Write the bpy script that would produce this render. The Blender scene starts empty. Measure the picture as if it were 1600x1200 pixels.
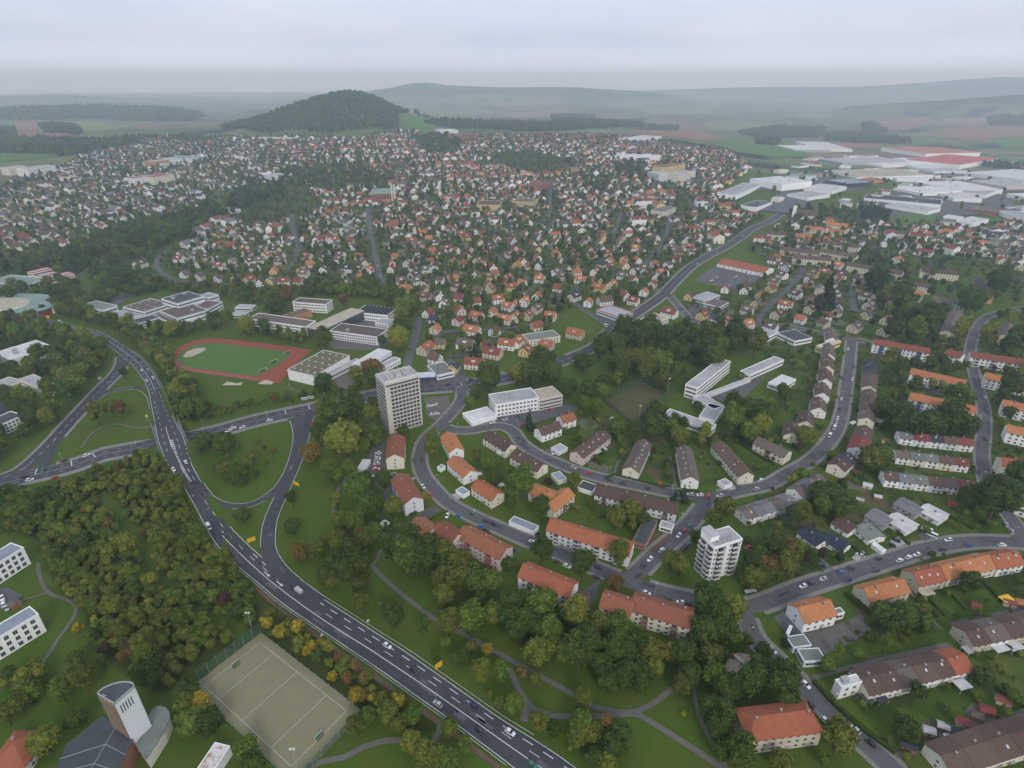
import bpy, bmesh, math, random
import numpy as np
from mathutils import Vector, Matrix

random.seed(7); rng = np.random.default_rng(7)
R = math.radians
SC = bpy.context.scene
COL = SC.collection

# ------------------------------------------------------------------ camera
CAM_H = 220.0                       # drone height above the flat part of the town
FOC = 924.0                         # focal length in pixels of a 1600 px wide frame
PITCH = math.atan(470.0 / FOC)      # horizon 470 px above the middle of the frame
cam_data = bpy.data.cameras.new('camera')
cam_data.sensor_width = 36.0
cam_data.lens = FOC / 1600.0 * 36.0
cam_data.clip_start = 1.0
cam_data.clip_end = 60000.0
cam = bpy.data.objects.new('camera', cam_data)
COL.objects.link(cam)
cam.location = (0, 0, CAM_H)
cam.rotation_euler = (math.pi / 2 - PITCH, 0, 0)
SC.camera = cam

# ------------------------------------------------------------------ world: hazy overcast sky
SUN_EL, SUN_AZ = R(36), R(168)      # azimuth of the sun clockwise from +Y (view direction)
world = bpy.data.worlds.new('World'); SC.world = world; world.use_nodes = True
wt = world.node_tree; wt.nodes.clear()
wo = wt.nodes.new('ShaderNodeOutputWorld')
bg = wt.nodes.new('ShaderNodeBackground')
sky = wt.nodes.new('ShaderNodeTexSky'); sky.sky_type = 'NISHITA'; sky.sun_disc = False
sky.sun_elevation = SUN_EL; sky.sun_rotation = SUN_AZ; sky.altitude = 300
sky.air_density = 1.2; sky.dust_density = 4.0; sky.ozone_density = 1.0
skm = wt.nodes.new('ShaderNodeVectorMath'); skm.operation = 'SCALE'; skm.inputs['Scale'].default_value = 0.09
tc = wt.nodes.new('ShaderNodeTexCoord')
mp = wt.nodes.new('ShaderNodeMapping'); mp.inputs['Scale'].default_value = (1.0, 1.0, 4.0)
nz = wt.nodes.new('ShaderNodeTexNoise'); nz.inputs['Scale'].default_value = 2.2; nz.inputs['Detail'].default_value = 5; nz.inputs['Roughness'].default_value = 0.55
cr = wt.nodes.new('ShaderNodeValToRGB')
cr.color_ramp.elements[0].position = 0.30; cr.color_ramp.elements[0].color = (0.73, 0.82, 1.02, 1)
cr.color_ramp.elements[1].position = 0.72; cr.color_ramp.elements[1].color = (0.96, 1.00, 1.17, 1)
mx = wt.nodes.new('ShaderNodeMix'); mx.data_type = 'RGBA'; mx.inputs['Factor'].default_value = 0.82
L = wt.links.new
L(tc.outputs['Generated'], mp.inputs['Vector']); L(mp.outputs['Vector'], nz.inputs['Vector'])
L(nz.outputs['Fac'], cr.inputs['Fac']); L(sky.outputs['Color'], skm.inputs[0])
L(skm.outputs['Vector'], mx.inputs['A']); L(cr.outputs['Color'], mx.inputs['B'])
sx = wt.nodes.new('ShaderNodeSeparateXYZ'); L(tc.outputs['Generated'], sx.inputs[0])
hz = wt.nodes.new('ShaderNodeMapRange'); hz.interpolation_type = 'SMOOTHSTEP'      # hazy sky: paler towards the horizon all round
hz.inputs['From Min'].default_value = 0.0; hz.inputs['From Max'].default_value = 0.06; hz.inputs['To Min'].default_value = 1.72; hz.inputs['To Max'].default_value = 1.0
L(sx.outputs['Z'], hz.inputs['Value'])
sc2 = wt.nodes.new('ShaderNodeVectorMath'); sc2.operation = 'SCALE'; L(mx.outputs['Result'], sc2.inputs[0]); L(hz.outputs['Result'], sc2.inputs['Scale'])
tn = wt.nodes.new('ShaderNodeVectorMath'); tn.operation = 'MULTIPLY'; hf = wt.nodes.new('ShaderNodeMapRange'); hf.inputs['From Min'].default_value = 0.0; hf.inputs['From Max'].default_value = 0.06; L(sx.outputs['Z'], hf.inputs['Value']); tm = wt.nodes.new('ShaderNodeMix'); tm.data_type = 'RGBA'; tm.inputs['A'].default_value = (0.93, 1.0, 1.13, 1); tm.inputs['B'].default_value = (0.99, 1.015, 1.03, 1); L(hf.outputs['Result'], tm.inputs['Factor']); L(tm.outputs['Result'], tn.inputs[1]); L(sc2.outputs['Vector'], tn.inputs[0])
L(tn.outputs['Vector'], bg.inputs['Color']); bg.inputs['Strength'].default_value = 1.0
L(bg.outputs['Background'], wo.inputs['Surface'])

sun_data = bpy.data.lights.new('sun', 'SUN'); sun_data.energy = 1.5; sun_data.angle = R(14)
sun_data.color = (1.0, 0.96, 0.90)
sun = bpy.data.objects.new('sun', sun_data); COL.objects.link(sun)
sdir = Vector((math.sin(SUN_AZ) * math.cos(SUN_EL), math.cos(SUN_AZ) * math.cos(SUN_EL), math.sin(SUN_EL)))
sun.rotation_euler = sdir.to_track_quat('Z', 'Y').to_euler()
sun.location = (0, 0, 600)

SC.view_settings.view_transform = 'Standard'; SC.view_settings.look = 'None'
SC.view_settings.gamma = 1.0; SC.view_settings.exposure = 0.0; SC.view_settings.use_curve_mapping = False
cy = SC.cycles
cy.max_bounces = 4; cy.diffuse_bounces = 2; cy.glossy_bounces = 1; cy.transmission_bounces = 1
cy.volume_bounces = 2; cy.transparent_max_bounces = 4
cy.use_denoising = True
cy.denoising_prefilter = 'ACCURATE'; cy.denoising_input_passes = 'RGB_ALBEDO_NORMAL'
try:
    cy.denoiser = 'OPENIMAGEDENOISE'
except Exception:
    pass
cy.use_adaptive_sampling = True; cy.adaptive_threshold = 0.02
cy.sample_clamp_indirect = 4.0

# ------------------------------------------------------------------ mapping helpers
CP, SP = math.cos(PITCH), math.sin(PITCH)
def ray(px, py):
    a, b = px - 800.0, 600.0 - py
    return np.array((a, FOC * CP + b * SP, -FOC * SP + b * CP))

def sstep(a, b, x):
    t = np.clip((x - a) / (b - a), 0, 1); return t * t * (3 - 2 * t)

def px_az(px, py=150):
    d = ray(px, py); return math.atan2(d[0], d[1])

# far ridges: (distance, depth, [(pixel x, pixel y of the crest)])
def crest(R0, pts):
    az = [px_az(p[0], p[1]) for p in pts]
    zs = []
    for p in pts:
        d = ray(p[0], p[1] + 8); zs.append(CAM_H + R0 * d[2] / math.hypot(d[0], d[1]))
    return np.array(az), np.array(zs)
RIDGES = []
for R0, W, pts in [
    (4600, 420, [(-200, 168), (0, 166), (120, 164), (250, 166), (310, 172), (360, 172), (390, 163), (420, 160), (455, 161), (500, 190), (560, 230)]),
    (9000, 900, [(-400, 140), (0, 141), (150, 143), (300, 146), (420, 150), (520, 152), (600, 170)]),
    (7600, 800, [(330, 160), (420, 152), (480, 144), (560, 136), (610, 130), (640, 124), (665, 122), (700, 126), (800, 127), (900, 126), (1000, 131), (1060, 138), (1150, 160), (1230, 180)]),
    (5600, 500, [(1240, 185), (1330, 152), (1400, 148), (1480, 144), (1560, 138), (1640, 133), (1800, 130)]),
    (10500, 900, [(700, 131), (850, 129), (1000, 130), (1150, 127), (1250, 124), (1350, 123), (1430, 119), (1480, 116), (1530, 113), (1570, 111), (1640, 113), (1800, 118)]),
]:
    RIDGES.append((R0, W) + crest(R0, pts))

HW = []            # highway centre line in the world: (x, y, height), filled below
def terr0(x, y):
    """natural terrain (numpy arrays or scalars)"""
    x = np.asarray(x, float); y = np.asarray(y, float)
    r = np.hypot(x, y); az = np.arctan2(x, y)
    w = 1.0 - 0.80 * sstep(250, 1100, x)
    e = 62 * sstep(760, 2050, r) * w * np.where(y > 0, 1, 0)
    e = e - 35 * sstep(2500, 4200, r) * w
    # wooded hill
    cx, cy_ = -620, 2420
    dx = x - cx; dy = y - cy_
    sx = np.where(dx < 0, 205, 160); sy = np.where(dy < 0, 250, 320)
    q = np.sqrt((dx / sx) ** 2 + (dy / sy) ** 2)
    bump = 112 * np.exp(-0.5 * (q * 1.12) ** 1.9)
    bump = bump + 5 * np.exp(-0.5 * q ** 2) * (np.sin(x * .021 + 1) + np.sin(y * .017 + x * .009))
    e = e + bump
    # meadow shoulder right of the hill
    e = e + 22 * np.exp(-0.5 * (((x + 300) / 220) ** 2 + ((y - 2500) / 260) ** 2))
    und = 9 * np.sin(x * .0016 + .6) * np.sin(y * .0011 + 1.7) + 6 * np.sin(x * .0031 + y * .0023)
    e = e + und * sstep(1800, 3200, r)
    for R0, W, azs, zs in RIDGES:
        zt = np.interp(az, azs, zs, left=-1e3, right=-1e3)
        edge = np.clip(np.minimum(az - azs[0], azs[-1] - az) / 0.03, 0, 1)
        g = np.exp(-((r - R0) / W) ** 2)
        e = e + np.clip(zt - 28, 0, None) * g * edge * np.where(zt > -900, 1, 0)
    return e

def hit_fn(px, py, fn, dz=0.0):
    d = ray(px, py); d = d / np.linalg.norm(d)
    if d[2] < -.05:
        t = (dz - CAM_H) / d[2]; q = d * t
        if math.hypot(q[0], q[1]) < 745 and not (_bx0 - 30 < q[0] < _bx1 + 30 and _by0 - 30 < q[1] < _by1 + 30):
            return np.array((q[0], q[1], dz))
    a, b, n = 60.0, 16000.0, 90
    for _ in range(4):
        ts = np.geomspace(a, b, n)
        f = CAM_H + d[2] * ts - fn(d[0] * ts, d[1] * ts) - dz
        k = int(np.argmax(f < 0))
        if f[k] >= 0: k = n - 1
        a, b, n = ts[max(k - 1, 0)], ts[k], 14
    return np.array((d[0] * b, d[1] * b, CAM_H + d[2] * b))

def catmull(P, step):
    P = np.asarray(P, float); out = []
    Q = np.vstack([2 * P[0] - P[1], P, 2 * P[-1] - P[-2]])
    for i in range(1, len(Q) - 2):
        n = max(1, int(np.linalg.norm(Q[i + 1] - Q[i]) / step))
        for k in range(n):
            t = k / n; a, b, c, d = Q[i - 1], Q[i], Q[i + 1], Q[i + 2]
            out.append(.5 * ((2 * b) + (-a + c) * t + (2 * a - 5 * b + 4 * c - d) * t * t + (-a + 3 * b - 3 * c + d) * t ** 3))
    out.append(P[-1]); return np.array(out)

# highway stations: left edge, centre line, right edge (pixels) and height of the deck
HST = [((-160,497),(-160,494),(-160,491),0),((0,498),(0,495),(0,492),0),((70,504),(72,501),(74,499),0),((117,515),(118,512),(120,509),0),((145,526),(151,522),(158,519),0),
 ((170,541),(176,537),(182,533),0),((192,558),(199,553),(206,549),0),((207,571),(215,566),(223,562),.4),((220,588),(229,585),(239,582),1.4),
 ((230,606),(240,605),(251,604),3),((236,634),(249,634),(263,633),5),((241,660),(257,660),(274,659),6),((247,690),(265,688),(288,685),6),
 ((258,719),(274,713),(294,708),5.6),((272,741),(284,735),(302,729),4.4),((288,764),(297,757),(314,751),3),((305,793),(313,785),(328,776),1.5),
 ((321,824),(328,810),(343,801),.5),((337,850),(346,835),(360,822),0),((360,875),(369,859),(381,844),0),((385,897),(393,882),(405,866),0),
 ((410,918),(419,905),(437,893),0),((440,943),(451,930),(468,909),0),((480,971),(491,959),(507,936),0),((520,998),(532,986),(549,963),0),
 ((560,1025),(574,1012),(591,990),0),((605,1056),(619,1042),(635,1018),0),((652,1090),(668,1075),(685,1053),0),((702,1125),(718,1110),(736,1089),0),
 ((750,1161),(767,1145),(786,1124),0),((800,1199),(818,1181),(839,1157),0),((850,1240),(872,1218),(895,1195),0),((905,1284),(925,1260),(945,1236),0)]
def at_z(px, py, z):
    d = ray(px, py); t = (z - CAM_H) / d[2]; return np.array((d[0] * t, d[1] * t, z))
_hl = catmull([at_z(*s[0], s[3]) for s in HST], 6.0)
_n = None
def _resample(P, n):
    P = np.asarray(P); s = np.r_[0, np.cumsum(np.linalg.norm(np.diff(P, axis=0), axis=1))]
    return np.array([np.interp(np.linspace(0, s[-1], n), s, P[:, k]) for k in range(P.shape[1])]).T
def hw_line(col, sub=8):
    P = np.array([at_z(*s[col], s[3]) for s in HST]); out = []
    Q = np.vstack([2 * P[0] - P[1], P, 2 * P[-1] - P[-2]])
    for i in range(1, len(Q) - 2):
        for k in range(sub):
            t = k / sub; a, b, c, d = Q[i - 1], Q[i], Q[i + 1], Q[i + 2]
            out.append(.5 * ((2 * b) + (-a + c) * t + (2 * a - 5 * b + 4 * c - d) * t * t + (-a + 3 * b - 3 * c + d) * t ** 3))
    out.append(P[-1]); return np.array(out)
HWL, HWC, HWR = hw_line(0), hw_line(1), hw_line(2)
HWM = (HWL + HWR) / 2; HWW = np.linalg.norm(HWR - HWL, axis=1) / 2
S1A = np.array([at_z(px, py, 0)[:2] for px, py in [(120, 724), (200, 702), (262, 687), (330, 675), (400, 658)]])

def seg_dist(x, y, P):
    """distance to polyline and the fraction index of the closest point"""
    x = np.atleast_1d(np.asarray(x, float)).ravel(); y = np.atleast_1d(np.asarray(y, float)).ravel()
    P = np.asarray(P)[:, :2]; A = P[:-1]; AB = P[1:] - A; l2 = np.maximum((AB ** 2).sum(1), 1e-9)
    best = np.empty(x.shape); pos = np.empty(x.shape); ch = max(1, 400000 // len(A))
    for k in range(0, len(x), ch):
        dx = x[k:k + ch, None] - A[None, :, 0]; dy = y[k:k + ch, None] - A[None, :, 1]
        t = np.clip((dx * AB[:, 0] + dy * AB[:, 1]) / l2, 0, 1); d = (dx - t * AB[:, 0]) ** 2 + (dy - t * AB[:, 1]) ** 2
        i = d.argmin(1); r = np.arange(len(i)); best[k:k + ch] = np.sqrt(d[r, i]); pos[k:k + ch] = i + t[r, i]
    return best, pos

_sel = [i for i in range(len(HWM)) if HWM[i][2] > 0.01]
_HB = HWM[max(_sel[0] - 2, 0):_sel[-1] + 3]; _HBW = HWW[max(_sel[0] - 2, 0):_sel[-1] + 3]
_bx0, _bx1 = _HB[:, 0].min() - 40, _HB[:, 0].max() + 40; _by0, _by1 = _HB[:, 1].min() - 40, _HB[:, 1].max() + 40
def terr(x, y):
    sh = np.shape(x)
    x = np.asarray(x, float); y = np.asarray(y, float)
    e = terr0(x, y)
    inb = (x > _bx0) & (x < _bx1) & (y > _by0) & (y < _by1)
    if np.any(inb):
        xf, yf = np.atleast_1d(x)[np.atleast_1d(inb)], np.atleast_1d(y)[np.atleast_1d(inb)]
        d, p = seg_dist(xf, yf, _HB)
        idx = np.arange(len(_HB))
        h = np.interp(p, idx, _HB[:, 2]); hw = np.interp(p, idx, _HBW) + 1.0
        b = np.clip(h - 0.05 - np.clip(d - hw, 0, None) * 0.5, 0, None)
        ds, _ = seg_dist(xf, yf, S1A)
        b = b * sstep(9.5, 14, ds)
        if sh == ():
            e = e + float(b[0])
        else:
            e = e.copy(); e[inb] = e[inb] + b
    return e
def tz(x, y): return float(terr(float(x), float(y)))
def G(px, py, dz=0.0):
    """point of the terrain (raised by dz) seen at a pixel of the photograph"""
    return hit_fn(px, py, terr, dz)

# ------------------------------------------------------------------ materials
MATS = {}
def nmat(name):
    m = bpy.data.materials.new(name); m.use_nodes = True
    nt = m.node_tree; b = nt.nodes['Principled BSDF']; MATS[name] = m
    return m, nt, b
def noise(nt, scale, detail=4, rough=.6, coord=None, vec=None):
    n = nt.nodes.new('ShaderNodeTexNoise'); n.inputs['Scale'].default_value = scale
    n.inputs['Detail'].default_value = detail; n.inputs['Roughness'].default_value = rough
    if vec is not None: nt.links.new(vec, n.inputs['Vector'])
    return n
def posn(nt):
    return nt.nodes.new('ShaderNodeNewGeometry').outputs['Position']
def ramp(nt, fac, stops):
    r = nt.nodes.new('ShaderNodeValToRGB'); e = r.color_ramp.elements
    while len(e) < len(stops): e.new(0.5)
    for k, (p, c) in enumerate(stops):
        e[k].position = p; e[k].color = (*c, 1)
    nt.links.new(fac, r.inputs['Fac']); return r.outputs['Color']
def mixc(nt, fac, a, b, blend='MIX'):
    m = nt.nodes.new('ShaderNodeMix'); m.data_type = 'RGBA'; m.blend_type = blend
    for s, v in (('Factor', fac), ('A', a), ('B', b)):
        if isinstance(v, (int, float)): m.inputs[s].default_value = v
        elif isinstance(v, tuple): m.inputs[s].default_value = (*v, 1)
        else: nt.links.new(v, m.inputs[s])
    return m.outputs['Result']
def mathn(nt, op, a, b=0.5, clamp=False):
    m = nt.nodes.new('ShaderNodeMath'); m.operation = op; m.use_clamp = clamp
    for k, v in ((0, a), (1, b)):
        if isinstance(v, (int, float)): m.inputs[k].default_value = v
        else: nt.links.new(v, m.inputs[k])
    return m.outputs[0]
def surf(name, col, var=.25, scale=.4, rough=.8, spec=.25, obj_rand=.0, streak=0, metal=0.0, big=.02):
    """plain weathered surface: two noise scales, optional per-object variation"""
    m, nt, b = nmat(name); p = posn(nt)
    n1 = noise(nt, scale, 5, .65, vec=p); n2 = noise(nt, big, 3, .5, vec=p)
    lo = tuple(c * (1 - var) for c in col); hi = tuple(min(c * (1 + var), 1) for c in col)
    c = ramp(nt, n1.outputs['Fac'], [(.3, lo), (.7, hi)])
    c = mixc(nt, .35, c, ramp(nt, n2.outputs['Fac'], [(.35, lo), (.65, hi)]))
    if obj_rand:
        oi = nt.nodes.new('ShaderNodeObjectInfo')
        hs = nt.nodes.new('ShaderNodeHueSaturation')
        v = mathn(nt, 'MULTIPLY_ADD', oi.outputs['Random'], obj_rand * 2); v.node.inputs[2].default_value = 1 - obj_rand
        nt.links.new(v, hs.inputs['Value']); nt.links.new(c, hs.inputs['Color']); c = hs.outputs['Color']
    nt.links.new(c, b.inputs['Base Color'])
    b.inputs['Roughness'].default_value = rough; b.inputs['Specular IOR Level'].default_value = spec; b.inputs['Metallic'].default_value = metal
    return m
def M(n): return MATS[n]

# ground: lawn, garden soil, thicket floor and farmland by a zone attribute
m, nt, b = nmat('ground'); p = posn(nt)
at = nt.nodes.new('ShaderNodeAttribute'); at.attribute_name = 'zone'
sep = nt.nodes.new('ShaderNodeSeparateColor'); nt.links.new(at.outputs['Color'], sep.inputs[0])
n1 = noise(nt, .9, 6, .7, vec=p); n2 = noise(nt, .06, 4, .6, vec=p); n3 = noise(nt, .012, 3, .5, vec=p)
lawn = ramp(nt, n1.outputs['Fac'], [(.22, (.034, .061, .008)), (.5, (.058, .098, .012)), (.78, (.094, .130, .019))])
lawn = mixc(nt, ramp(nt, n2.outputs['Fac'], [(.42, (0, 0, 0)), (.72, (1, 1, 1))]), lawn, (.092, .100, .026))
lawn = mixc(nt, ramp(nt, n3.outputs['Fac'], [(.35, (0, 0, 0)), (.7, (.6, .6, .6))]), lawn, (.050, .100, .010))
wv = nt.nodes.new('ShaderNodeTexWave'); wv.inputs['Scale'].default_value = .11; wv.inputs['Distortion'].default_value = 2.2; wv.inputs['Detail'].default_value = 2; nt.links.new(p, wv.inputs['Vector'])
lawn = mixc(nt, mathn(nt, 'MULTIPLY', wv.outputs['Fac'], .30), lawn, (.070, .112, .018))
nl = noise(nt, .35, 6, .8, vec=p); lawn = mixc(nt, ramp(nt, nl.outputs['Fac'], [(.60, (0, 0, 0)), (.78, (.55, .55, .55))]), lawn, (.105, .090, .035))
ng = noise(nt, .16, 5, .7, vec=p)
gv = nt.nodes.new('ShaderNodeTexVoronoi'); gv.inputs['Scale'].default_value = .085; gv.inputs['Randomness'].default_value = .85; nt.links.new(p, gv.inputs['Vector'])
gs = nt.nodes.new('ShaderNodeSeparateColor'); nt.links.new(gv.outputs['Color'], gs.inputs[0])
plot = ramp(nt, gs.outputs[0], [(.0, (.048, .088, .014)), (.26, (.070, .116, .019)), (.46, (.038, .062, .012)), (.62, (.100, .118, .030)), (.76, (.058, .098, .015)), (.88, (.115, .090, .056)), (.95, (.18, .16, .13))]); plot.node.color_ramp.interpolation = 'CONSTANT'
gard = ramp(nt, ng.outputs['Fac'], [(.30, (.016, .028, .007)), (.44, (.038, .060, .012)), (.56, (.054, .078, .016)), (.70, (.076, .084, .034)), (.80, (.13, .115, .09))])
gard = mixc(nt, .62, gard, plot)
thik = ramp(nt, n1.outputs['Fac'], [(.3, (.030, .042, .009)), (.55, (.050, .062, .013)), (.75, (.072, .070, .020))])
vor = nt.nodes.new('ShaderNodeTexVoronoi'); vor.inputs['Scale'].default_value = .0042; vor.inputs['Randomness'].default_value = .9
mpv = nt.nodes.new('ShaderNodeMapping'); mpv.inputs['Rotation'].default_value = (0, 0, .5); mpv.inputs['Scale'].default_value = (.55, 1.25, 0)
nt.links.new(p, mpv.inputs['Vector']); nt.links.new(mpv.outputs['Vector'], vor.inputs['Vector'])
sv = nt.nodes.new('ShaderNodeSeparateColor'); nt.links.new(vor.outputs['Color'], sv.inputs[0])
fld = ramp(nt, sv.outputs[0], [(.0, (.085, .130, .040)), (.3, (.125, .140, .06)), (.45, (.16, .115, .075)), (.6, (.09, .135, .04)), (.75, (.18, .15, .095)), (.9, (.06, .10, .032))])
fld.node.color_ramp.interpolation = 'CONSTANT'
nf = noise(nt, .004, 4, .55, vec=p)
fld = mixc(nt, ramp(nt, nf.outputs['Fac'], [(.56, (0, 0, 0)), (.60, (1, 1, 1))]), fld, (.020, .032, .018))
c = mixc(nt, sep.outputs[0], lawn, gard); c = mixc(nt, sep.outputs[1], c, thik); c = mixc(nt, sep.outputs[2], c, fld)
nt.links.new(c, b.inputs['Base Color']); b.inputs['Roughness'].default_value = .95; b.inputs['Specular IOR Level'].default_value = .1

surf('forest_floor', (.022, .034, .018), .35, .02, .95, .05)
surf('asphalt', (.052, .053, .060), .24, .35, .85, .3, big=.035)
surf('asphalt_old', (.092, .090, .093), .26, .3, .85, .3, big=.04)
surf('patch_dark', (.048, .048, .053), .2, .6, .85, .3)
surf('patch_pale', (.098, .097, .099), .2, .6, .85, .3)
surf('paving', (.200, .190, .175), .18, .8, .85, .2)
surf('kerbstone', (.24, .235, .22), .12, 1, .85, .2)
surf('paint', (.52, .53, .54), .3, 1.2, .6, .4)
surf('path', (.130, .120, .108), .18, .6, .9, .1)
surf('dirt', (.120, .086, .058), .25, .5, .95, .1)
surf('tartan', (.255, .070, .050), .14, .3, .9, .1)
surf('tartan_old', (.20, .105, .085), .25, .4, .9, .1)
surf('pitch', (.215, .200, .120), .10, .25, .9, .1, big=.03)
surf('sportfield', (.088, .086, .036), .30, .10, .95, .1, big=.04)
surf('sand', (.42, .36, .28), .12, .8, .95, .1)
surf('field_green', (.085, .150, .040), .15, .02, .95, .05, big=.004)
surf('field_pale', (.160, .190, .075), .15, .02, .95, .05, big=.004)
surf('field_brown', (.215, .125, .085), .15, .02, .95, .05, big=.004)
surf('field_tan', (.235, .180, .115), .15, .02, .95, .05, big=.004)
surf('concrete', (.34, .33, .31), .12, .5, .85, .2)

# ------------------------------------------------------------------ mesh helpers
def link(o, parent=None):
    COL.objects.link(o)
    if parent is not None: o.parent = parent
    return o
def mesh_of(name, v, f, mats, fm=None):
    me = bpy.data.meshes.new(name); me.from_pydata([tuple(map(float, q)) for q in v], [], f)
    for m in mats: me.materials.append(M(m) if isinstance(m, str) else m)
    if fm is not None: me.polygons.foreach_set('material_index', fm)
    me.update(); return me
class MB:
    def __init__(s): s.v = []; s.f = []; s.m = []
    def quad(s, a, b, c, d, m=0):
        k = len(s.v); s.v += [a, b, c, d]; s.f.append((k, k + 1, k + 2, k + 3)); s.m.append(m)
    def tri(s, a, b, c, m=0):
        k = len(s.v); s.v += [a, b, c]; s.f.append((k, k + 1, k + 2)); s.m.append(m)
    def box(s, x0, x1, y0, y1, z0, z1, m=0, bottom=True):
        k = len(s.v)
        s.v += [(x0, y0, z0), (x1, y0, z0), (x1, y1, z0), (x0, y1, z0), (x0, y0, z1), (x1, y0, z1), (x1, y1, z1), (x0, y1, z1)]
        fs = [(4, 5, 6, 7), (0, 1, 5, 4), (1, 2, 6, 5), (2, 3, 7, 6), (3, 0, 4, 7)] + ([(3, 2, 1, 0)] if bottom else [])
        s.f += [tuple(k + i for i in q) for q in fs]; s.m += [m] * len(fs)
    def prism(s, poly, z0, z1, m=0, mt=None):
        k = len(s.v); n = len(poly)
        ar = sum(poly[i][0] * poly[(i + 1) % n][1] - poly[(i + 1) % n][0] * poly[i][1] for i in range(n))
        if ar < 0: poly = poly[::-1]
        s.v += [(q[0], q[1], z0) for q in poly] + [(q[0], q[1], z1) for q in poly]
        for i in range(n):
            j = (i + 1) % n; s.f.append((k + i, k + j, k + n + j, k + n + i)); s.m.append(m)
        s.f.append(tuple(k + n + i for i in range(n))); s.m.append(m if mt is None else mt)
    def tube(s, p, q, r0, r1, n=6, m=0):
        p = Vector(p); q = Vector(q); d = (q - p).normalized()
        a = d.orthogonal().normalized(); b2 = d.cross(a); k = len(s.v)
        for c, r in ((p, r0), (q, r1)):
            for i in range(n):
                t = 2 * math.pi * i / n; s.v.append(tuple(c + a * r * math.cos(t) + b2 * r * math.sin(t)))
        for i in range(n):
            j = (i + 1) % n; s.f.append((k + i, k + j, k + n + j, k + n + i)); s.m.append(m)
        s.f.append(tuple(k + n + i for i in range(n))); s.m.append(m)
    def mesh(s, name, mats): return mesh_of(name, s.v, s.f, mats, s.m)
    def obj(s, name, mats, parent=None, loc=None):
        o = bpy.data.objects.new(name, s.mesh(name, mats))
        if loc is not None: o.location = loc
        return link(o, parent)
def tag(o, label=None, cat=None, group=None, kind=None):
    if label: o['label'] = label
    if cat: o['category'] = cat
    if group: o['group'] = group
    if kind: o['kind'] = kind
    return o
def empty(name, loc, rz=0):
    o = bpy.data.objects.new(name, None); o.location = loc; o.rotation_euler = (0, 0, rz); o.empty_display_size = 2
    return link(o)
def inpoly(px, py, poly):
    px = np.atleast_1d(np.asarray(px, float)); py = np.atleast_1d(np.asarray(py, float)); r = np.zeros(px.shape, bool)
    n = len(poly)
    for i in range(n):
        x0, y0 = poly[i][:2]; x1, y1 = poly[(i + 1) % n][:2]
        c = ((y0 > py) != (y1 > py)) & (px < (x1 - x0) * (py - y0) / ((y1 - y0) if y1 != y0 else 1e-9) + x0)
        r ^= c
    return r
def to_px(x, y, z):
    dz = z - CAM_H; fw = y * CP - dz * SP; up = y * SP + dz * CP
    return 800 + FOC * x / fw, 600 - FOC * up / fw

# ------------------------------------------------------------------ zones (pixel outlines in the photograph)
TOWN = [
 [(-60,310),(60,275),(160,235),(260,212),(380,215),(440,240),(440,285),(350,310),(280,335),(200,355),(120,385),(-60,405)],
 [(380,218),(430,214),(560,217),(620,203),(660,206),(650,232),(640,245),(660,280),(540,292),(440,285)],
 [(650,240),(690,212),(870,211),(1000,216),(1130,235),(1175,262),(1120,305),(1196,342),(1150,370),(1100,396),(1050,438),(998,480),(930,476),(860,490),(860,520),(760,560),(660,560),(655,510),(640,470),(604,445),(592,400),(575,340),(540,292)],
 [(440,298),(540,294),(572,338),(588,400),(598,442),(500,445),(440,446),(300,447),(205,420),(250,390),(330,352),(400,322)],
 [(1060,478),(1090,455),(1160,455),(1210,425),(1170,388),(1228,342),(1330,350),(1660,350),(1660,445),(1420,428),(1400,500),(1340,522),(1190,508),(1100,505)],
]
E2 = [(1190,508),(1340,525),(1420,520),(1660,520),(1660,690),(1530,860),(1160,940),(1160,800),(1190,770),(1300,690),(1240,660),(1200,600)]
GARD = TOWN + [E2, [(1400,860),(1660,840),(1660,1260),(1420,1230),(1340,1100),(1190,960),(1250,940)], [(760,660),(900,640),(1030,650),(1140,680),(1250,660),(1280,700),(1200,750),(1080,760),(940,735),(800,690)]]
THICK = [(0,800),(60,768),(110,752),(215,712),(248,706),(268,742),(300,795),(330,855),(400,921),(440,950),(560,1042),(690,1135),(650,1150),(560,1105),(400,984),(300,1050),(265,1080),(200,1060),(150,1010),(135,960),(70,890),(62,850),(30,830)]
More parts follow.
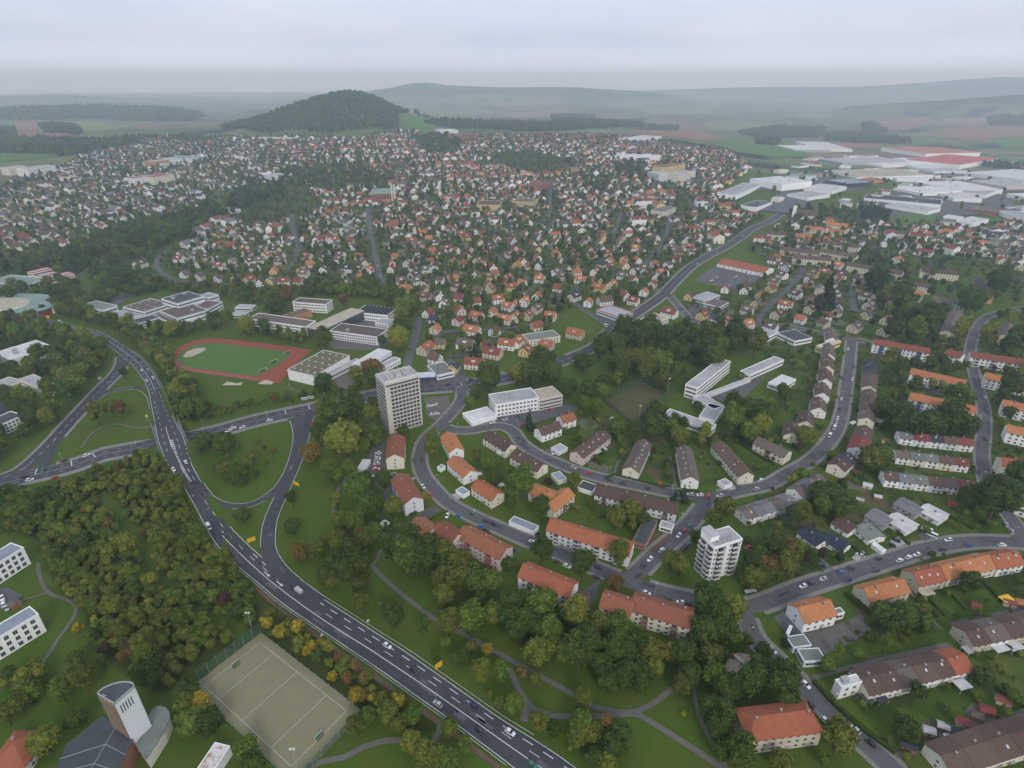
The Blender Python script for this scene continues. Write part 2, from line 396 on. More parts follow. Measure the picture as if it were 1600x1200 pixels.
# ------------------------------------------------------------------ terrain
def build_ground():
    azf = np.radians(np.arange(-58, 58.01, .32)); azb = np.radians(np.r_[np.arange(-180, -58, 6.0), np.arange(62, 180, 6.0)])
    az = np.sort(np.r_[azf, azb]); na = len(az)
    rs = [0.5]; r = 40.0
    while r < 17500: rs.append(r); r *= 1.0105 if r > 100 else 1.1
    rs = np.array(rs); nr = len(rs)
    A, RR = np.meshgrid(az, rs)
    X = RR * np.sin(A); Y = RR * np.cos(A)
    Z = terr(X, Y)
    zone = np.zeros((nr * na, 4), np.float32); zone[:, 3] = 1
    xf, yf, zf = X.ravel(), Y.ravel(), Z.ravel()
    front = yf * CP - (zf - CAM_H) * SP > 20
    px = np.full(xf.shape, -9999.); py = px.copy()
    a, b = to_px(xf[front], yf[front], zf[front]); px[front] = a; py[front] = b
    for g in GARD: zone[inpoly(px, py, g), 0] = 1
    zone[inpoly(px, py, THICK), 1] = 1
    gw = np.array([at_z(*q, 0)[:2] for q in ((160,775),(190,812),(225,862),(250,905),(300,938),(372,986))]); nearb = (np.hypot(xf, yf) < 520) & (yf > 0); dg = np.full(xf.shape, 99.); dg[nearb] = seg_dist(xf[nearb], yf[nearb], gw)[0]
    zone[dg < 5, 1] = 0
    rr = np.hypot(xf, yf)
    zone[:, 2] = sstep(1500, 1700, rr) * (1 - zone[:, 0]) * (rr > 1500)
    fo = (rr > 3600) & (zf > 92 + 14 * np.sin(xf * .004) + 10 * np.sin(yf * .003 + 1)); zone[fo, 1] = 1; zone[fo, 2] = 0
    v = np.c_[xf, yf, zf]
    f = []
    idx = np.arange(nr * na).reshape(nr, na)
    q = np.stack([idx[:-1, :-1], idx[:-1, 1:], idx[1:, 1:], idx[1:, :-1]], -1).reshape(-1, 4)
    q2 = np.stack([idx[:-1, -1], idx[:-1, 0], idx[1:, 0], idx[1:, -1]], -1)
    q = np.vstack([q, q2])[:, ::-1]
    me = bpy.data.meshes.new('ground')
    me.vertices.add(len(v)); me.vertices.foreach_set('co', v.astype(np.float32).ravel())
    me.loops.add(q.size); me.loops.foreach_set('vertex_index', q.ravel().astype(np.int32))
    me.polygons.add(len(q)); me.polygons.foreach_set('loop_start', np.arange(0, q.size, 4, dtype=np.int32))
    me.polygons.foreach_set('use_smooth', np.ones(len(q), bool))
    me.materials.append(M('ground')); me.update(calc_edges=True)
    ca = me.color_attributes.new('zone', 'FLOAT_COLOR', 'POINT'); ca.data.foreach_set('color', zone.ravel())
    o = bpy.data.objects.new('ground', me); link(o); tag(o, 'green rolling ground of the town and the plain around it', kind='structure')
build_ground()

# ------------------------------------------------------------------ air: one even box of haze round camera and land
mh = bpy.data.materials.new('haze'); mh.use_nodes = True; nt = mh.node_tree; nt.nodes.clear()
ho = nt.nodes.new('ShaderNodeOutputMaterial'); pv = nt.nodes.new('ShaderNodeVolumePrincipled')
pv.inputs['Color'].default_value = (.82, .97, 1.10, 1); pv.inputs['Density'].default_value = HAZE if 'HAZE' in globals() else 0.000175
pv.inputs['Absorption Color'].default_value = (1, 1, 1, 1)
pv.inputs['Anisotropy'].default_value = 0.58
nt.links.new(pv.outputs['Volume'], ho.inputs['Volume'])
hb = MB(); hb.box(-18500, 18500, -18500, 18500, -60, 420)
haze = hb.obj('haze', [mh]); tag(haze, 'thin pale blue haze lying over the whole valley', 'haze', kind='stuff')

# ------------------------------------------------------------------ roads
ROADS = []           # (name, centre polyline xyz, half width)
_lay = [0]
def lay(): _lay[0] += 1; return .03 + .005 * _lay[0]
def frame(P):
    t = np.gradient(P[:, :2], axis=0); t /= np.linalg.norm(t, axis=1)[:, None] + 1e-9
    return t, np.c_[-t[:, 1], t[:, 0]]
def ribbon(mb, A, B, m=0):
    for i in range(len(A) - 1): mb.quad(tuple(A[i]), tuple(B[i]), tuple(B[i + 1]), tuple(A[i + 1]), m)
def zlift(P, off):
    r = np.hypot(P[:, 0], P[:, 1])
    return terr(P[:, 0], P[:, 1]) + off + np.clip((r - 650) / 900, 0, 1) * .6
def road(name, pts, width, mat='asphalt', walk=0, centre=None, edge=False, register=True, label=None, kind='structure', step=4.0):
    W = catmull([G(*p)[:2] for p in pts], step)
    W = np.c_[W, np.zeros(len(W))]; t, n = frame(W); off = lay()
    A = np.c_[W[:, :2] + n * width / 2, W[:, 2]]; B = np.c_[W[:, :2] - n * width / 2, W[:, 2]]
    A[:, 2] = zlift(A, off); B[:, 2] = zlift(B, off); W[:, 2] = zlift(W, off)
    mb = MB(); ribbon(mb, A, B)
    o = mb.obj(name, [mat]); tag(o, label, kind=kind)
    if register: ROADS.append((o, W, width / 2, walk, centre, edge))
    return o, W
def dashes(mb, W, off, on, gap, w, start=0, z=.006):
    s = np.r_[0, np.cumsum(np.linalg.norm(np.diff(W[:, :2], axis=0), axis=1))]; t, n = frame(W)
    def at(u):
        p = np.array([np.interp(u, s, W[:, k]) for k in range(3)]); nn = np.array([np.interp(u, s, n[:, k]) for k in range(2)]); nn /= np.linalg.norm(nn) + 1e-9
        return p + np.r_[nn * off, z], nn
    u = start
    while u + on < s[-1]:
        (p, a), (q, b2) = at(u), at(u + on)
        mb.quad(tuple(p + np.r_[a * w / 2, 0]), tuple(p - np.r_[a * w / 2, 0]), tuple(q - np.r_[b2 * w / 2, 0]), tuple(q + np.r_[b2 * w / 2, 0])); u += on + gap

# the highway, with its lane markings
off = lay()
hl, hc, hr = [P + np.array((0, 0, off)) for P in (HWL, HWC, HWR)]
mb = MB(); ribbon(mb, hr, hl)
highway = mb.obj('highway', ['asphalt']); tag(highway, kind='structure')
def hw_at(f): return hl + (hr - hl) * f[:, None] if isinstance(f, np.ndarray) else hl + (hr - hl) * f
fc = np.linalg.norm(hc - hl, axis=1) / np.linalg.norm(hr - hl, axis=1)
wid = np.linalg.norm(hr - hl, axis=1)
mk = MB()
K = 16 * 8
dashes(mk, hw_at(.35 / wid), 0, 5.9, 0.1, .28); dashes(mk, hw_at(1 - .35 / wid), 0, 5.9, .1, .28)
dashes(mk, hc, 0, 5.9, .1, .34)
dashes(mk, (hw_at((fc + 1) / 2))[:K], 0, 4, 6, .26); dashes(mk, (hw_at(fc / 2))[:K - 24], 0, 4, 6, .26)
dashes(mk, (hw_at(fc + (1 - fc) * .36))[K:], 0, 4.5, 8, .26); dashes(mk, (hw_at(fc + (1 - fc) * .69))[K + 30:], 0, 4.5, 4.5, .36)
# hatched median by the bridge
P0 = hw_at(fc + .02)[12 * 8:15 * 8]; P1 = hw_at(fc + .11)[12 * 8:15 * 8]
dashes(mk, P0, 0, 5.9, .1, .25); dashes(mk, P1, 0, 5.9, .1, .25)
for i in range(0, len(P0) - 1, 1):
    a, b2 = P0[i], P1[i]; d = (P0[i + 1] - P0[i]) * .35; e = np.array((0, 0, .008))
    mk.quad(tuple(a + e), tuple(b2 + e), tuple(b2 + d + e), tuple(a + d + e))
o = mk.obj('lane_marking', ['paint'], highway); o['kind'] = 'stuff'
# white direction arrows on the carriageway
def arrow(px, py, idx):
    p = G(px, py); _, pos = seg_dist(p[0], p[1], HWC); i = int(pos[0]); d = HWC[i + 1] - HWC[i]; d = d[:2] / np.linalg.norm(d[:2]); n = np.array((-d[1], d[0]))
    z = float(np.interp(pos[0], range(len(HWC)), HWC[:, 2])) + off + .012
    def w(u, v): q = p[:2] + d * u + n * v; return (q[0], q[1], z)
    m2 = MB(); m2.quad(w(-2.6, -.25), w(1.0, -.25), w(1.0, .25), w(-2.6, .25)); m2.tri(w(1.0, -.9), w(2.8, 0), w(1.0, .9))
    m2.obj('arrow_marking', ['paint'], highway)
for q in ((300, 772), (346, 829), (417, 897), (437, 912)): arrow(*q, 0)
ROADS.append((highway, HWM + np.array((0, 0, off)), float(HWW.mean()), 0, None, False))

S = {}
S['street'] = road('main_street', [(-80,770),(0,757),(40,745),(85,735),(125,724),(162,710),(205,702),(262,688),(330,676),(400,657),(475,641),(545,626),(592,616),(657,608),(705,604),(747,599),(800,589),(850,573),(880,562)], 15, 'asphalt', walk=3.2, centre='multi')
road('main_street', [(850,573),(900,555),(935,538),(955,516),(976,502),(1003,484),(1033,463),(1053,442),(1078,418),(1105,401),(1130,388),(1153,374),(1178,356),(1203,346),(1240,322),(1282,306),(1337,294),(1390,280),(1440,268)], 11.5, 'asphalt', walk=2.6, centre='dash')
road('slip_road', [(192,556),(190,570),(180,585),(158,607),(135,632),(106,663),(82,690),(58,714),(30,736),(-10,752)], 10.5, 'asphalt', walk=1.5, centre='dash', edge=True)
road('slip_road', [(88,690),(80,705),(72,722),(66,735)], 6, 'asphalt')
road('slip_road', [(150,624),(163,615),(177,610),(195,607),(215,607),(228,612),(236,622),(240,640)], 5.5, 'asphalt', edge=True)
road('loop_ramp', [(312,757),(322,772),(335,783),(355,790),(380,791),(405,783),(428,768),(444,748),(455,724),(461,702),(464,684),(462,668),(458,655)], 5.6, 'asphalt', edge=True)
road('link_ramp', [(486,644),(481,656),(477,672),(472,692),(463,720),(442,768),(425,806),(419,836),(421,864),(438,891),(470,920),(500,942)], 8.0, 'asphalt', edge=True)
road('link_ramp', [(466,648),(468,660),(468,675),(467,695),(462,718)], 5.0, 'asphalt')
road('residential_street', [(718,603),(722,615),(719,628),(705,646),(684,668),(666,685),(656,712),(660,738),(676,761),(701,786),(737,806),(775,823),(800,834),(837,850),(875,865),(912,880),(950,896),(985,908)], 7.5, 'asphalt_old', walk=2.0)
road('residential_street', [(688,664),(705,671),(730,673),(760,668),(783,666),(802,674),(815,692),(837,708),(867,722),(900,735),(940,747),(1000,760),(1050,770),(1087,776),(1125,774),(1162,766),(1200,757),(1228,741),(1262,722),(1287,700),(1304,677),(1314,652),(1321,612),(1326,575),(1331,528)], 7.5, 'asphalt_old', walk=2.0)
road('residential_street', [(975,912),(1000,891),(1025,866),(1060,836),(1082,812),(1098,792),(1108,772)], 8.5, 'asphalt_old', walk=2.0)
road('residential_street', [(970,906),(1000,915),(1040,927),(1090,938),(1140,946),(1170,948),(1200,940),(1250,920),(1325,896),(1400,872),(1450,857),(1512,847),(1575,847),(1640,853)], 8.0, 'asphalt_old', walk=2.2)
road('residential_street', [(1158,945),(1166,965),(1180,998),(1212,1030),(1237,1055),(1275,1092),(1312,1126),(1350,1160),(1388,1195),(1430,1235)], 7.5, 'asphalt_old', walk=2.0)
road('residential_street', [(1046,462),(1065,484),(1082,500),(1120,506),(1215,508),(1275,519),(1350,533),(1362,540)], 7.5, 'asphalt_old', walk=1.8)
road('residential_street', [(1600,850),(1583,815),(1562,790),(1543,760),(1534,712),(1537,675),(1537,640),(1528,605),(1517,560),(1517,540),(1527,512),(1550,492),(1620,478)], 7, 'asphalt_old', walk=1.5)
for pts, w in [
 ([(575,325),(576,345),(580,370),(586,398),(592,425),(597,447)], 8), ([(655,495),(652,515),(645,540),(639,560),(636,580),(640,603)], 7.5), ([(456,335),(459,360),(467,395),(458,412),(437,433),(415,447),(375,452),(300,446),(262,432),(245,415),(255,395),(300,372)], 7),
 ([(770,395),(790,410),(815,427),(838,447),(865,465),(900,475),(921,490),(952,510)], 7), ([(660,530),(690,522),(714,516),(740,505)], 6), ([(861,280),(859,320),(856,340),(822,360),(790,372)], 6.5), ([(971,330),(965,350),(955,372)], 6), ([(1050,312),(1046,335),(1040,370),(1022,397),(1000,420)], 6),
 ([(1255,418),(1250,430),(1226,457),(1200,480),(1182,505)], 6), ([(1327,440),(1331,455),(1335,485)], 6), ([(20,505),(60,488),(110,440),(150,415),(180,398)], 6), ([(660,300),(690,330),(735,345),(790,372)], 6), ([(1090,330),(1060,300),(1010,280),(960,262)], 6), ([(1240,322),(1222,300),(1215,280),(1235,262)], 8), ([(1475,330),(1490,310),(1510,292)], 10), ([(120,385),(200,350),(300,318),(420,280)], 6)]:
    road('town_street', pts, w, 'asphalt_old', step=9)

def other_hit(x, y, me, pad=0.0):
    """points that lie inside another road"""
    r = np.zeros(np.shape(x), bool)
    for (o, W, hwid, wk, c, e) in ROADS:
        if o is me: continue
        if o is highway:
            d, p = seg_dist(x, y, W); r |= d < np.interp(p, range(len(HWW)), HWW) + pad
        else:
            d, _ = seg_dist(x, y, W); r |= d < hwid + pad
    return r
# kerbed pavements, edge lines and centre lines
for (o, W, hwid, walk, centre, edge) in list(ROADS):
    t, n = frame(W)
    if walk:
        kb = MB()
        for s in (1, -1):
            inn = W[:, :2] + n * s * hwid; out = W[:, :2] + n * s * (hwid + walk)
            mid = (inn + out) / 2; bad = other_hit(mid[:, 0], mid[:, 1], o, .6)
            # pavement of one carriageway must not run through the bridge
            for i in range(len(W) - 1):
                if bad[i] or bad[i + 1]: continue
                z0, z1 = W[i, 2], W[i + 1, 2]
                a, b2, c, d = (*inn[i], z0 + .12), (*out[i], z0 + .12), (*out[i + 1], z1 + .12), (*inn[i + 1], z1 + .12)
                (kb.quad(a, d, c, b2, 0) if s > 0 else kb.quad(a, b2, c, d, 0))
                k0, k1 = (*inn[i], z0 - .01), (*inn[i + 1], z1 - .01); kb.quad(k0, k1, d, a, 1)
                k0, k1 = (*out[i], z0 - .04), (*out[i + 1], z1 - .04); kb.quad(k0, b2, c, k1, 1)
        if kb.f: kb.obj('pavement', ['paving', 'kerbstone'], o)
    mk = MB()
    if edge:
        for s in (1, -1):
            A = np.c_[W[:, :2] + n * s * (hwid - .3), W[:, 2]]
            keep = ~other_hit(A[:, 0], A[:, 1], o, .2)
            run = []
            for i in range(len(A)):
                if keep[i]: run.append(A[i])
                if (not keep[i] or i == len(A) - 1) and len(run) > 2: dashes(mk, np.array(run), 0, 3.9, .1, .25); run = []
                elif not keep[i]: run = []
    if centre == 'dash': dashes(mk, W, 0, 4, 5, .25)
    if centre == 'multi':
        near = W[np.hypot(W[:, 0], W[:, 1]) < 900]
        dashes(mk, near, 0, 8, .1, .22); dashes(mk, near, 3.6, 3, 5, .22); dashes(mk, near, -3.6, 3, 5, .22)
        dashes(mk, near, 7.1, 8, .1, .2); dashes(mk, near, -7.1, 8, .1, .2)
        for px, py in ((492, 640), (452, 648), (118, 722), (150, 712), (728, 600), (70, 737)):   # stop lines
            q = G(px, py); d, p2 = seg_dist(q[0], q[1], W); i = int(p2[0]); a = W[i, :2]; nn = n[i]; tt = t[i]
            z = W[i, 2] + .012
            f = lambda u, v: (*(a + tt * u + nn * v), z)
            mk.quad(f(-.3, .2), f(.3, .2), f(.3, 7), f(-.3, 7))
    if mk.f:
        m2 = mk.obj('lane_marking', ['paint'], o); m2['kind'] = 'stuff'
# give-way zigzag and crossing dashes on the curved street
# repaired patches in the asphalt
_rp = random.Random(3)
for (o, W, hwid, walk, centre, edge) in list(ROADS):
    if hwid < 2.6 or math.hypot(W[:, 0].mean(), W[:, 1].mean()) > 800: continue
    t, n = frame(W); pb = MB(); k = 0
    while k < len(W) - 4:
        k += _rp.randint(2, 7)
        if k >= len(W) - 2: break
        Ln, wd, of = _rp.uniform(1.5, 9), _rp.uniform(.8, 2.4), _rp.uniform(-.75, .75) * (hwid - 1.2)
        c = W[k, :2] + n[k] * of; e = t[k] * Ln / 2; f = n[k] * wd / 2; z = W[k, 2] + .003; z2 = W[k, 2] + .003
        pb.quad((*(c - e + f), z), (*(c - e - f), z), (*(c + e - f), z2), (*(c + e + f), z2), _rp.randint(0, 1))
    if pb.f:
        q = pb.obj('asphalt_patch', ['patch_dark', 'patch_pale'], o); q['kind'] = 'stuff'
# footpaths
for pts, w, mat in [
 ([(552,735),(541,748),(526,770),(521,800),(533,828),(560,862),(582,885),(612,915),(650,946),(677,966),(732,996),(800,1033),(850,1060),(900,1088),(925,1103),(962,1113),(995,1112),(1020,1100),(1052,1075)], 3.0, 'path'),
 ([(582,885),(590,872),(598,855)], 2.4, 'path'), ([(985,1113),(1003,1120),(1025,1133),(1075,1165),(1125,1198),(1150,1215)], 3.2, 'path'),
 ([(795,1045),(803,1060),(815,1087),(832,1108),(862,1119),(900,1120),(950,1119),(990,1116)], 3.0, 'path'), ([(818,1092),(822,1110),(818,1128)], 4.0, 'path'),
 ([(1082,1068),(1086,1090),(1095,1125),(1120,1175),(1135,1200)], 2.2, 'path'),
 ([(480,1200),(505,1190),(540,1183),(562,1170),(595,1159),(630,1157),(665,1169),(680,1155),(687,1140),(690,1124)], 3.0, 'path'),
 ([(400,918),(440,953),(500,997),(560,1040),(620,1082),(700,1140),(780,1200)], 2.6, 'dirt'),
 ([(60,880),(62,900),(75,926),(105,938),(120,951),(111,972),(90,1000),(75,1025),(50,1055),(20,1090)], 2.2, 'path'), ([(75,926),(55,933),(33,939)], 1.6, 'path'),
 ([(128,700),(140,681),(160,668),(185,663),(235,668)], 2.2, 'path'),
 ([(453,594),(452,603),(460,610),(480,613),(500,609)], 1.8, 'path'), ([(957,745),(968,720),(985,700)], 1.8, 'path'), ([(1057,767),(1052,735),(1046,708)], 1.8, 'path'),
 ([(1268,1060),(1310,1048),(1362,1035),(1420,1021),(1482,1007)], 2.6, 'path'), ([(1400,1182),(1440,1170),(1475,1158),(1530,1140),(1575,1122),(1620,1106)], 3.0, 'path'), ([(1485,978),(1520,968),(1560,960),(1620,948)], 3.0, 'path'),
 ([(1422,926),(1445,955),(1468,982)], 1.6, 'path'), ([(1245,835),(1262,858),(1290,880),(1301,892)], 1.8, 'path'), ([(1448,540),(1462,520),(1480,490)], 1.6, 'path'),
]:
    road('footpath', pts, w * .8, mat, register=False)

# ------------------------------------------------------------------ flat sheets: lawns, parking lots, yards, fields
def sheet(name, pts, mat, dz=None, kind='structure', label=None, sub=0):
    P = np.array([G(*p) for p in pts])
    if dz is None: dz = lay() * .6
    mb = MB(); far = np.hypot(P[:, 0], P[:, 1]).max() > 900
    if far:
        # drape on a grid
        x0, x1, y0, y1 = P[:, 0].min(), P[:, 0].max(), P[:, 1].min(), P[:, 1].max()
        nx = max(6, min(60, int((x1 - x0) / 25))); ny = max(6, min(60, int((y1 - y0) / 25)))
        bm = bmesh.new(); vs = [bm.verts.new((p[0], p[1], 0)) for p in P]; bm.faces.new(vs)
        for k in range(1, nx):
            g = bm.verts[:] + bm.edges[:] + bm.faces[:]; bmesh.ops.bisect_plane(bm, geom=g, plane_co=(x0 + (x1 - x0) * k / nx, 0, 0), plane_no=(1, 0, 0))
        for k in range(1, ny):
            g = bm.verts[:] + bm.edges[:] + bm.faces[:]; bmesh.ops.bisect_plane(bm, geom=g, plane_co=(0, y0 + (y1 - y0) * k / ny, 0), plane_no=(0, 1, 0))
        for v in bm.verts: v.co.z = tz(v.co.x, v.co.y) + 1.2 + dz
        bm.normal_update()
        for f in bm.faces:
            if f.normal.z < 0: f.normal_flip()
        me = bpy.data.meshes.new(name); bm.to_mesh(me); bm.free(); me.materials.append(M(mat))
        o = bpy.data.objects.new(name, me); link(o)
    else:
        n = len(P); ar = sum(P[i][0] * P[(i + 1) % n][1] - P[(i + 1) % n][0] * P[i][1] for i in range(n))
        if ar < 0: P = P[::-1]
        mb.v = [(p[0], p[1], tz(p[0], p[1]) + dz) for p in P]; mb.f = [tuple(range(n))]; mb.m = [0]
        o = mb.obj(name, [mat])
    return tag(o, label, kind=kind), P
for nm, pts, mat in [
 ('parking_lot', [(566,745),(580,700),(600,690),(608,735),(612,790),(590,815),(600,770)], 'asphalt_old'),
 ('parking_lot', [(662,622),(700,618),(708,640),(680,658),(668,650)], 'path'),
 ('forecourt', [(652,590),(700,560),(722,570),(730,597),(690,602),(655,603)], 'asphalt_old'),
 ('forecourt', [(770,640),(845,630),(890,632),(905,640),(840,660),(790,672),(735,672),(728,655)], 'asphalt_old'),
 ('driveway', [(880,945),(925,912),(938,905),(932,935),(915,960),(905,990),(895,985)], 'asphalt_old'),
 ('driveway', [(1012,848),(1018,835),(1045,833),(1048,842),(1020,865),(1012,858)], 'dirt'),
 ('driveway', [(700,775),(720,768),(728,772),(712,784)], 'concrete'),
 ('driveway', [(632,816),(680,790),(690,797),(650,822)], 'asphalt_old'),
 ('driveway', [(932,740),(945,730),(952,742),(935,746)], 'asphalt_old'), ('driveway', [(850,705),(865,698),(872,712),(858,716)], 'asphalt_old'),
 ('courtyard', [(1222,970),(1260,990),(1310,975),(1345,960),(1362,985),(1320,1010),(1290,1022),(1250,1000)], 'path'),
 ('courtyard', [(1208,965),(1232,950),(1262,988),(1232,995)], 'asphalt_old'),
 ('courtyard', [(1112,622),(1162,582),(1196,588),(1152,634)], 'asphalt_old'),
 ('courtyard', [(487,520),(560,500),(620,505),(622,535),(575,548),(520,545)], 'path'),
 ('courtyard', [(517,590),(548,560),(560,575),(550,610),(530,605)], 'path'),
 ('parking_lot', [(1086,438),(1124,410),(1200,424),(1158,457)], 'asphalt_old'),
 ('parking_lot', [(1185,330),(1225,300),(1300,300),(1240,335)], 'asphalt_old'),
 ('yard', [(1330,345),(1400,300),(1560,300),(1600,330),(1480,340)], 'asphalt_old'),
 ('yard', [(1420,300),(1440,268),(1540,275),(1610,290),(1600,300)], 'path'),
 ('yard', [(1230,295),(1260,270),(1330,285),(1300,300)], 'asphalt_old'),
 ('yard', [(1180,300),(1200,285),(1240,280),(1230,295)], 'asphalt_old'),
 ('parking_lot', [(-20,640),(10,625),(45,630),(35,650),(0,655)], 'asphalt_old'), ('parking_lot', [(-20,920),(15,918),(35,932),(15,952),(-20,955)], 'asphalt_old'),
 ('courtyard', [(160,470),(200,450),(215,460),(180,478)], 'asphalt_old'),
 ('driveway', [(1330,872),(1345,860),(1352,864),(1340,878)], 'concrete'), ('driveway', [(1390,845),(1405,838),(1415,850),(1400,856)], 'concrete'),('driveway', [(1432,838),(1450,822),(1465,835),(1445,846)], 'asphalt_old'),
 ('driveway', [(1135,760),(1143,752),(1150,764),(1140,767)], 'concrete'), ('forecourt', [(930,500),(980,485),(1000,490),(965,508)], 'asphalt_old'),
 ('courtyard', [(1075,480),(1110,470),(1140,480),(1130,500),(1085,498)], 'asphalt_old'),
 ('driveway', [(1450,520),(1475,540),(1500,535),(1490,520)], 'path'),
]: sheet(nm, pts, mat)
for pts in ([(1092,433),(1104,424),(1110,430),(1098,439)],[(1103,440),(1112,434),(1128,438),(1118,446)],[(1126,447),(1136,441),(1160,448),(1150,454)],[(1137,439),(1142,436),(1168,441),(1163,446)],[(1150,433),(1154,430),(1182,434),(1178,439)],[(1110,422),(1118,416),(1126,418),(1118,424)]): sheet('paved_plot', pts, 'tartan_old')
for pts, mat in [
 ([(20,190),(58,188),(70,218),(28,218)], 'field_brown'), ([(66,209),(110,205),(135,214),(80,217)], 'field_brown'), ([(55,188),(150,190),(215,198),(150,207),(120,203),(62,200)], 'field_pale'), ([(-60,186),(20,190),(25,215),(-60,220)], 'field_green'),
 ([(0,240),(80,236),(90,245),(0,254)], 'field_green'), ([(60,218),(180,213),(150,222),(70,228)], 'field_pale'),
 ([(215,180),(300,177),(305,184),(220,187)], 'field_tan'), ([(335,195),(370,193),(368,200),(340,203)], 'field_green'),
 ([(620,185),(690,188),(700,196),(685,208),(650,210),(640,200)], 'field_green'), ([(725,197),(752,197),(745,205),(728,206)], 'field_green'),
 ([(880,207),(940,202),(960,208),(930,214),(890,213)], 'field_pale'), ([(985,204),(1080,202),(1130,214),(1120,222),(1000,212)], 'field_brown'), ([(1000,190),(1075,189),(1070,196),(1010,197)], 'field_brown'),
 ([(1100,192),(1200,190),(1230,205),(1110,204)], 'field_pale'), ([(1110,225),(1160,216),(1230,222),(1260,240),(1220,248),(1140,236)], 'field_green'), ([(1310,220),(1375,225),(1370,233),(1300,232)], 'field_brown'), ([(1340,190),(1440,183),(1470,190),(1420,204),(1350,205)], 'field_brown'),
 ([(1420,214),(1480,216),(1470,224),(1420,226)], 'field_green'), ([(1460,203),(1560,195),(1610,200),(1610,215),(1560,222),(1490,218)], 'field_brown'), ([(1540,215),(1610,214),(1610,232),(1570,232)], 'field_green'), ([(1470,185),(1550,183),(1550,190),(1480,193)], 'field_tan'),
 ([(1370,345),(1460,330),(1462,350),(1380,365)], 'field_green'), ([(1235,270),(1270,268),(1272,280),(1240,282)], 'field_green'), ([(1200,232),(1260,238),(1262,245),(1205,248)], 'field_green'), ([(385,290),(440,285),(445,295),(400,305)], 'field_green'), ([(35,293),(85,290),(87,300),(35,302)], 'field_tan'),
 ([(650,176),(760,172),(780,180),(680,184)], 'field_pale'), ([(800,176),(900,174),(880,181),(800,185)], 'field_tan'), ([(1000,170),(1100,168),(1130,176),(1010,180)], 'field_pale'), ([(1240,175),(1330,172),(1340,180),(1250,184)], 'field_pale'), ([(760,162),(860,158),(880,164),(780,168)], 'field_tan'), ([(940,160),(1040,158),(1060,163),(950,166)], 'field_pale'),
 ([(700,150),(780,146),(800,152),(720,156)], 'field_pale'), ([(1080,150),(1200,147),(1210,152),(1100,156)], 'field_pale'),
]: sheet('field', pts, mat)
# ------------------------------------------------------------------ building materials
WALLS = {'white': (.80, .80, .78), 'cream': (.70, .66, .53), 'beige': (.55, .49, .37), 'yellow': (.64, .52, .25), 'pink': (.62, .52, .47), 'grey': (.40, .40, .40), 'pale': (.66, .68, .69), 'brown': (.30, .27, .23), 'brick': (.26, .12, .08), 'orange': (.50, .25, .12), 'dark': (.030, .032, .045), 'red': (.33, .055, .05), 'stone': (.56, .53, .47), 'blue': (.10, .2, .42)}
for k, c in WALLS.items(): surf('wall_' + k, c, .06, .35, .85, .2, obj_rand=.06)
def tile_mat(name, col, var=.22):
    """pitched roof covering: rows of tiles as fine relief plus weather patches"""
    m, nt, b = nmat(name); p = posn(nt)
    tcn = nt.nodes.new('ShaderNodeTexCoord')
    n1 = noise(nt, .55, 5, .7, vec=p); n2 = noise(nt, .09, 3, .6, vec=p); n3 = noise(nt, 3.0, 3, .6, vec=p)
    lo = tuple(c * (1 - var) for c in col); hi = tuple(c * (1 + var) for c in col)
    c = ramp(nt, n1.outputs['Fac'], [(.3, lo), (.7, hi)])
    c = mixc(nt, ramp(nt, n2.outputs['Fac'], [(.5, (0, 0, 0)), (.72, (.55, .55, .55))]), c, tuple(q * .55 + .02 for q in col))
    c = mixc(nt, .25, c, ramp(nt, n3.outputs['Fac'], [(.3, lo), (.7, hi)]))
    oi = nt.nodes.new('ShaderNodeObjectInfo'); hs = nt.nodes.new('ShaderNodeHueSaturation')
    v = mathn(nt, 'MULTIPLY_ADD', oi.outputs['Random'], .34); v.node.inputs[2].default_value = .83
    h = mathn(nt, 'MULTIPLY_ADD', oi.outputs['Random'], .022); h.node.inputs[2].default_value = .489
    nt.links.new(h, hs.inputs['Hue']); nt.links.new(v, hs.inputs['Value']); nt.links.new(c, hs.inputs['Color'])
    nt.links.new(hs.outputs['Color'], b.inputs['Base Color'])
    wv = nt.nodes.new('ShaderNodeTexWave'); wv.bands_direction = 'Z'; wv.inputs['Scale'].default_value = 1.6; nt.links.new(tcn.outputs['Object'], wv.inputs['Vector'])
    bp = nt.nodes.new('ShaderNodeBump'); bp.inputs['Strength'].default_value = .35; bp.inputs['Distance'].default_value = .08
    nt.links.new(wv.outputs['Fac'], bp.inputs['Height']); nt.links.new(bp.outputs['Normal'], b.inputs['Normal'])
    b.inputs['Roughness'].default_value = .8; b.inputs['Specular IOR Level'].default_value = .25
ROOFS = {'orange': (.36, .132, .060), 'red': (.195, .062, .045), 'brown': (.105, .066, .053), 'greybrown': (.120, .094, .082), 'grey': (.145, .145, .15), 'dark': (.045, .048, .06), 'navy': (.028, .034, .058), 'terracotta': (.24, .086, .050), 'crimson': (.185, .045, .045), 'white': (.52, .52, .51), 'greygreen': (.16, .175, .155), 'copper': (.19, .255, .225), 'beige': (.38, .34, .26), 'moss': (.115, .105, .06), 'slate': (.060, .066, .073), 'lightgrey': (.34, .34, .345), 'brightred': (.42, .075, .07), 'steel': (.24, .27, .31)}
for k, c in ROOFS.items():
    if k in ('white', 'greygreen', 'copper', 'beige', 'moss', 'slate', 'lightgrey', 'steel', 'brightred'): surf('roof_' + k, c, .26, .22, .8, .25, obj_rand=.08, big=.05)
    else: tile_mat('roof_' + k, c)
surf('glass', (.030, .036, .045), .5, .6, .18, .6)
surf('frame_white', (.62, .62, .61), .06, 1, .6, .3)
surf('frame_grey', (.28, .28, .29), .06, 1, .6, .3)
surf('chimney', (.27, .19, .15), .2, 1, .9, .2)
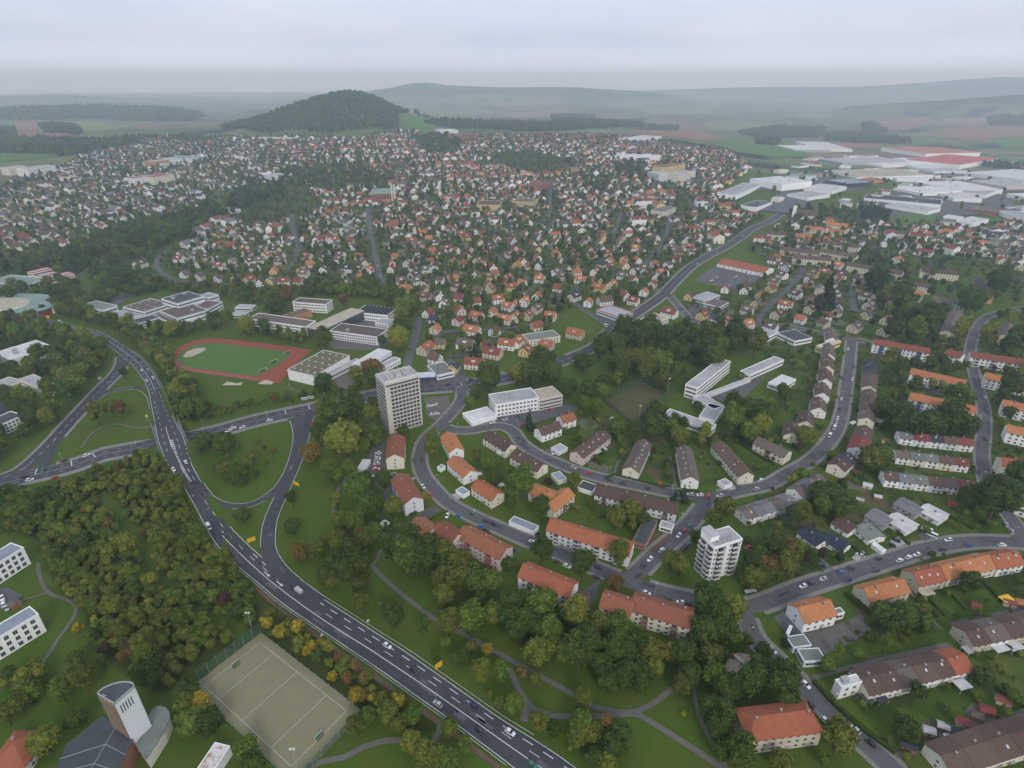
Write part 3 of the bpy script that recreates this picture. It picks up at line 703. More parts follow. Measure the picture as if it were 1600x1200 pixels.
surf('metal', (.42, .43, .44), .12, 1, .45, .5, metal=.3)
surf('rail', (.30, .31, .33), .1, 1, .5, .4)
surf('timber', (.23, .14, .08), .25, 1, .85, .2)
surf('signyellow', (.72, .42, .02), .08, 1, .5, .4)
surf('lime', (.42, .55, .05), .05, 1, .5, .4)
surf('solar', (.018, .024, .06), .2, .8, .2, .6)
surf('redpaint', (.45, .05, .04), .1, 1, .6, .3)
surf('bluepaint', (.06, .16, .45), .1, 1, .6, .3)
surf('purple', (.10, .07, .18), .1, 1, .6, .3)
surf('orangepaint', (.65, .20, .05), .1, 1, .6, .3)
surf('rust', (.30, .18, .10), .5, .5, .9, .1)
# stained pale roof
m, nt, b = nmat('roof_stained'); p = posn(nt); n1 = noise(nt, .25, 6, .75, vec=p)
nt.links.new(ramp(nt, n1.outputs['Fac'], [(.34, (.16, .09, .05)), (.44, (.34, .24, .17)), (.52, (.55, .50, .46)), (.7, (.66, .65, .65))]), b.inputs['Base Color']); b.inputs['Roughness'].default_value = .9

# ------------------------------------------------------------------ shared building pieces
_cache = {}
def shared(key, fn):
    if key not in _cache: _cache[key] = fn()
    return _cache[key]
def window_mesh(w, h, fr='frame_white'):
    def mk():
        mb = MB(); d = .07; t = .10
        mb.box(-w / 2 - t, w / 2 + t, -d, .02, -t, 0, 0); mb.box(-w / 2 - t, w / 2 + t, -d, .02, h, h + t, 0)
        mb.box(-w / 2 - t, -w / 2, -d, .02, 0, h, 0); mb.box(w / 2, w / 2 + t, -d, .02, 0, h, 0)
        mb.box(-.035, .035, -d * .8, .02, 0, h, 0)
        mb.quad((-w / 2, -.02, 0), (w / 2, -.02, 0), (w / 2, -.02, h), (-w / 2, -.02, h), 1)
        return mb.mesh('window', [fr, 'glass'])
    return shared(('win', w, h, fr), mk)
def add_window(root, x, y, z, rz, w=1.25, h=1.35, fr='frame_white', name='window'):
    o = bpy.data.objects.new(name, window_mesh(round(w, 2), round(h, 2), fr)); o.location = (x, y, z); o.rotation_euler = (0, 0, rz); return link(o, root)
def pane_into(mb, x, y, z, rz, w, h, fm=0, gm=1):
    """window as part of a joined mesh: frame plate and glass proud of it"""
    c, s = math.cos(rz), math.sin(rz)
    def T(u, v, q): return (x + u * c - v * s, y + u * s + v * c, z + q)
    a = .09
    mb.quad(T(-w / 2 - a, -.03, -a), T(w / 2 + a, -.03, -a), T(w / 2 + a, -.03, h + a), T(-w / 2 - a, -.03, h + a), fm)
    mb.quad(T(-w / 2, -.05, 0), T(w / 2, -.05, 0), T(w / 2, -.05, h), T(-w / 2, -.05, h), gm)
def face_cam(root_loc, rz, nx, ny):
    c, s = math.cos(rz), math.sin(rz); wx, wy = nx * c - ny * s, nx * s + ny * c
    return wx * -root_loc[0] + wy * -root_loc[1] > 0
BUILT = []          # (x, y, radius) footprints used as keep-out for trees and filler houses
PEND = []           # things whose label is composed at the end: (obj, category, description, group)
def pend(o, cat, desc, group): PEND.append((o, cat, desc, group))
def facade(root, rz, p0, p1, z0, z1, storeys, gap=3.0, w=1.25, h=1.35, single=True, fr='frame_white', mb=None, margin=1.2, skip=None):
    """rows of windows along a wall from p0 to p1 (local), outward normal to the right of p0->p1"""
    d = np.subtract(p1, p0); Ln = float(np.linalg.norm(d)); d = d / Ln; ang = math.atan2(d[1], d[0])
    n = max(1, int((Ln - 2 * margin) / gap)); st = (z1 - z0) / storeys
    for k in range(storeys):
        for i in range(n):
            if skip and skip(k, i, n): continue
            u = Ln / 2 + (i - (n - 1) / 2) * (Ln - 2 * margin) / n
            x, y = p0[0] + d[0] * u, p0[1] + d[1] * u; z = z0 + st * k + (st - h) * .52
            if mb is None: add_window(root, x, y, z, ang, w, h, fr)
            else: pane_into(mb, x, y, z, ang, w, h)
def chim(root, x, y, z, s=.7, h=1.3):
    def mk():
        mb = MB(); mb.box(-.5, .5, -.5, .5, -1.2, 1, 0); mb.box(-.58, .58, -.58, .58, 1.0, 1.12, 1); mb.box(-.25, .25, -.25, .25, 1.12, 1.3, 2); return mb.mesh('chimney', ['chimney', 'concrete', 'rail'])
    o = bpy.data.objects.new('chimney', shared('chim', mk)); o.location = (x, y, z); o.scale = (s, s, h / 1.3); link(o, root)
def roof_window(root, x, y, z, pitch, side, w=.9, h=1.2):
    def mk():
        mb = MB(); mb.box(-.5, .5, -.5, .5, 0, .09, 0); mb.quad((-.42, -.42, .1), (.42, -.42, .1), (.42, .42, .1), (-.42, .42, .1), 1); return mb.mesh('roof_window', ['metal', 'roof_white'])
    o = bpy.data.objects.new('roof_window', shared('rwin', mk)); o.location = (x, y, z); o.scale = (w, h, 1); o.rotation_euler = (-pitch * side if side > 0 else pitch, 0, 0); link(o, root)
def balcony(root, x, y, z, rz, w=3.0, d=1.4, mat='frame_white'):
    def mk():
        mb = MB(); mb.box(-w / 2, w / 2, -d, 0, -.16, 0, 0)
        mb.box(-w / 2, w / 2, -d, -d + .07, .02, 1.0, 1); mb.box(-w / 2, -w / 2 + .07, -d + .07, 0, .02, 1.0, 1); mb.box(w / 2 - .07, w / 2, -d + .07, 0, .02, 1.0, 1)
        mb.box(-w / 2 + .3, w / 2 - .3, -.06, .0, .05, 2.05, 2); return mb.mesh('balcony', ['concrete', mat, 'glass'])
    o = bpy.data.objects.new('balcony', shared(('balc', w, d, mat), mk)); o.location = (x, y, z); o.rotation_euler = (0, 0, rz); link(o, root)
def gable_parts(root, L, W, eaves, rise, wall, roof, over=.55, thick=.22, hip=0.0):
    hx, hy = L / 2, W / 2
    if hip: 
        mb = MB(); mb.box(-hx, hx, -hy, hy, -.4, eaves, 0, False); mb.obj('wall', ['wall_' + wall], root)
        rb = MB(); ox, oy, dz = hx + over, hy + over, rise / hy * over
        A = [(-ox, -oy), (ox, -oy), (ox, oy), (-ox, oy)]; rx = max(hx - hip, .05)
        lo = [(x, y, eaves - dz + .02) for x, y in A]; r0, r1 = (-rx, 0, eaves + rise), (rx, 0, eaves + rise)
        rb.quad(lo[0], lo[1], r1, r0); rb.quad(lo[2], lo[3], r0, r1); rb.tri(lo[1], lo[2], r1); rb.tri(lo[3], lo[0], r0)
        low = [(x, y, z - thick) for x, y, z in lo]
        for i in range(4): rb.quad(low[i], low[(i + 1) % 4], lo[(i + 1) % 4], lo[i])
        rb.quad(*low[::-1]); return rb.obj('roof', ['roof_' + roof], root)
    mb = MB(); v = [(-hx, -hy, -.4), (hx, -hy, -.4), (hx, hy, -.4), (-hx, hy, -.4), (-hx, -hy, eaves), (hx, -hy, eaves), (hx, hy, eaves), (-hx, hy, eaves), (-hx, 0, eaves + rise), (hx, 0, eaves + rise)]
    mb.v = v; mb.f = [(0, 1, 5, 4), (2, 3, 7, 6), (1, 2, 6, 9, 5), (3, 0, 4, 8, 7)]; mb.m = [0] * 4
    mb.obj('wall', ['wall_' + wall], root)
    rb = MB(); dz = rise / hy * over; ox = hx + over * .7
    for s in (1, -1):
        a, b2 = (-ox, s * (hy + over), eaves - dz + .03), (ox, s * (hy + over), eaves - dz + .03); c, d = (ox, 0, eaves + rise + .03), (-ox, 0, eaves + rise + .03)
        up = lambda p: (p[0], p[1], p[2] + thick)
        q = [up(a), up(b2), up(c), up(d)]; rb.quad(*(q if s < 0 else q[::-1]))
        q = [a, b2, c, d]; rb.quad(*(q[::-1] if s < 0 else q))
        q = [a, b2, up(b2), up(a)]; rb.quad(*(q if s < 0 else q[::-1]))
        q = [b2, c, up(c), up(b2)]; rb.quad(*(q if s < 0 else q[::-1])); q = [d, a, up(a), up(d)]; rb.quad(*(q if s < 0 else q[::-1]))
    # ridge capping
    rb.box(-ox, ox, -.14, .14, eaves + rise + thick - .02, eaves + rise + thick + .1, 0)
    return rb.obj('roof', ['roof_' + roof], root)
def gable(name, p1, p2, W, eaves, rise, wall='white', roof='orange', storeys=2, cat='apartment block', desc=None, group=None, balc=None, chims=2, rwin=0, label=None, hip=0, gap=3.1, extra=0.0, wins=True):
    """ridge-roofed building from the two ridge ends seen at pixels p1, p2"""
    hz = eaves + rise + .2
    a, b2 = G(*p1, hz), G(*p2, hz)
    c = (a + b2) / 2; d = b2 - a; Ln = float(np.hypot(d[0], d[1])) + extra; rz = math.atan2(d[1], d[0])
    z = tz(c[0], c[1]); root = empty(name, (c[0], c[1], z), rz); loc = (c[0], c[1])
    roof_o = gable_parts(root, Ln, W, eaves, rise, wall, roof, hip=hip)
    hx, hy = Ln / 2, W / 2; pitch = math.atan2(rise, hy)
    dist = math.hypot(*loc); single = dist < 560; back = MB()
    if wins:
        for s, (q0, q1) in ((-1, ((-hx, -hy), (hx, -hy))), (1, ((hx, hy), (-hx, hy)))):
            front = face_cam(loc, rz, 0, s)
            facade(root, rz, q0, q1, .3, eaves, storeys, gap, mb=None if (front and single) else back)
            if balc and front:
                n = max(1, int(Ln / 11)); 
                for k in range(n):
                    u = -hx + Ln * (k + .5) / n
                    for st in range(storeys): balcony(root, u * (1 if s < 0 else -1), s * hy, .35 + (eaves - .3) / storeys * st, 0 if s < 0 else math.pi, 3.0, 1.4, balc)
            if front and rwin:
                for k in range(rwin):
                    u = -hx + Ln * (k + .35 + .3 * random.random()) / rwin; f = .45 + .3 * random.random()
                    roof_window(roof_o, u, s * hy * (1 - f), eaves + rise * f + .27, pitch, s)
        for s, (q0, q1) in ((1, ((hx, -hy), (hx, hy))), (-1, ((-hx, hy), (-hx, -hy)))):
            front = face_cam(loc, rz, s, 0)
            facade(root, rz, q0, q1, .3, eaves, storeys, W / 2.1, w=.9, h=1.2, mb=None if (front and single) else back, margin=1.6)
        if back.f:
            o = back.obj('windows', ['frame_white', 'glass'], root); o['kind'] = 'stuff'
        # doors on the front
        s = -1 if face_cam(loc, rz, 0, -1) else 1
        dm = shared('door', lambda: (lambda mb: (mb.box(-.6, .6, -.06, .02, 0, 2.1, 0), mb.box(-1.0, 1.0, -1.0, 0, 2.2, 2.32, 1), mb.mesh('door', ['timber', 'concrete']))[-1])(MB()))
        for k in range(max(1, int(Ln / 14))):
            u = -hx + Ln * (k + .5) / max(1, int(Ln / 14)) + 1.55
            o = bpy.data.objects.new('door', dm); o.location = (u, s * hy, .02); o.rotation_euler = (0, 0, 0 if s < 0 else math.pi); link(o, root)
    if W > 6:
        for k in range(chims): chim(roof_o, -hx + Ln * (k + .5) / chims + random.uniform(-1, 1), random.choice((-.9, .9)), eaves + rise * .9 + .3)
    for k in range(int(Ln / 9) + 1): BUILT.append((c[0] + math.cos(rz) * (-hx + k * 9), c[1] + math.sin(rz) * (-hx + k * 9), W * .62))
    if label: tag(root, label, cat, group)
    else: pend(root, cat, desc, group)
    return root
def flat(name, A, B, C, h, wall='white', roof='lightgrey', storeys=2, label=None, cat='building', win='punch', parapet=.5, desc=None, group=None, dome=0, win_mat='frame_white', gap=3.0, ww=1.4, wh=1.4, rim=None, base=None, single=None, boxes=0):
    """flat-roofed building; A, B, C are pixels of three roof corners (A-B one edge, B-C the next)"""
    a, b2, c = G(*A, h), G(*B, h), G(*C, h)
    u = b2 - a; u[2] = 0; Lu = np.linalg.norm(u); u /= Lu; v = np.array((-u[1], u[0], 0)); Lv = float(np.dot(c - b2, v))
    if abs(Lv) < 3: Lv = 3 * (1 if Lv >= 0 else -1)
    ce = a + u * Lu / 2 + v * Lv / 2; rz = math.atan2(u[1], u[0]); Lv = abs(Lv)
    z = tz(ce[0], ce[1]); root = empty(name, (ce[0], ce[1], z), rz); hx, hy = Lu / 2, Lv / 2; loc = (ce[0], ce[1])
    dist = math.hypot(*loc)
    mb = MB(); mb.box(-hx, hx, -hy, hy, -.5, h, 0, False); mb.obj('wall', ['wall_' + wall], root)
    rb = MB(); rb.quad((-hx + .3, -hy + .3, h + .06), (hx - .3, -hy + .3, h + .06), (hx - .3, hy - .3, h + .06), (-hx + .3, hy - .3, h + .06), 0)
    e = .12
    rb.box(-hx - e, hx + e, -hy - e, -hy + .3, h - .25, h + parapet, 1); rb.box(-hx - e, hx + e, hy - .3, hy + e, h - .25, h + parapet, 1)
    rb.box(-hx - e, -hx + .3, -hy + .3, hy - .3, h - .25, h + parapet, 1); rb.box(hx - .3, hx + e, -hy + .3, hy - .3, h - .25, h + parapet, 1)
    roof_o = rb.obj('roof', ['roof_' + roof, rim or 'wall_' + wall], root)
    single = (dist < 560) if single is None else single
    if win:
        back = MB()
        for (q0, q1, nx, ny) in (((-hx, -hy), (hx, -hy), 0, -1), ((hx, hy), (-hx, hy), 0, 1), ((hx, -hy), (hx, hy), 1, 0), ((-hx, hy), (-hx, -hy), -1, 0)):
            Ln = math.hypot(q1[0] - q0[0], q1[1] - q0[1])
            if Ln < 4: continue
            fr = face_cam(loc, rz, nx, ny)
            if win == 'band':
                d = np.subtract(q1, q0) / Ln; ang = math.atan2(d[1], d[0]); st = (h - .4) / storeys
                for k in range(storeys):
                    m2 = (np.add(q0, q1)) / 2
                    if fr and single:
                        o = bpy.data.objects.new('window_band', shared(('band', round(Ln, 1), win_mat), lambda: band_mesh(Ln - 1.6, 1.3, win_mat))); o.location = (m2[0], m2[1], .3 + st * k + (st - 1.3) * .5); o.rotation_euler = (0, 0, ang); link(o, root)
                    else: pane_into(back, m2[0], m2[1], .3 + st * k + (st - 1.3) * .5, ang, Ln - 1.6, 1.3)
            else: facade(root, rz, q0, q1, .3, h - .3, storeys, gap, w=ww, h=wh, mb=None if (fr and single) else back, fr=win_mat)
        if back.f:
            o = back.obj('windows', [win_mat, 'glass'], root); o['kind'] = 'stuff'
    for k in range(dome):
        def mk():
            mb = MB(); mb.box(-.8, .8, -.8, .8, 0, .35, 0); mb.prism([(-.6, -.6), (.6, -.6), (.6, .6), (-.6, .6)], .35, .6, 1); return mb.mesh('skylight', ['metal', 'roof_white'])
        n = max(1, int(math.sqrt(dome * Lu / Lv) + .5)); i, j = k % n, k // n; nr = math.ceil(dome / n)
        o = bpy.data.objects.new('skylight', shared('skyl', mk)); o.location = (-hx + Lu * (i + .5) / n, -hy + Lv * (j + .5) / nr, h + .06); link(o, roof_o)
    for k in range(boxes):
        def mk():
            mb = MB(); mb.box(-1.5, 1.5, -1.1, 1.1, 0, 1.5, 0); mb.box(-1.6, 1.6, -1.2, 1.2, 1.5, 1.62, 1); return mb.mesh('roof_unit', ['metal', 'concrete'])
        o = bpy.data.objects.new('roof_unit', shared('runit', mk)); o.location = (random.uniform(-hx * .7, hx * .7), random.uniform(-hy * .6, hy * .6), h + .06); s = random.uniform(.7, 1.5); o.scale = (s, s, random.uniform(.7, 1.4)); link(o, roof_o)
    n = int(Lu / 8) + 1
    for i in range(n):
        for j in range(int(Lv / 8) + 1):
            p = ce + u * (-hx + min(i * 8 + 4, Lu)) + v * (-hy + min(j * 8 + 4, Lv)); BUILT.append((p[0], p[1], 6))
    if label: tag(root, label, cat, group)
    else: pend(root, cat, desc, group)
    return root, hx, hy, rz, loc
def band_mesh(Ln, h, fr):
    mb = MB(); mb.box(-Ln / 2, Ln / 2, -.07, .02, -.1, 0, 0); mb.box(-Ln / 2, Ln / 2, -.07, .02, h, h + .1, 0)
    n = max(2, int(Ln / 1.5))
    for i in range(n + 1):
        x = -Ln / 2 + Ln * i / n; mb.box(x - .05, x + .05, -.07, .02, 0, h, 0)
    mb.quad((-Ln / 2, -.02, 0), (Ln / 2, -.02, 0), (Ln / 2, -.02, h), (-Ln / 2, -.02, h), 1); return mb.mesh('window_band', [fr, 'glass'])

# ------------------------------------------------------------------ the tall office tower
def tower():
    h = 39.0
    root, hx, hy, rz, loc = flat('office_tower', (601, 602), (655, 588), (647, 572), h, 'stone', 'lightgrey', 1, 'tall beige concrete office tower with gridded windows and rooftop plant', 'tower', win=None, parapet=1.2)
    for (q0, q1, n, w) in (((-hx, -hy), (hx, -hy), 8, 1.9), ((-hx, hy), (-hx, -hy), 7, 1.9), ((hx, -hy), (hx, hy), 7, 1.9), ((hx, hy), (-hx, hy), 8, 1.9)):
        d = np.subtract(q1, q0); Ln = float(np.linalg.norm(d)); d /= Ln; ang = math.atan2(d[1], d[0])
        lead = 3.4 if abs(d[0]) > .5 else 1.0
        for k in range(12):
            for i in range(n):
                u = lead + (Ln - lead - .9) * (i + .5) / n
                add_window(root, q0[0] + d[0] * u, q0[1] + d[1] * u, 1.7 + k * 2.95, ang, 1.95, 1.75, 'frame_grey')
        # glazed top floor band
        o = bpy.data.objects.new('window_band', band_mesh(Ln - 1.5, 1.3, 'frame_white')); o.location = (q0[0] + d[0] * Ln / 2, q0[1] + d[1] * Ln / 2, 37.0); o.rotation_euler = (0, 0, ang); link(o, root)
    for x0, x1, y0, y1, z1 in ((-8, -4, -2, 3, 2.2), (-2, 2, -3, 2, 3.0), (4, 9, -1, 4, 2.4), (5, 8, -5, -2.5, 1.6)):
        mb = MB(); mb.box(x0, x1, y0, y1, h + .06, h + z1, 0); mb.box(x0 - .15, x1 + .15, y0 - .15, y1 + .15, h + z1, h + z1 + .12, 1); mb.obj('plant_room', ['roof_white', 'concrete'], root)
    for k in range(4):
        mb = MB(); x = -9 + k * 6; mb.tube((x, hy - 1.5, h), (x, hy - 1.5, h + 5), .08, .05); mb.tube((x - .8, hy - 1.5, h + 4.2), (x + .8, hy - 1.5, h + 4.2), .05, .05); mb.obj('antenna', ['metal'], root)
    fr = MB()
    for k in range(7):
        x = -hx + .5 + (2 * hx - 1) * k / 6; fr.box(x - .1, x + .1, -hy + .5, hy - .5, h + 2.2, h + 2.4, 0)
    fr.box(-hx + .4, hx - .4, -hy + .4, -hy + .6, h + .1, h + 2.4, 0); fr.obj('roof_frame', ['frame_white'], root)
    mb = MB(); mb.box(-hx - .15, hx + .15, -hy - .15, hy + .15, 0, 1.2, 0); mb.obj('plinth', ['concrete'], root)
tower()
# ------------------------------------------------------------------ the white apartment tower
def apartment_tower():
    h = 21.0
    root, hx, hy, rz, loc = flat('apartment_tower', (1116, 857), (1160, 843), (1142, 822), h, 'white', 'lightgrey', 1, 'seven-storey cream white apartment tower with stacked balconies and grey flat roof', 'tower', win=None, parapet=.7)
    for k in range(7):
        zz = .5 + k * 2.92
        for (q0, q1) in (((-hx, -hy), (hx, -hy)), ((-hx, hy), (-hx, -hy)), ((hx, -hy), (hx, hy)), ((hx, hy), (-hx, hy))):
            d = np.subtract(q1, q0); Ln = float(np.linalg.norm(d)); d /= Ln; ang = math.atan2(d[1], d[0])
            front = face_cam(loc, rz, d[1], -d[0])
            for t in (.08, .40, .60, .92): add_window(root, q0[0] + d[0] * Ln * t, q0[1] + d[1] * Ln * t, zz + .8, ang, 1.1, 1.3)
            if front:
                for t in (.25, .76): balcony(root, q0[0] + d[0] * Ln * t, q0[1] + d[1] * Ln * t, zz, ang, 4.0, 1.5, 'frame_white')
    mb = MB(); mb.box(-hx + 1, -hx + 6, hy - 6, hy + 1.5, h, h + 3.2, 0); mb.box(-hx + .9, -hx + 6.1, hy - 6.1, hy + 1.6, h + 3.2, h + 3.4, 1); mb.obj('lift_tower', ['wall_white', 'roof_lightgrey'], root)
    mb = MB(); mb.box(-hx + 6.5, hx - 3, -1, hy - 1, h + .05, h + 1.1, 0); mb.obj('roof_terrace', ['roof_lightgrey'], root)
    for k in range(5):
        mb = MB(); x, y = random.uniform(-hx * .6, hx * .8), random.uniform(-hy * .7, -1.5); mb.box(x - .4, x + .4, y - .4, y + .4, h + .05, h + 1.0, 0); mb.obj('vent', ['metal'], root)
apartment_tower()

# ------------------------------------------------------------------ apartment blocks with pitched roofs near the camera
A_, AP = 'apartment_block', 'apartment blocks with pitched roofs'
def blk(p1, p2, W=11, e=8.4, r=3.2, wall='white', roof='orange', st=3, balc=None, ch=2, rw=0, size='', **kw):
    rname = {'orange': 'orange', 'terracotta': 'rust red', 'brown': 'brown', 'greybrown': 'grey brown', 'grey': 'grey', 'dark': 'charcoal', 'red': 'red'}[roof]
    return gable(A_, p1, p2, W, e, r, wall, roof, st, 'apartment block', f'{size}{wall} apartment block with {rname} roof'.strip(), AP, balc, ch, rw, **kw)
blk((619, 677), (616, 709), roof='terracotta', wall='cream'); blk((624, 739), (646, 776), roof='terracotta', wall='pale', balc='bluepaint')
blk((699, 674), (713, 699), 10, 5.8, 3, st=2); blk((709, 712), (735, 735), 10, 5.8, 3, st=2); blk((746, 749), (778, 770), 10, 5.8, 3, wall='cream', st=2)
blk((650, 808), (674, 826), 11, 8.4, 3.2, 'pink', 'terracotta'); blk((685, 815), (715, 835), 11, 8.4, 3.2, 'pink', 'terracotta', balc='redpaint', ch=1); blk((724, 822), (791, 856), 11, 8.4, 3.2, 'pink', 'terracotta', balc='redpaint', ch=3, size='long ')
blk((841, 669), (872, 658), 9.5, 5.8, 3.2, 'white', 'brown', 2); blk((875, 650), (895, 644), 9.5, 5.8, 3.2, 'white', 'terracotta', 2)
blk((901, 705), (945, 672), 10, 6, 3, 'pink', 'brown', 2, rw=5, size='long '); blk((986, 729), (1007, 686), 10, 6, 3, 'cream', 'greybrown', 2, rw=7, size='long '); blk((1070, 695), (1080, 744), 10, 6, 3, 'white', 'greybrown', 2, rw=6, size='long '); blk((1124, 688), (1168, 737), 10, 6, 3, 'cream', 'brown', 2, rw=2, size='long ')
blk((1185, 682), (1233, 704), 10, 6, 3, 'cream', 'greybrown', 2, balc='timber'); blk((763, 673), (798, 694), 10, 5.8, 3, 'cream', 'brown', 2); blk((805, 702), (848, 725), 10, 5.8, 3, 'cream', 'brown', 2, rw=2)
blk((832, 756), (868, 769), 10, 5.8, 3, 'cream', 'orange', 2); blk((856, 787), (888, 762), 9.5, 5.8, 3, 'cream', 'orange', 2, balc='timber', ch=1)
blk((933, 757), (1060, 787), 10.5, 6, 3.2, 'pale', 'brown', 2, balc='timber', ch=4, size='very long '); blk((860, 811), (988, 850), 11, 7.5, 3.2, 'pale', 'orange', 3, balc='frame_white', ch=4, size='very long ')
blk((818, 881), (897, 913), 11, 8.4, 3.2, 'white', 'orange', 3, balc='timber', ch=3, size='long '); blk((943, 926), (990, 941), 11, 8.4, 3.2, 'cream', 'terracotta', 3); blk((991, 930), (1083, 957), 12, 8.4, 3.4, 'cream', 'terracotta', 3, balc='timber', ch=3, size='long ')
blk((1164, 1121), (1275, 1107), 12, 8.6, 3.6, 'beige', 'orange', 3, hip=3.5, ch=3, size='long '); blk((1247, 949), (1297, 937), 11, 6.5, 3.6, 'white', 'orange', 2, ch=2); blk((1350, 919), (1412, 904), 10, 5.5, 3.4, 'beige', 'orange', 2, rw=2)
blk((1427, 894), (1468, 885), 10.5, 5.6, 3.5, 'beige', 'orange', 2, rw=3); blk((1470, 884), (1546, 867), 10.5, 5.6, 3.5, 'cream', 'orange', 2, rw=3); blk((1549, 868), (1590, 861), 10.5, 5.6, 3.5, 'white', 'orange', 2, rw=3)
blk((1366, 529), (1454, 544), 11, 8.4, 3, 'white', 'terracotta', 3, balc='bluepaint', size='long '); blk((1482, 545), (1506, 552), 11, 8.4, 3, 'white', 'terracotta', 3, balc='frame_white'); blk((1517, 549), (1615, 563), 11, 8.4, 3, 'white', 'terracotta', 3, balc='frame_white', size='long ')
blk((1425, 575), (1510, 594), 11, 8.4, 3, 'white', 'orange', 3, balc='bluepaint', size='long '); blk((1424, 613), (1526, 635), 11, 8.4, 3, 'white', 'orange', 3, balc='bluepaint', ch=3, size='long '); blk((1541, 582), (1620, 597), 11, 8.4, 3, 'white', 'orange', 3, size='long '); blk((1569, 624), (1640, 640), 11, 8.4, 3, 'white', 'orange', 3, balc='bluepaint'); blk((1575, 663), (1650, 679), 11, 8.4, 3, 'white', 'orange', 3); blk((1565, 714), (1650, 728), 11, 8.4, 3, 'cream', 'orange', 3)
blk((1597, 771), (1650, 788), 11, 8.4, 3, 'white', 'grey', 3)
for p1, p2, wl, rf in [((1409,436),(1459,444),'cream','brown'),((1460,462),(1510,469),'pale','greybrown'),((1481,516),(1497,484),'beige','greybrown'),((1532,435),(1545,459),'orange','dark'),((1571,522),(1577,504),'beige','greybrown'),((1327,409),(1412,424),'cream','brown'),((1240,398),(1299,402),'cream','brown'),((1287,374),(1345,383),'cream','brown'),((1200,361),(1222,363),'cream','brown'),((1285,388),(1340,398),'cream','brown'),((1440,418),(1499,424),'cream','brown'),((1221,385),(1280,392),'beige','brown'),((1258,352),(1288,356),'cream','orange'),((1290,346),(1326,350),'cream','orange'),((1390,358),(1415,361),'pink','brown'),((1425,362),(1450,366),'white','red')]:
    blk(p1, p2, 11, 8.4, 3, wl, rf, 3)
blk((1417, 451), (1444, 456), 11, 8.4, 3, 'grey', 'orange', 3, balc='frame_grey')
# the low brown garage roof beside the driveway
gable('garage', (893, 931), (921, 931), 9, 3.0, 1.6, 'white', 'brown', 1, 'garage', label='low brown pitched-roof garage at the driveway between orange-roofed blocks', chims=0)

# ------------------------------------------------------------------ terraced houses (one thing per house)
def terrace(p1, p2, n, W, e, r, roofs, walls, desc, step=0.0, first=None):
    for k in range(n):
        f0, f1 = k / n, (k + 1) / n
        q0 = (p1[0] + (p2[0] - p1[0]) * f0, p1[1] + (p2[1] - p1[1]) * f0); q1 = (p1[0] + (p2[0] - p1[0]) * f1, p1[1] + (p2[1] - p1[1]) * f1)
        rf = roofs[k % len(roofs)]; wl = walls[k % len(walls)]
        gable('terraced_house', q0, q1, W, e + (step if k % 2 else 0), r, wl, rf, 2, 'terraced house', group='terraced houses in rows', label=f'{NTH[k]} house from {desc}, {ROOFN[rf]} roof', chims=1, rwin=random.choice((0, 1, 1)), gap=2.6, extra=-.25)
NTH = ['first', 'second', 'third', 'fourth', 'fifth', 'sixth']
ROOFN = {'orange': 'orange', 'red': 'red', 'brown': 'brown', 'greybrown': 'grey brown', 'grey': 'grey', 'dark': 'charcoal', 'navy': 'navy', 'terracotta': 'rust red', 'crimson': 'dark red', 'white': 'white', 'greygreen': 'grey green'}
terrace((1405, 674), (1520, 686), 5, 9, 5.2, 2.4, ['grey', 'crimson', 'dark', 'brown', 'crimson'], ['white', 'pale'], 'left in the top of three terraced rows', .25)
terrace((1400, 703), (1513, 717), 5, 9, 5.2, 2.4, ['greybrown', 'grey', 'greygreen', 'brown', 'red'], ['white', 'cream'], 'left in the middle of three terraced rows', .25)
terrace((1381, 737), (1522, 753), 6, 9.5, 5.2, 2.4, ['brown', 'grey', 'greygreen', 'brown', 'greybrown', 'crimson'], ['white', 'pale'], 'left in the bottom of three terraced rows', .25)
terrace((1362, 560), (1360, 602), 2, 10, 5.4, 2.8, ['dark', 'brown'], ['cream'], 'top in the uppermost terraced pair right of the curved street', .3)
terrace((1360, 607), (1356, 652), 3, 10, 5.4, 2.8, ['brown', 'brown', 'greybrown'], ['cream', 'white'], 'top in the terraced trio right of the curved street', .3)
terrace((1353, 664), (1341, 698), 2, 11, 5.4, 2.8, ['brown', 'crimson'], ['white'], 'top in the wide terraced pair at the curved street', .3)
terrace((1328, 707), (1308, 725), 2, 10.5, 5.4, 2.8, ['dark', 'brown'], ['cream'], 'top in the terraced pair where the street bends', .3)
terrace((1281, 740), (1243, 764), 3, 10, 5.4, 2.8, ['greybrown', 'grey', 'greybrown'], ['white'], 'top in the grey terraced trio inside the bend', .3)
terrace((1236, 774), (1160, 797), 5, 10, 5.2, 2.2, ['grey', 'greybrown', 'grey'], ['white', 'pale'], 'right in the terrace above the white apartment tower', .2)
terrace((1345, 1060), (1507, 1022), 6, 11, 5.2, 2.4, ['brown', 'brown', 'greybrown', 'brown', 'brown', 'orange'], ['cream', 'white'], 'left in the long terrace above the garden sheds', .15)
terrace((1508, 986), (1650, 958), 5, 11, 5.2, 2.4, ['brown', 'greybrown', 'brown'], ['beige', 'white'], 'left in the brown terrace under the long orange terrace', .15)
terrace((1470, 1180), (1650, 1124), 5, 11.5, 5.2, 2.4, ['brown'], ['cream'], 'left in the bottom terrace beside the garden sheds', .15)
flat('end_house', (1315, 1075), (1347, 1066), (1330, 1056), 7, 'white', 'white', 2, 'white flat-roofed cube house ending the long brown terrace', 'house', boxes=1, gap=3.6)
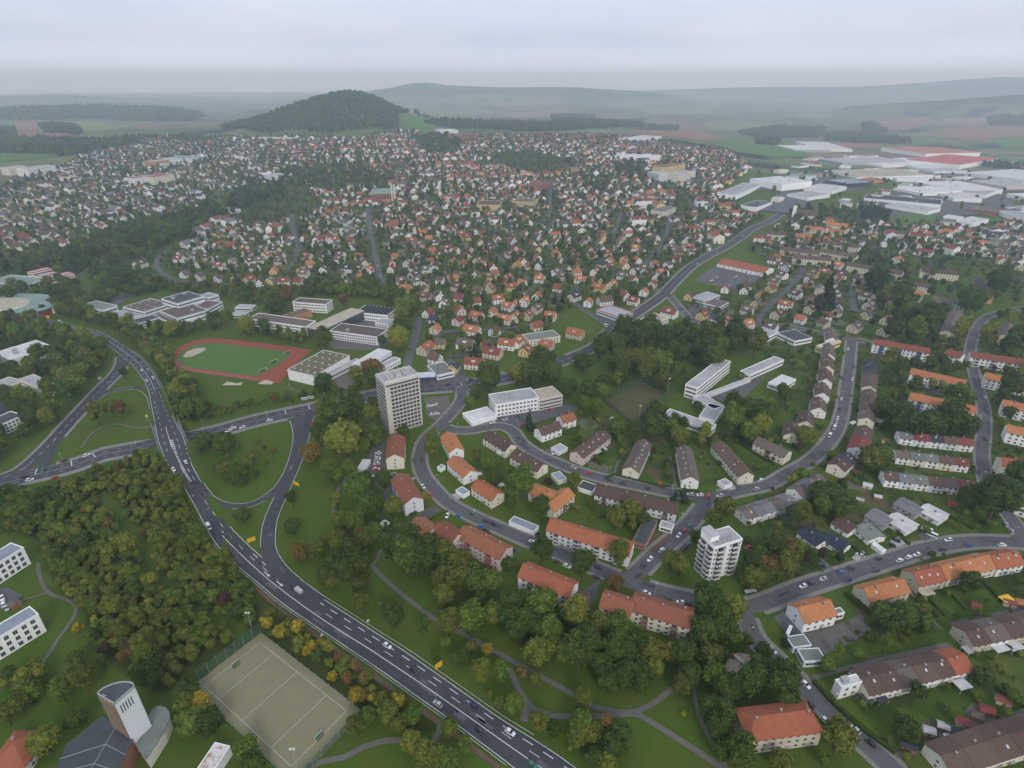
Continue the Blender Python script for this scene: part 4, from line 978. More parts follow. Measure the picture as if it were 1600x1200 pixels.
# bungalows along the lower right street
for i, (p1, p2, rf, W) in enumerate([((1258,824),(1287,845),'navy',11),((1293,834),(1324,852),'navy',9.5),((1309,809),(1335,825),'brown',10),((1348,818),(1372,838),'greygreen',11),((1361,797),(1392,813),'grey',12),((1394,803),(1427,822),'white',12),((1406,779),(1440,797),'grey',11),((1444,789),(1477,806),'white',11)]):
    nm = {'navy': 'navy', 'brown': 'brown', 'greygreen': 'grey green', 'grey': 'grey', 'white': 'white'}[rf]
    gable('bungalow', p1, p2, W, 3.2, 1.4, 'white' if rf != 'grey' else 'grey', rf, 1, 'bungalow', f'bungalow with low {nm} roof', 'bungalows in the gardens', chims=1, gap=3.2)
# double houses down the left side of the long curved street
for x, y, rf in [(1300,520,'greybrown'),(1296,545,'greybrown'),(1294,564,'brown'),(1291,584,'brown'),(1286,606,'brown'),(1280,629,'brown'),(1262,650,'brown'),(1240,668,'brown')]:
    s = 1 if y < 640 else -1
    gable('double_house', (x - 1, y - 10), (x + 1 * s, y + 7), 10, 5.4, 3.4, random.choice(('cream', 'white')), rf, 2, 'house', f'double house with {ROOFN[rf]} roof', 'double houses along the curved street', chims=1, rwin=1)

# ------------------------------------------------------------------ flat-roofed schools, halls, offices, shops
SH = 'school buildings'
flat('school_block', (387, 498), (477, 511), (487, 501), 10, 'white', 'greybrown', 3, 'long three-storey white school block above the running track', 'school', gap=2.6, ww=1.7)
flat('school_block', (480, 512), (502, 517), (551, 482), 10, 'dark', 'beige', 3, 'long dark glass school block with beige roof', 'school', win='band', rim='wall_grey')
flat('school_block', (515, 517), (589, 527), (616, 516), 8.5, 'white', 'greybrown', 3, 'low white school block right of the dark glass school', 'school', gap=2.4, ww=1.7, boxes=1)
flat('school_block', (457, 472), (509, 476), (517, 469), 10, 'white', 'greybrown', 3, 'white school block behind the salmon-coloured wing', 'school', gap=2.6, ww=1.7)
flat('school_wing', (434, 496), (447, 500), (474, 482), 6.5, 'orange', 'greybrown', 2, 'salmon school wing with grey brown flat roof', 'school')
flat('school_canteen', (586, 504), (606, 507), (618, 500), 4, 'pale', 'lightgrey', 1, 'low grey roofed wing beside the saw-tooth school hall', 'school')
def sawtooth():
    root, hx, hy, rz, loc = flat('school_hall', (555, 488), (605, 493), (610, 481), 8, 'white', 'slate', 2, 'white school hall with dark saw-tooth roof', 'school', gap=2.4, ww=1.6)
    n = 8
    for k in range(n):
        x0 = -hx + 2 * hx * k / n; x1 = -hx + 2 * hx * (k + 1) / n - .15
        mb = MB(); v = [(x0, -hy, 8.1), (x1, -hy, 8.1), (x1, hy, 8.1), (x0, hy, 8.1), (x1, -hy, 9.6), (x1, hy, 9.6)]
        mb.v = v; mb.f = [(0, 4, 5, 3), (1, 2, 5, 4), (0, 1, 4), (3, 5, 2)]; mb.m = [0, 1, 0, 0]; mb.obj('saw_tooth', ['roof_slate', 'glass'], root)
sawtooth()
gymA = flat('gymnasium', (449, 578), (491, 588), (532, 553), 9, 'white', 'moss', 1, 'gymnasium with mossy flat roof and white skylights beside the track', 'gymnasium', win=None, dome=20, rim='frame_white')
flat('gym_annex', (494, 591), (500, 593), (545, 557), 5.5, 'pale', 'lightgrey', 1, 'low grey annex along the mossy gymnasium', 'gymnasium', win='band')
flat('gymnasium', (551, 568), (572, 573), (606, 548), 8.5, 'pale', 'white', 1, 'gymnasium with plain white roof behind the tall tower', 'gymnasium', win='band')
flat('gym_annex', (580, 577), (590, 580), (612, 557), 4.5, 'white', 'lightgrey', 1, 'low annex beside the white-roofed gymnasium', 'gymnasium')
# left school complex
for A, B, C, h, st, rf, lb in [((192,480),(225,488),(263,473),8,2,'greybrown','wide grey brown school hall with roof lights'),((252,467),(277,475),(315,462),14,3,'slate','tallest dark-roofed block of the terraced school'),((250,486),(277,498),(325,485),9,2,'greybrown','middle terrace of the stepped school'),((300,481),(325,483),(352,472),8,2,'greybrown','far end block of the stepped school'),((205,501),(217,506),(244,494),6,2,'slate','small white wing in front of the stepped school'),((167,492),(200,501),(225,492),5,1,'lightgrey','low front terrace of the stepped school'),((240,493),(270,506),(283,498),5,1,'greybrown','low garden wing of the stepped school'),((277,500),(285,506),(310,496),4,1,'white','small glazed white pavilion of the stepped school'),((127,477),(160,485),(180,477),6,1,'greygreen','lone grey hall among trees before the stepped school'),((310,462),(325,466),(342,461),9,2,'lightgrey','light grey rear block of the stepped school'),((367,481),(393,482),(398,477),3.5,1,'lightgrey','low white pavilion in the school garden'),((360,492),(381,493),(385,488),3.5,1,'lightgrey','second low white pavilion nearer the track')]:
    flat('school_block', A, B, C, h, 'pale', rf, st, lb, 'school', win='band', dome=8 if 'roof lights' in lb else 0, boxes=2 if h > 8 else 0)
flat('factory_hall', (-10, 552), (16, 563), (70, 537), 8, 'white', 'white', 1, 'big white flat factory hall at the wood', 'hall', win=None, boxes=3)
flat('office_building', (-14, 600), (8, 606), (32, 594), 9, 'cream', 'lightgrey', 3, 'cream office wing with dark roof left of the domed block', 'office', gap=2.6)
flat('office_building', (29, 593), (60, 608), (76, 596), 9, 'cream', 'lightgrey', 3, 'cream office block with roof domes among trees', 'office', dome=2)
flat('office_building', (-18, 658), (2, 664), (34, 648), 8, 'white', 'slate', 3, 'slim white office with slate roof at the slip road', 'office', gap=2.4)
flat('office_building', (-20, 892), (37, 856), (22, 846), 10.5, 'white', 'steel', 3, 'upper white office with grey metal roof and tall windows', 'office', gap=2.8, ww=1.6, wh=2.0)
flat('office_building', (-20, 1008), (60, 960), (45, 949), 10.5, 'white', 'steel', 3, 'lower white office with grey metal roof and tall windows', 'office', gap=2.8, ww=1.6, wh=2.0)
# right-hand school of white slabs
flat('school_slab', (1071, 601), (1090, 607), (1152, 568), 10.5, 'white', 'lightgrey', 3, 'long white three-storey school slab beside the asphalt yard', 'school', win='band')
flat('school_wing', (1157, 580), (1172, 586), (1196, 552), 5, 'white', 'lightgrey', 1, 'narrow white school wing at the far end of the slab', 'school', win='band')
flat('covered_walk', (1098, 617), (1102, 619), (1154, 583), 3.2, 'pale', 'lightgrey', 1, 'covered walkway along the white school slab', 'walkway', win=None)
flat('school_wing', (1083, 621), (1115, 640), (1128, 633), 5, 'white', 'lightgrey', 1, 'low school wing joining slab and courtyard block', 'school', win='band')
flat('school_wing', (1092, 651), (1117, 658), (1134, 637), 5, 'white', 'lightgrey', 1, 'low courtyard school wing with pale roof', 'school', win='band')
flat('school_wing', (1037, 647), (1110, 673), (1118, 664), 5, 'white', 'lightgrey', 1, 'long low school front wing with pale roof', 'school', win='band')
flat('office_building', (774, 633), (842, 622), (831, 606), 10.5, 'white', 'lightgrey', 3, 'bright white three-storey office with grey roof', 'office', gap=2.7, ww=1.6, boxes=2)
flat('office_wing', (842, 626), (879, 618), (861, 604), 9, 'stone', 'beige', 3, 'beige-roofed wing joined to the white office', 'office', win='band')
flat('flat_garage', (737, 661), (776, 650), (764, 635), 3, 'white', 'white', 1, 'low white flat garage roof before the white office', 'garage', win=None)
flat('petrol_station', (683, 587), (710, 581), (705, 563), 4.5, 'white', 'greygreen', 1, 'flat grey green showroom behind the tall tower', 'showroom', win='band')
def canopy():
    p = G(665, 586, 5); root = empty('petrol_canopy', (p[0], p[1], 0), R(8))
    mb = MB(); mb.box(-8, 8, -5, 5, 4.6, 5.3, 0); mb.obj('canopy_roof', ['roof_white'], root)
    mb = MB(); mb.box(-8.1, 8.1, -5.1, -5.02, 4.5, 5.4, 0); mb.box(-8.1, 8.1, 5.02, 5.1, 4.5, 5.4, 0); mb.box(-8.1, -8.02, -5.02, 5.02, 4.5, 5.4, 0); mb.box(8.02, 8.1, -5.02, 5.02, 4.5, 5.4, 0); mb.obj('fascia', ['bluepaint'], root)
    for x in (-5, 5):
        for y in (-3, 3):
            mb = MB(); mb.box(x - .2, x + .2, y - .2, y + .2, 0, 4.6); mb.obj('post', ['metal'], root)
    tag(root, 'white petrol station canopy with blue fascia beside the tall tower', 'canopy'); BUILT.append((p[0], p[1], 10))
canopy()
flat('shop', (932, 484), (966, 496), (985, 487), 5, 'pale', 'lightgrey', 1, 'low corner shop with flat pale roof at the crossroads', 'shop', win='band', rim='redpaint')
flat('care_home', (816, 523), (826, 533), (871, 522), 6, 'cream', 'greygreen', 2, 'flat grey-roofed cream hall above the main street bend', 'building')
flat('apartment_house', (1000, 499), (1024, 506), (1042, 495), 17, 'cream', 'beige', 5, 'five-storey cream apartment house with balconies at the crossroads', 'apartment house', boxes=2)
gable('supermarket', (1130, 403), (1203, 418), 30, 5, 4.2, 'white', 'orange', 1, 'supermarket', label='long white supermarket with bright orange roof', chims=0, gap=6)
for A, B, C, h, rf, wl, lb in [((1080,464),(1100,470),(1128,462),4,'lightgrey','pale','low workshop with grey roof under the supermarket car park'),((1100,474),(1125,480),(1138,472),4,'greybrown','pale','second low workshop under the supermarket car park'),((1096,505),(1110,511),(1122,504),4,'lightgrey','white','white flat shop on the cross street'),((1172,520),(1198,528),(1215,518),5,'lightgrey','white','pale flat shop row on the cross street'),((1214,520),(1242,533),(1252,520),5,'slate','white','shop with dark flat roof on the cross street'),((1275,540),(1283,543),(1290,524),6,'white','yellow','yellow house with white flat roof on the cross street'),((1200,598),(1222,606),(1236,590),4.5,'white','white','white flat kindergarten beside the asphalt yard'),((1300,962),(1320,957),(1328,950),4,'greygreen','white','grey flat extension of the orange-roofed white house'),((1240,1012),(1268,1008),(1262,990),3.6,'greygreen','pale','upper grey green flat garage below the white house'),((1257,1034),(1291,1032),(1286,1012),3.6,'greygreen','pale','lower grey green flat garage below the white house'),((1228,990),(1232,992),(1212,966),3.2,'white','white','white walled ramp beside the orange-roofed white house'),((988,845),(1008,852),(1028,815),4.2,'slate','brick','brick garage with dark flat roof by the long orange block'),((1030,822),(1050,828),(1052,818),3,'lightgrey','white','small white garage behind the brick garage'),((861,700),(873,707),(888,700),2.8,'lightgrey','pale','small grey garage by the curved street'),((861,740),(872,752),(883,745),2.8,'steel','cream','cream garage with steel roof under the brown blocks'),((902,761),(925,769),(930,757),2.8,'slate','white','long dark garage row at the end of the brown block'),((1121,752),(1132,760),(1144,755),2.8,'lightgrey','white','white garage box under the brown slanting block'),((683,730),(689,733),(697,729),2.6,'steel','white','grey garage beside the first orange-roofed house'),((712,766),(724,774),(734,768),2.6,'steel','white','grey garage between two orange-roofed houses'),((795,815),(834,831),(842,822),2.8,'steel','white','long white garage row by the curved street'),((555,737),(567,738),(571,718),2.6,'white','white','open white carport beside the parking lot'),((1362,850),(1378,862),(1382,858),2.4,'white','white','white carport in the bungalow gardens'),((600,745),(608,752),(611,733),2.8,'slate','grey','dark garage at the parking lot'),((594,818),(603,822),(606,815),2.6,'lightgrey','white','small white garage at the end of the parking lot')]:
    flat('garage' if h < 4.3 else 'shop', A, B, C, h, wl, rf, 1, lb, 'garage' if h < 4.3 else 'shop', win=None if h < 3 else 'band', parapet=.15)
# ------------------------------------------------------------------ church with the tall white tower
def church():
    T = 28.5
    a, b2, c, d = [at_z(*q, T) for q in ((179, 1101), (210, 1074), (188, 1070), (152, 1085))]
    ctr = (a + b2 + c + d) / 4; root = empty('church', (ctr[0], ctr[1], 0)); O = ctr[:2]
    loc = lambda p: (float(p[0] - O[0]), float(p[1] - O[1]))
    A, B, D = loc(a), loc(b2), loc(d)
    # D-shaped tower: straight white flank A-B, straight brown front D-A, rounded back B..D
    M0 = ((B[0] + D[0]) / 2, (B[1] + D[1]) / 2); ax = np.subtract(D, B) / 2; nrm = np.array((-ax[1], ax[0])); nrm = nrm if np.dot(nrm, np.subtract(M0, A)) > 0 else -nrm
    arc = [tuple(np.array(M0) - ax * math.cos(t) + nrm * .55 * math.sin(t)) for t in np.linspace(0.15, math.pi - .15, 9)]
    def wallpoly(p, q, z0, z1, mat, name):
        mb = MB(); mb.quad((*p, z0), (*q, z0), (*q, z1), (*p, z1)); mb.obj(name, [mat], root)
    wallpoly(A, B, 0, T, 'wall_pale', 'flank_wall'); wallpoly(D, A, 0, T, 'wall_brown', 'front_wall')
    mb = MB(); pts = [B] + arc + [D]
    for i in range(len(pts) - 1): mb.quad((*pts[i], 0), (*pts[i + 1], 0), (*pts[i + 1], T), (*pts[i], T))
    mb.obj('rear_wall', ['wall_pale'], root)
    mb = MB(); poly = [A, B] + arc + [D]; mb.prism(poly, T - .3, T + .12, 0, 1); mb.obj('tower_roof', ['concrete', 'roof_slate'], root)
    mb = MB(); po = [tuple(np.array(q) * 1.0) for q in poly]
    for i in range(len(po)):
        p, q = np.array(po[i]), np.array(po[(i + 1) % len(po)]); n2 = np.array((-(q - p)[1], (q - p)[0])); n2 /= np.linalg.norm(n2); n2 = n2 if np.dot(n2, -p) > 0 else -n2
        mb.quad((*p, T + .12), (*q, T + .12), (*q, T + .6), (*p, T + .6)); mb.quad((*(q + n2 * .3), T + .12), (*(p + n2 * .3), T + .12), (*(p + n2 * .3), T + .6), (*(q + n2 * .3), T + .6)); mb.quad((*p, T + .6), (*q, T + .6), (*(q + n2 * .3), T + .6), (*(p + n2 * .3), T + .6))
    mb.obj('parapet', ['metal'], root)
    u = np.subtract(B, A); Lu = np.linalg.norm(u); u = u / Lu; n = np.array((u[1], -u[0])); n = n if np.dot(n, np.array(A)) > 0 else -n
    for k in range(5):     # sound slits
        c0 = np.array(A) + u * Lu * (.18 + .13 * k); mb = MB()
        f = lambda s, o, z: (*(c0 + u * s + n * o), z)
        mb.quad(f(-.17, .03, T - 6.2), f(.17, .03, T - 6.2), f(.17, .03, T - 2.2), f(-.17, .03, T - 2.2)); mb.obj('sound_slit', ['glass'], root)
    v = np.subtract(A, D); Lv = np.linalg.norm(v); v = v / Lv; nv = np.array((v[1], -v[0])); nv = nv if np.dot(nv, np.array(A)) > 0 else -nv
    for k in range(6):     # ribs and glazing of the brown front
        c0 = np.array(D) + v * Lv * (.1 + .16 * k); mb = MB(); f = lambda s, o, z: (*(c0 + v * s + nv * o), z)
        mb.quad(f(-.25, .05, 9.6), f(.25, .05, 9.6), f(.25, .05, T - 2), f(-.25, .05, T - 2)); mb.obj('front_window', ['glass'], root)
        mb = MB(); mb.tube(f(.45, .1, 8), f(.45, .1, T - .5), .12, .12, 4); mb.obj('front_rib', ['timber'], root)
    mb = MB(); q = (np.array(A) + np.array(D)) / 2
    mb.box(q[0] - .1, q[0] + .1, q[1] - .1, q[1] + .1, T, T + 3.2); mb.box(q[0] - .9, q[0] + .9, q[1] - .1, q[1] + .1, T + 2.0, T + 2.25); mb.obj('cross', ['metal'], root)
    # nave: shallow slate roof in panels
    nv_ = [loc(at_z(*q, z)) for q, z in (((160, 1119), 9), ((207, 1155), 9), ((160, 1262), 9), ((60, 1262), 9), ((104, 1163), 9))]
    P = [np.array(q) for q in nv_]
    mb = MB(); mb.prism([tuple(q) for q in P], -.3, 9, 0); mb.obj('nave_wall', ['wall_brick'], root)
    mid = (P[0] + P[1]) / 2; end = (P[2] + P[3]) / 2
    rows = 4
    for k in range(rows):
        f0, f1 = k / rows, (k + 1) / rows
        L0, L1 = P[4] + (P[3] - P[4]) * f0, P[4] + (P[3] - P[4]) * f1; R0, R1 = P[1] + (P[2] - P[1]) * f0, P[1] + (P[2] - P[1]) * f1; M0_, M1_ = mid + (end - mid) * f0, mid + (end - mid) * f1
        for X0, X1, Y0, Y1 in ((L0, L1, M0_, M1_), (M0_, M1_, R0, R1)):
            mb = MB(); za, zb = (9.1, 9.9) if X0 is L0 else (9.9, 9.1); e = .995
            mb.quad((*X0, za), (*Y0, zb), (*(Y0 + (Y1 - Y0) * .985), zb), (*(X0 + (X1 - X0) * .985), za)); mb.obj('roof_panel', ['roof_slate'], root)
    mb = MB(); mb.tri((*P[4], 9.1), (*P[0], 9.4), (*mid, 9.9)); mb.tri((*P[0], 9.4), (*P[1], 9.1), (*mid, 9.9)); mb.obj('roof_panel', ['roof_slate'], root)
    for q0, q1, z0, z1 in [(P[4] + (P[3] - P[4]) * f, mid + (end - mid) * f, 9.16, 9.96) for f in (.25, .5, .75)] + [(mid + (end - mid) * f, P[1] + (P[2] - P[1]) * f, 9.96, 9.16) for f in (.25, .5, .75)] + [(mid, end, 9.98, 9.98)]:
        mb = MB(); mb.tube((*q0, z0), (*q1, z1), .09, .09, 4); mb.obj('roof_seam', ['metal'], root)
    # rounded side chapel with green grey roof
    ap = [loc(at_z(*q, 6)) for q in ((214, 1164), (224, 1145), (234, 1118), (240, 1108), (249, 1105), (258, 1107), (264, 1114), (265, 1122), (256, 1143), (229, 1185))]
    mb = MB(); mb.prism(ap, -.3, 6, 0, 0); mb.obj('chapel_wall', ['wall_cream'], root)
    mb = MB(); cx = np.mean(ap, axis=0); mb.prism([tuple(cx + (np.array(q) - cx) * 1.05) for q in ap], 6.0, 6.45, 0, 0); mb.obj('chapel_roof', ['roof_greygreen'], root)
    tag(root, 'modern church with tall white slab tower, slate nave roof and rounded chapel', 'church')
    for k in range(-3, 6): BUILT.append((O[0] - 3 + k * 2, O[1] - 8 + k, 10))
    BUILT.append((O[0] - 14, O[1] - 16, 13))
church()
gable('parish_house', (42, 1131), (2, 1185), 12.5, 5, 4.2, 'white', 'orange', 2, 'house', label='house with orange hipped roof beside the modern church', hip=5.6, chims=1)
flat('stained_hall', (300, 1213), (336, 1160), (361, 1163), 5, 'white', 'stained', 1, 'low hall with rust-stained white roof below the hockey pitch', 'hall', win=None, parapet=.1)

# ------------------------------------------------------------------ far church with green roof and twin slab tower, small white church
def green_church():
    p = G(603, 312); root = empty('town_church', (p[0], p[1], p[2]), R(5))
    mb = MB(); mb.box(-24, 22, -11, 11, -1, 13); mb.obj('nave_wall', ['wall_brick'], root)
    mb = MB(); mb.v = [(-25, -12, 13), (23, -12, 13), (23, 12, 13), (-25, 12, 13), (-25, 0, 21), (23, 0, 21)]; mb.f = [(0, 1, 5, 4), (2, 3, 4, 5), (1, 2, 5), (3, 0, 4)]; mb.m = [0] * 4; mb.obj('nave_roof', ['roof_copper'], root)
    for x in (14, 19):
        mb = MB(); mb.box(x - 1.4, x + 1.4, -16, -12.5, -1, 32); mb.box(x - 1.5, x + 1.5, -16.1, -12.4, 32, 32.4, 1); mb.obj('tower_slab', ['wall_stone', 'roof_slate'], root)
    wb = MB()
    for k in range(8): pane_into(wb, -21 + k * 4.4, -11, 3, 0, 1.6, 7)
    o = wb.obj('windows', ['frame_grey', 'glass'], root); o['kind'] = 'stuff'
    tag(root, 'brick church with pale green copper roof and twin slab towers', 'church'); BUILT.append((p[0], p[1], 26))
green_church()
def white_church():
    p = G(1258, 341); root = empty('village_church', (p[0], p[1], p[2]), R(-20))
    gable_parts(root, 34, 16, 6, 8, 'white', 'brown')
    mb = MB(); mb.box(-22, -16.5, -4, 2, 0, 21); mb.v += [(-19.2, -1, 27)]; k = len(mb.v) - 1; mb.f += [(4, 5, k), (5, 6, k), (6, 7, k), (7, 4, k)]; mb.m += [1] * 4; mb.obj('bell_tower', ['wall_white', 'roof_slate'], root)
    tag(root, 'small white church with bell tower and brown roof beside the main street', 'church'); BUILT.append((p[0], p[1], 22))
white_church()

# ------------------------------------------------------------------ distant blocks, halls and warehouses
IND = 'commercial halls on the plain'
for A, B, C, h, wl, rf, lb in [
 ((1412,250),(1500,258),(1530,245),11,'white','brightred','huge warehouse with red ribbed roof'),((1377,231),(1447,240),(1462,231),11,'white','orange','wide warehouse with orange striped roof behind the red warehouse'),((1508,270),(1600,282),(1640,270),9,'white','white','long white-roofed hall at the frame edge'),((1516,282),(1572,292),(1582,284),8,'purple2','lightgrey','hall with purple grey side walls'),((1430,282),(1490,297),(1512,286),8,'white','white','white hall left of the purple grey hall'),((1480,297),(1540,305),(1550,297),8,'white','lightgrey','pale hall below the purple grey hall'),((1396,292),(1440,302),(1460,292),7,'white','white','white hall with twin roof at the roundabout'),((1450,295),(1490,310),(1505,302),7,'white','white','white hall with curved yard'),((1350,308),(1470,322),(1480,315),6,'white','dark','long low hall with dark roof strip'),((1382,320),(1450,332),(1460,325),6,'white','lightgrey','long low hall with pale roof under the dark strip'),((1288,262),(1340,275),(1380,262),8,'white','beige','beige-roofed hall with pale front'),((1350,262),(1402,278),(1412,268),8,'white','white','white hall joined to the beige-roofed hall'),((1280,245),(1318,252),(1345,242),9,'grey','lightgrey','grey hall with rounded dark front'),((1244,222),(1280,232),(1300,225),9,'white','white','white hall before the field edge'),((1212,226),(1244,233),(1252,226),8,'grey','white','low grey hall before the field edge'),((1290,280),(1325,288),(1332,280),7,'dark','steel','dark glass showroom by the main street'),((1332,280),(1355,284),(1360,277),6,'orange','terracotta','low rust-red roofed shop by the main street'),((1256,293),(1300,300),(1320,292),6,'white','white','white shop hall by the parking rows'),((1230,303),(1262,310),(1278,300),6,'white','lightgrey','pale shop hall beside the main street'),((1172,278),(1222,290),(1228,276),13,'white','white','white multi-storey store with yellow base'),((1120,305),(1150,309),(1175,284),8,'white','lightgrey','pale grey market hall with broad roof'),((1157,322),(1182,326),(1203,314),7,'white','dark','store with wide dark roof'),((1465,342),(1490,346),(1500,338),6,'white','white','white flat hall left of the paired white hall'),((1492,345),(1520,350),(1530,340),6,'white','white','white flat hall at the green strip'),((1557,328),(1592,342),(1610,330),7,'white','lightgrey','pale hall at the frame edge near the houses'),((1510,325),(1555,332),(1560,326),6,'brick','greybrown','brown hall between the pale halls'),((1574,302),(1620,312),(1630,300),8,'white','white','tall white hall at the frame edge'),((1400,253),(1432,262),(1444,255),6,'white','white','small white hall under the red warehouse'),((1428,262),(1460,268),(1470,260),6,'pale','lightgrey','small pale hall under the red warehouse'),((1560,252),(1600,262),(1640,252),8,'red','lightgrey','hall with red walls at the frame edge'),((1340,252),(1380,258),(1390,248),7,'white','white','white hall between grey hall and red warehouse'),
 ((960,245),(1030,249),(1040,243),9,'white','white','long white hall behind the town centre'),((960,216),(992,219),(996,212),8,'white','white','white hall at the far town edge')]:
    if wl == 'purple2': wl = 'pink'
    flat('warehouse' if h > 8.5 else 'commercial_hall', A, B, C, h, wl, rf, 1, lb, 'warehouse' if h > 8.5 else 'hall', win=None, boxes=3 if h > 6 else 1, parapet=.4, dome=18 if h > 8 else 8)
_rk = random.Random(5)
def small_halls():
    spots = [(x, y) for y in range(240, 346, 8) for x in range(1175, 1610, 21)]; _rk.shuffle(spots); n = 0
    zone = [(1170,300),(1215,262),(1260,244),(1330,236),(1400,246),(1560,262),(1610,270),(1610,342),(1480,338),(1340,328),(1245,300),(1190,318)]
    P = np.array([(b2[0], b2[1]) for b2 in BUILT])
    for x, y in spots:
        if n >= 44: break
        x += _rk.uniform(-6, 6); y += _rk.uniform(-3, 3)
        if not inpoly(x, y, zone)[0]: continue
        p = G(x, y)
        if np.hypot(P[:, 0] - p[0], P[:, 1] - p[1]).min() < 26 or near_any(p): continue
        w, d = _rk.uniform(9, 20), _rk.uniform(4, 7); rf = _rk.choice(['lightgrey', 'white', 'greybrown', 'slate', 'beige', 'steel', 'white', 'red']); wl = _rk.choice(['white', 'pale', 'grey', 'white', 'cream'])
        flat('commercial_hall', (x - w / 2, y), (x + w / 2, y + 2), (x + w / 2 + 4, y + 2 - d * .6), _rk.choice((4, 5, 6, 7)), wl, rf, 1, cat='hall', desc=f'small {wl} hall with {rf} roof'.replace('lightgrey', 'light grey').replace('greybrown', 'grey brown'), group='small halls of the commercial area', win=None, boxes=2, parapet=.2); P = np.vstack([P, [(p[0], p[1])]]); n += 1
def near_any(p):
    for o, W, hw, *_ in ROADS:
        if seg_dist(p[0], p[1], W)[0][0] < hw + 14: return True
    return False
small_halls()
for A, B, C, h, wl, rf, st, lb in [((1019,261),(1036,264),(1040,251),20,'yellow','terracotta',6,'yellow high-rise block in the town'),((1012,268),(1030,274),(1034,266),16,'pale','lightgrey',5,'grey apartment block left of the yellow high-rise'),((1043,272),(1062,275),(1066,264),17,'cream','lightgrey',5,'cream apartment block right of the yellow high-rise'),((745,321),(780,322),(780,313),10,'yellow','brown',3,'pale yellow block with flat brown roof'),((825,290),(852,292),(852,282),12,'brick','red',4,'dark brick block with red top'),((800,315),(830,318),(830,310),9,'yellow','greybrown',3,'yellow block with grey brown roof'),((1017,330),(1038,333),(1040,321),9,'cream','grey',3,'cream block with grey roof by the side street'),((992,321),(1010,322),(1011,315),7,'white','white',2,'white flat villa among conifers'),((700,213),(716,214),(718,206),16,'brick','red',4,'tall brick building on the crest'),((688,205),(716,205),(716,201),10,'white','white',3,'white terraced buildings on the crest'),((410,272),(425,278),(446,272),7,'white','lightgrey',2,'white flat hall beside the sports ground'),((225,252),(238,254),(239,246),12,'orange','lightgrey',4,'orange brick block in the far left district'),((256,248),(300,250),(302,243),8,'pale','copper',2,'long hall with pale green roof in the far left district'),((230,256),(258,258),(262,251),6,'white','steel',1,'flat blue-grey hall in the far left district'),((25,264),(42,266),(44,254),14,'white','lightgrey',4,'white apartment block at the far left'),((0,262),(12,264),(14,256),14,'cream','lightgrey',4,'cream apartment block at the frame edge'),((193,278),(208,281),(214,270),14,'white','terracotta',4,'white apartment block in the far left district'),((220,276),(238,279),(244,268),14,'cream','terracotta',4,'cream apartment block in the far left district'),((344,326),(355,331),(365,323),5,'pale','copper',1,'low pavilion with turquoise roof in the green belt'),((404,216),(455,217),(456,214),6,'white','lightgrey',2,'long white building at the foot of the wooded hill')]:
    flat('town_block', A, B, C, h, wl, rf, st, lb, 'apartment block' if st > 2 else 'building')
# arena with round green roof and stepped halls at the left edge
def arena():
    p = G(-2, 478, 8); root = empty('arena', (p[0], p[1], 0))
    mb = MB(); mb.prism([(56 * math.cos(t), 40 * math.sin(t)) for t in np.linspace(0, 2 * math.pi, 33)[:-1]], -.3, 7, 0); mb.obj('wall', ['wall_red'], root)
    mb = MB(); mb.prism([(58 * math.cos(t), 42 * math.sin(t)) for t in np.linspace(0, 2 * math.pi, 33)[:-1]], 7, 8.4, 0, 1); mb.obj('roof', ['roof_copper', 'roof_copper'], root)
    mb = MB(); mb.prism([(30 * math.cos(t), 22 * math.sin(t)) for t in np.linspace(0, 2 * math.pi, 25)[:-1]], 8.4, 10, 0, 1); mb.obj('roof_drum', ['wall_cream', 'roof_beige'], root)
    for k in range(14):
        t = 2 * math.pi * k / 14; mb = MB(); mb.box(57 * math.cos(t) - 1.2, 57 * math.cos(t) + 1.2, 41 * math.sin(t) - 1.2, 41 * math.sin(t) + 1.2, 0, 6.9); mb.obj('pier', ['wall_cream'], root)
    tag(root, 'round hall with pale green roof and red walls at the frame edge', 'hall'); BUILT.append((p[0], p[1], 58))
arena()
flat('school_hall', (-20, 440), (40, 447), (62, 434), 11, 'white', 'copper', 3, 'white school with stepped dark green roofs behind the round hall', 'school', win='band')
for k, (A, B, C) in enumerate([((42,425),(50,427),(80,419)), ((55,430),(64,433),(83,424)), ((66,434),(76,437),(105,424))]):
    flat('workshop_hall', A, B, C, 6, 'cream', 'lightgrey', 1, ['rear', 'middle', 'front'][k] + ' workshop strip with red edged roof behind the round hall', 'hall', win='band', rim='redpaint')

# ------------------------------------------------------------------ bridge that carries the highway over the main street
surf('concrete_dark', (.17, .165, .155), .2, .5, .85, .2)
def bridge():
    d, pos = seg_dist(HWM[:, 0], HWM[:, 1], S1A); i = int(np.argmin(d)); c = HWM[i]; t = HWM[i + 2] - HWM[i - 2]; rz = math.atan2(t[1], t[0]); w = HWW[i] + .7
    root = empty('road_bridge', (c[0], c[1], 0), rz); z = c[2]
    mb = MB(); mb.box(-15, 15, -w, w, z - 1.5, z - .6); mb.obj('deck', ['concrete_dark'], root)
    for s in (-1, 1):
        mb = MB(); mb.box(-24, 24, s * w - .25, s * w + .25, z - 1.2, z + .5); mb.obj('parapet', ['concrete_dark'], root)
        mb = MB()
        for k in range(17): mb.box(-24 + k * 3 - .05, -24 + k * 3 + .05, s * w - .05, s * w + .05, z + .5, z + 1.2)
        mb.box(-24, 24, s * w - .05, s * w + .05, z + 1.2, z + 1.3); mb.obj('railing', ['rail'], root)
        mb = MB(); mb.box(s * 14.2 - 1.2, s * 14.2 + 1.2, -w, w, -1, z - 1.52); mb.obj('abutment', ['concrete'], root)
    tag(root, 'concrete bridge carrying the highway over the main street', 'bridge')
bridge()
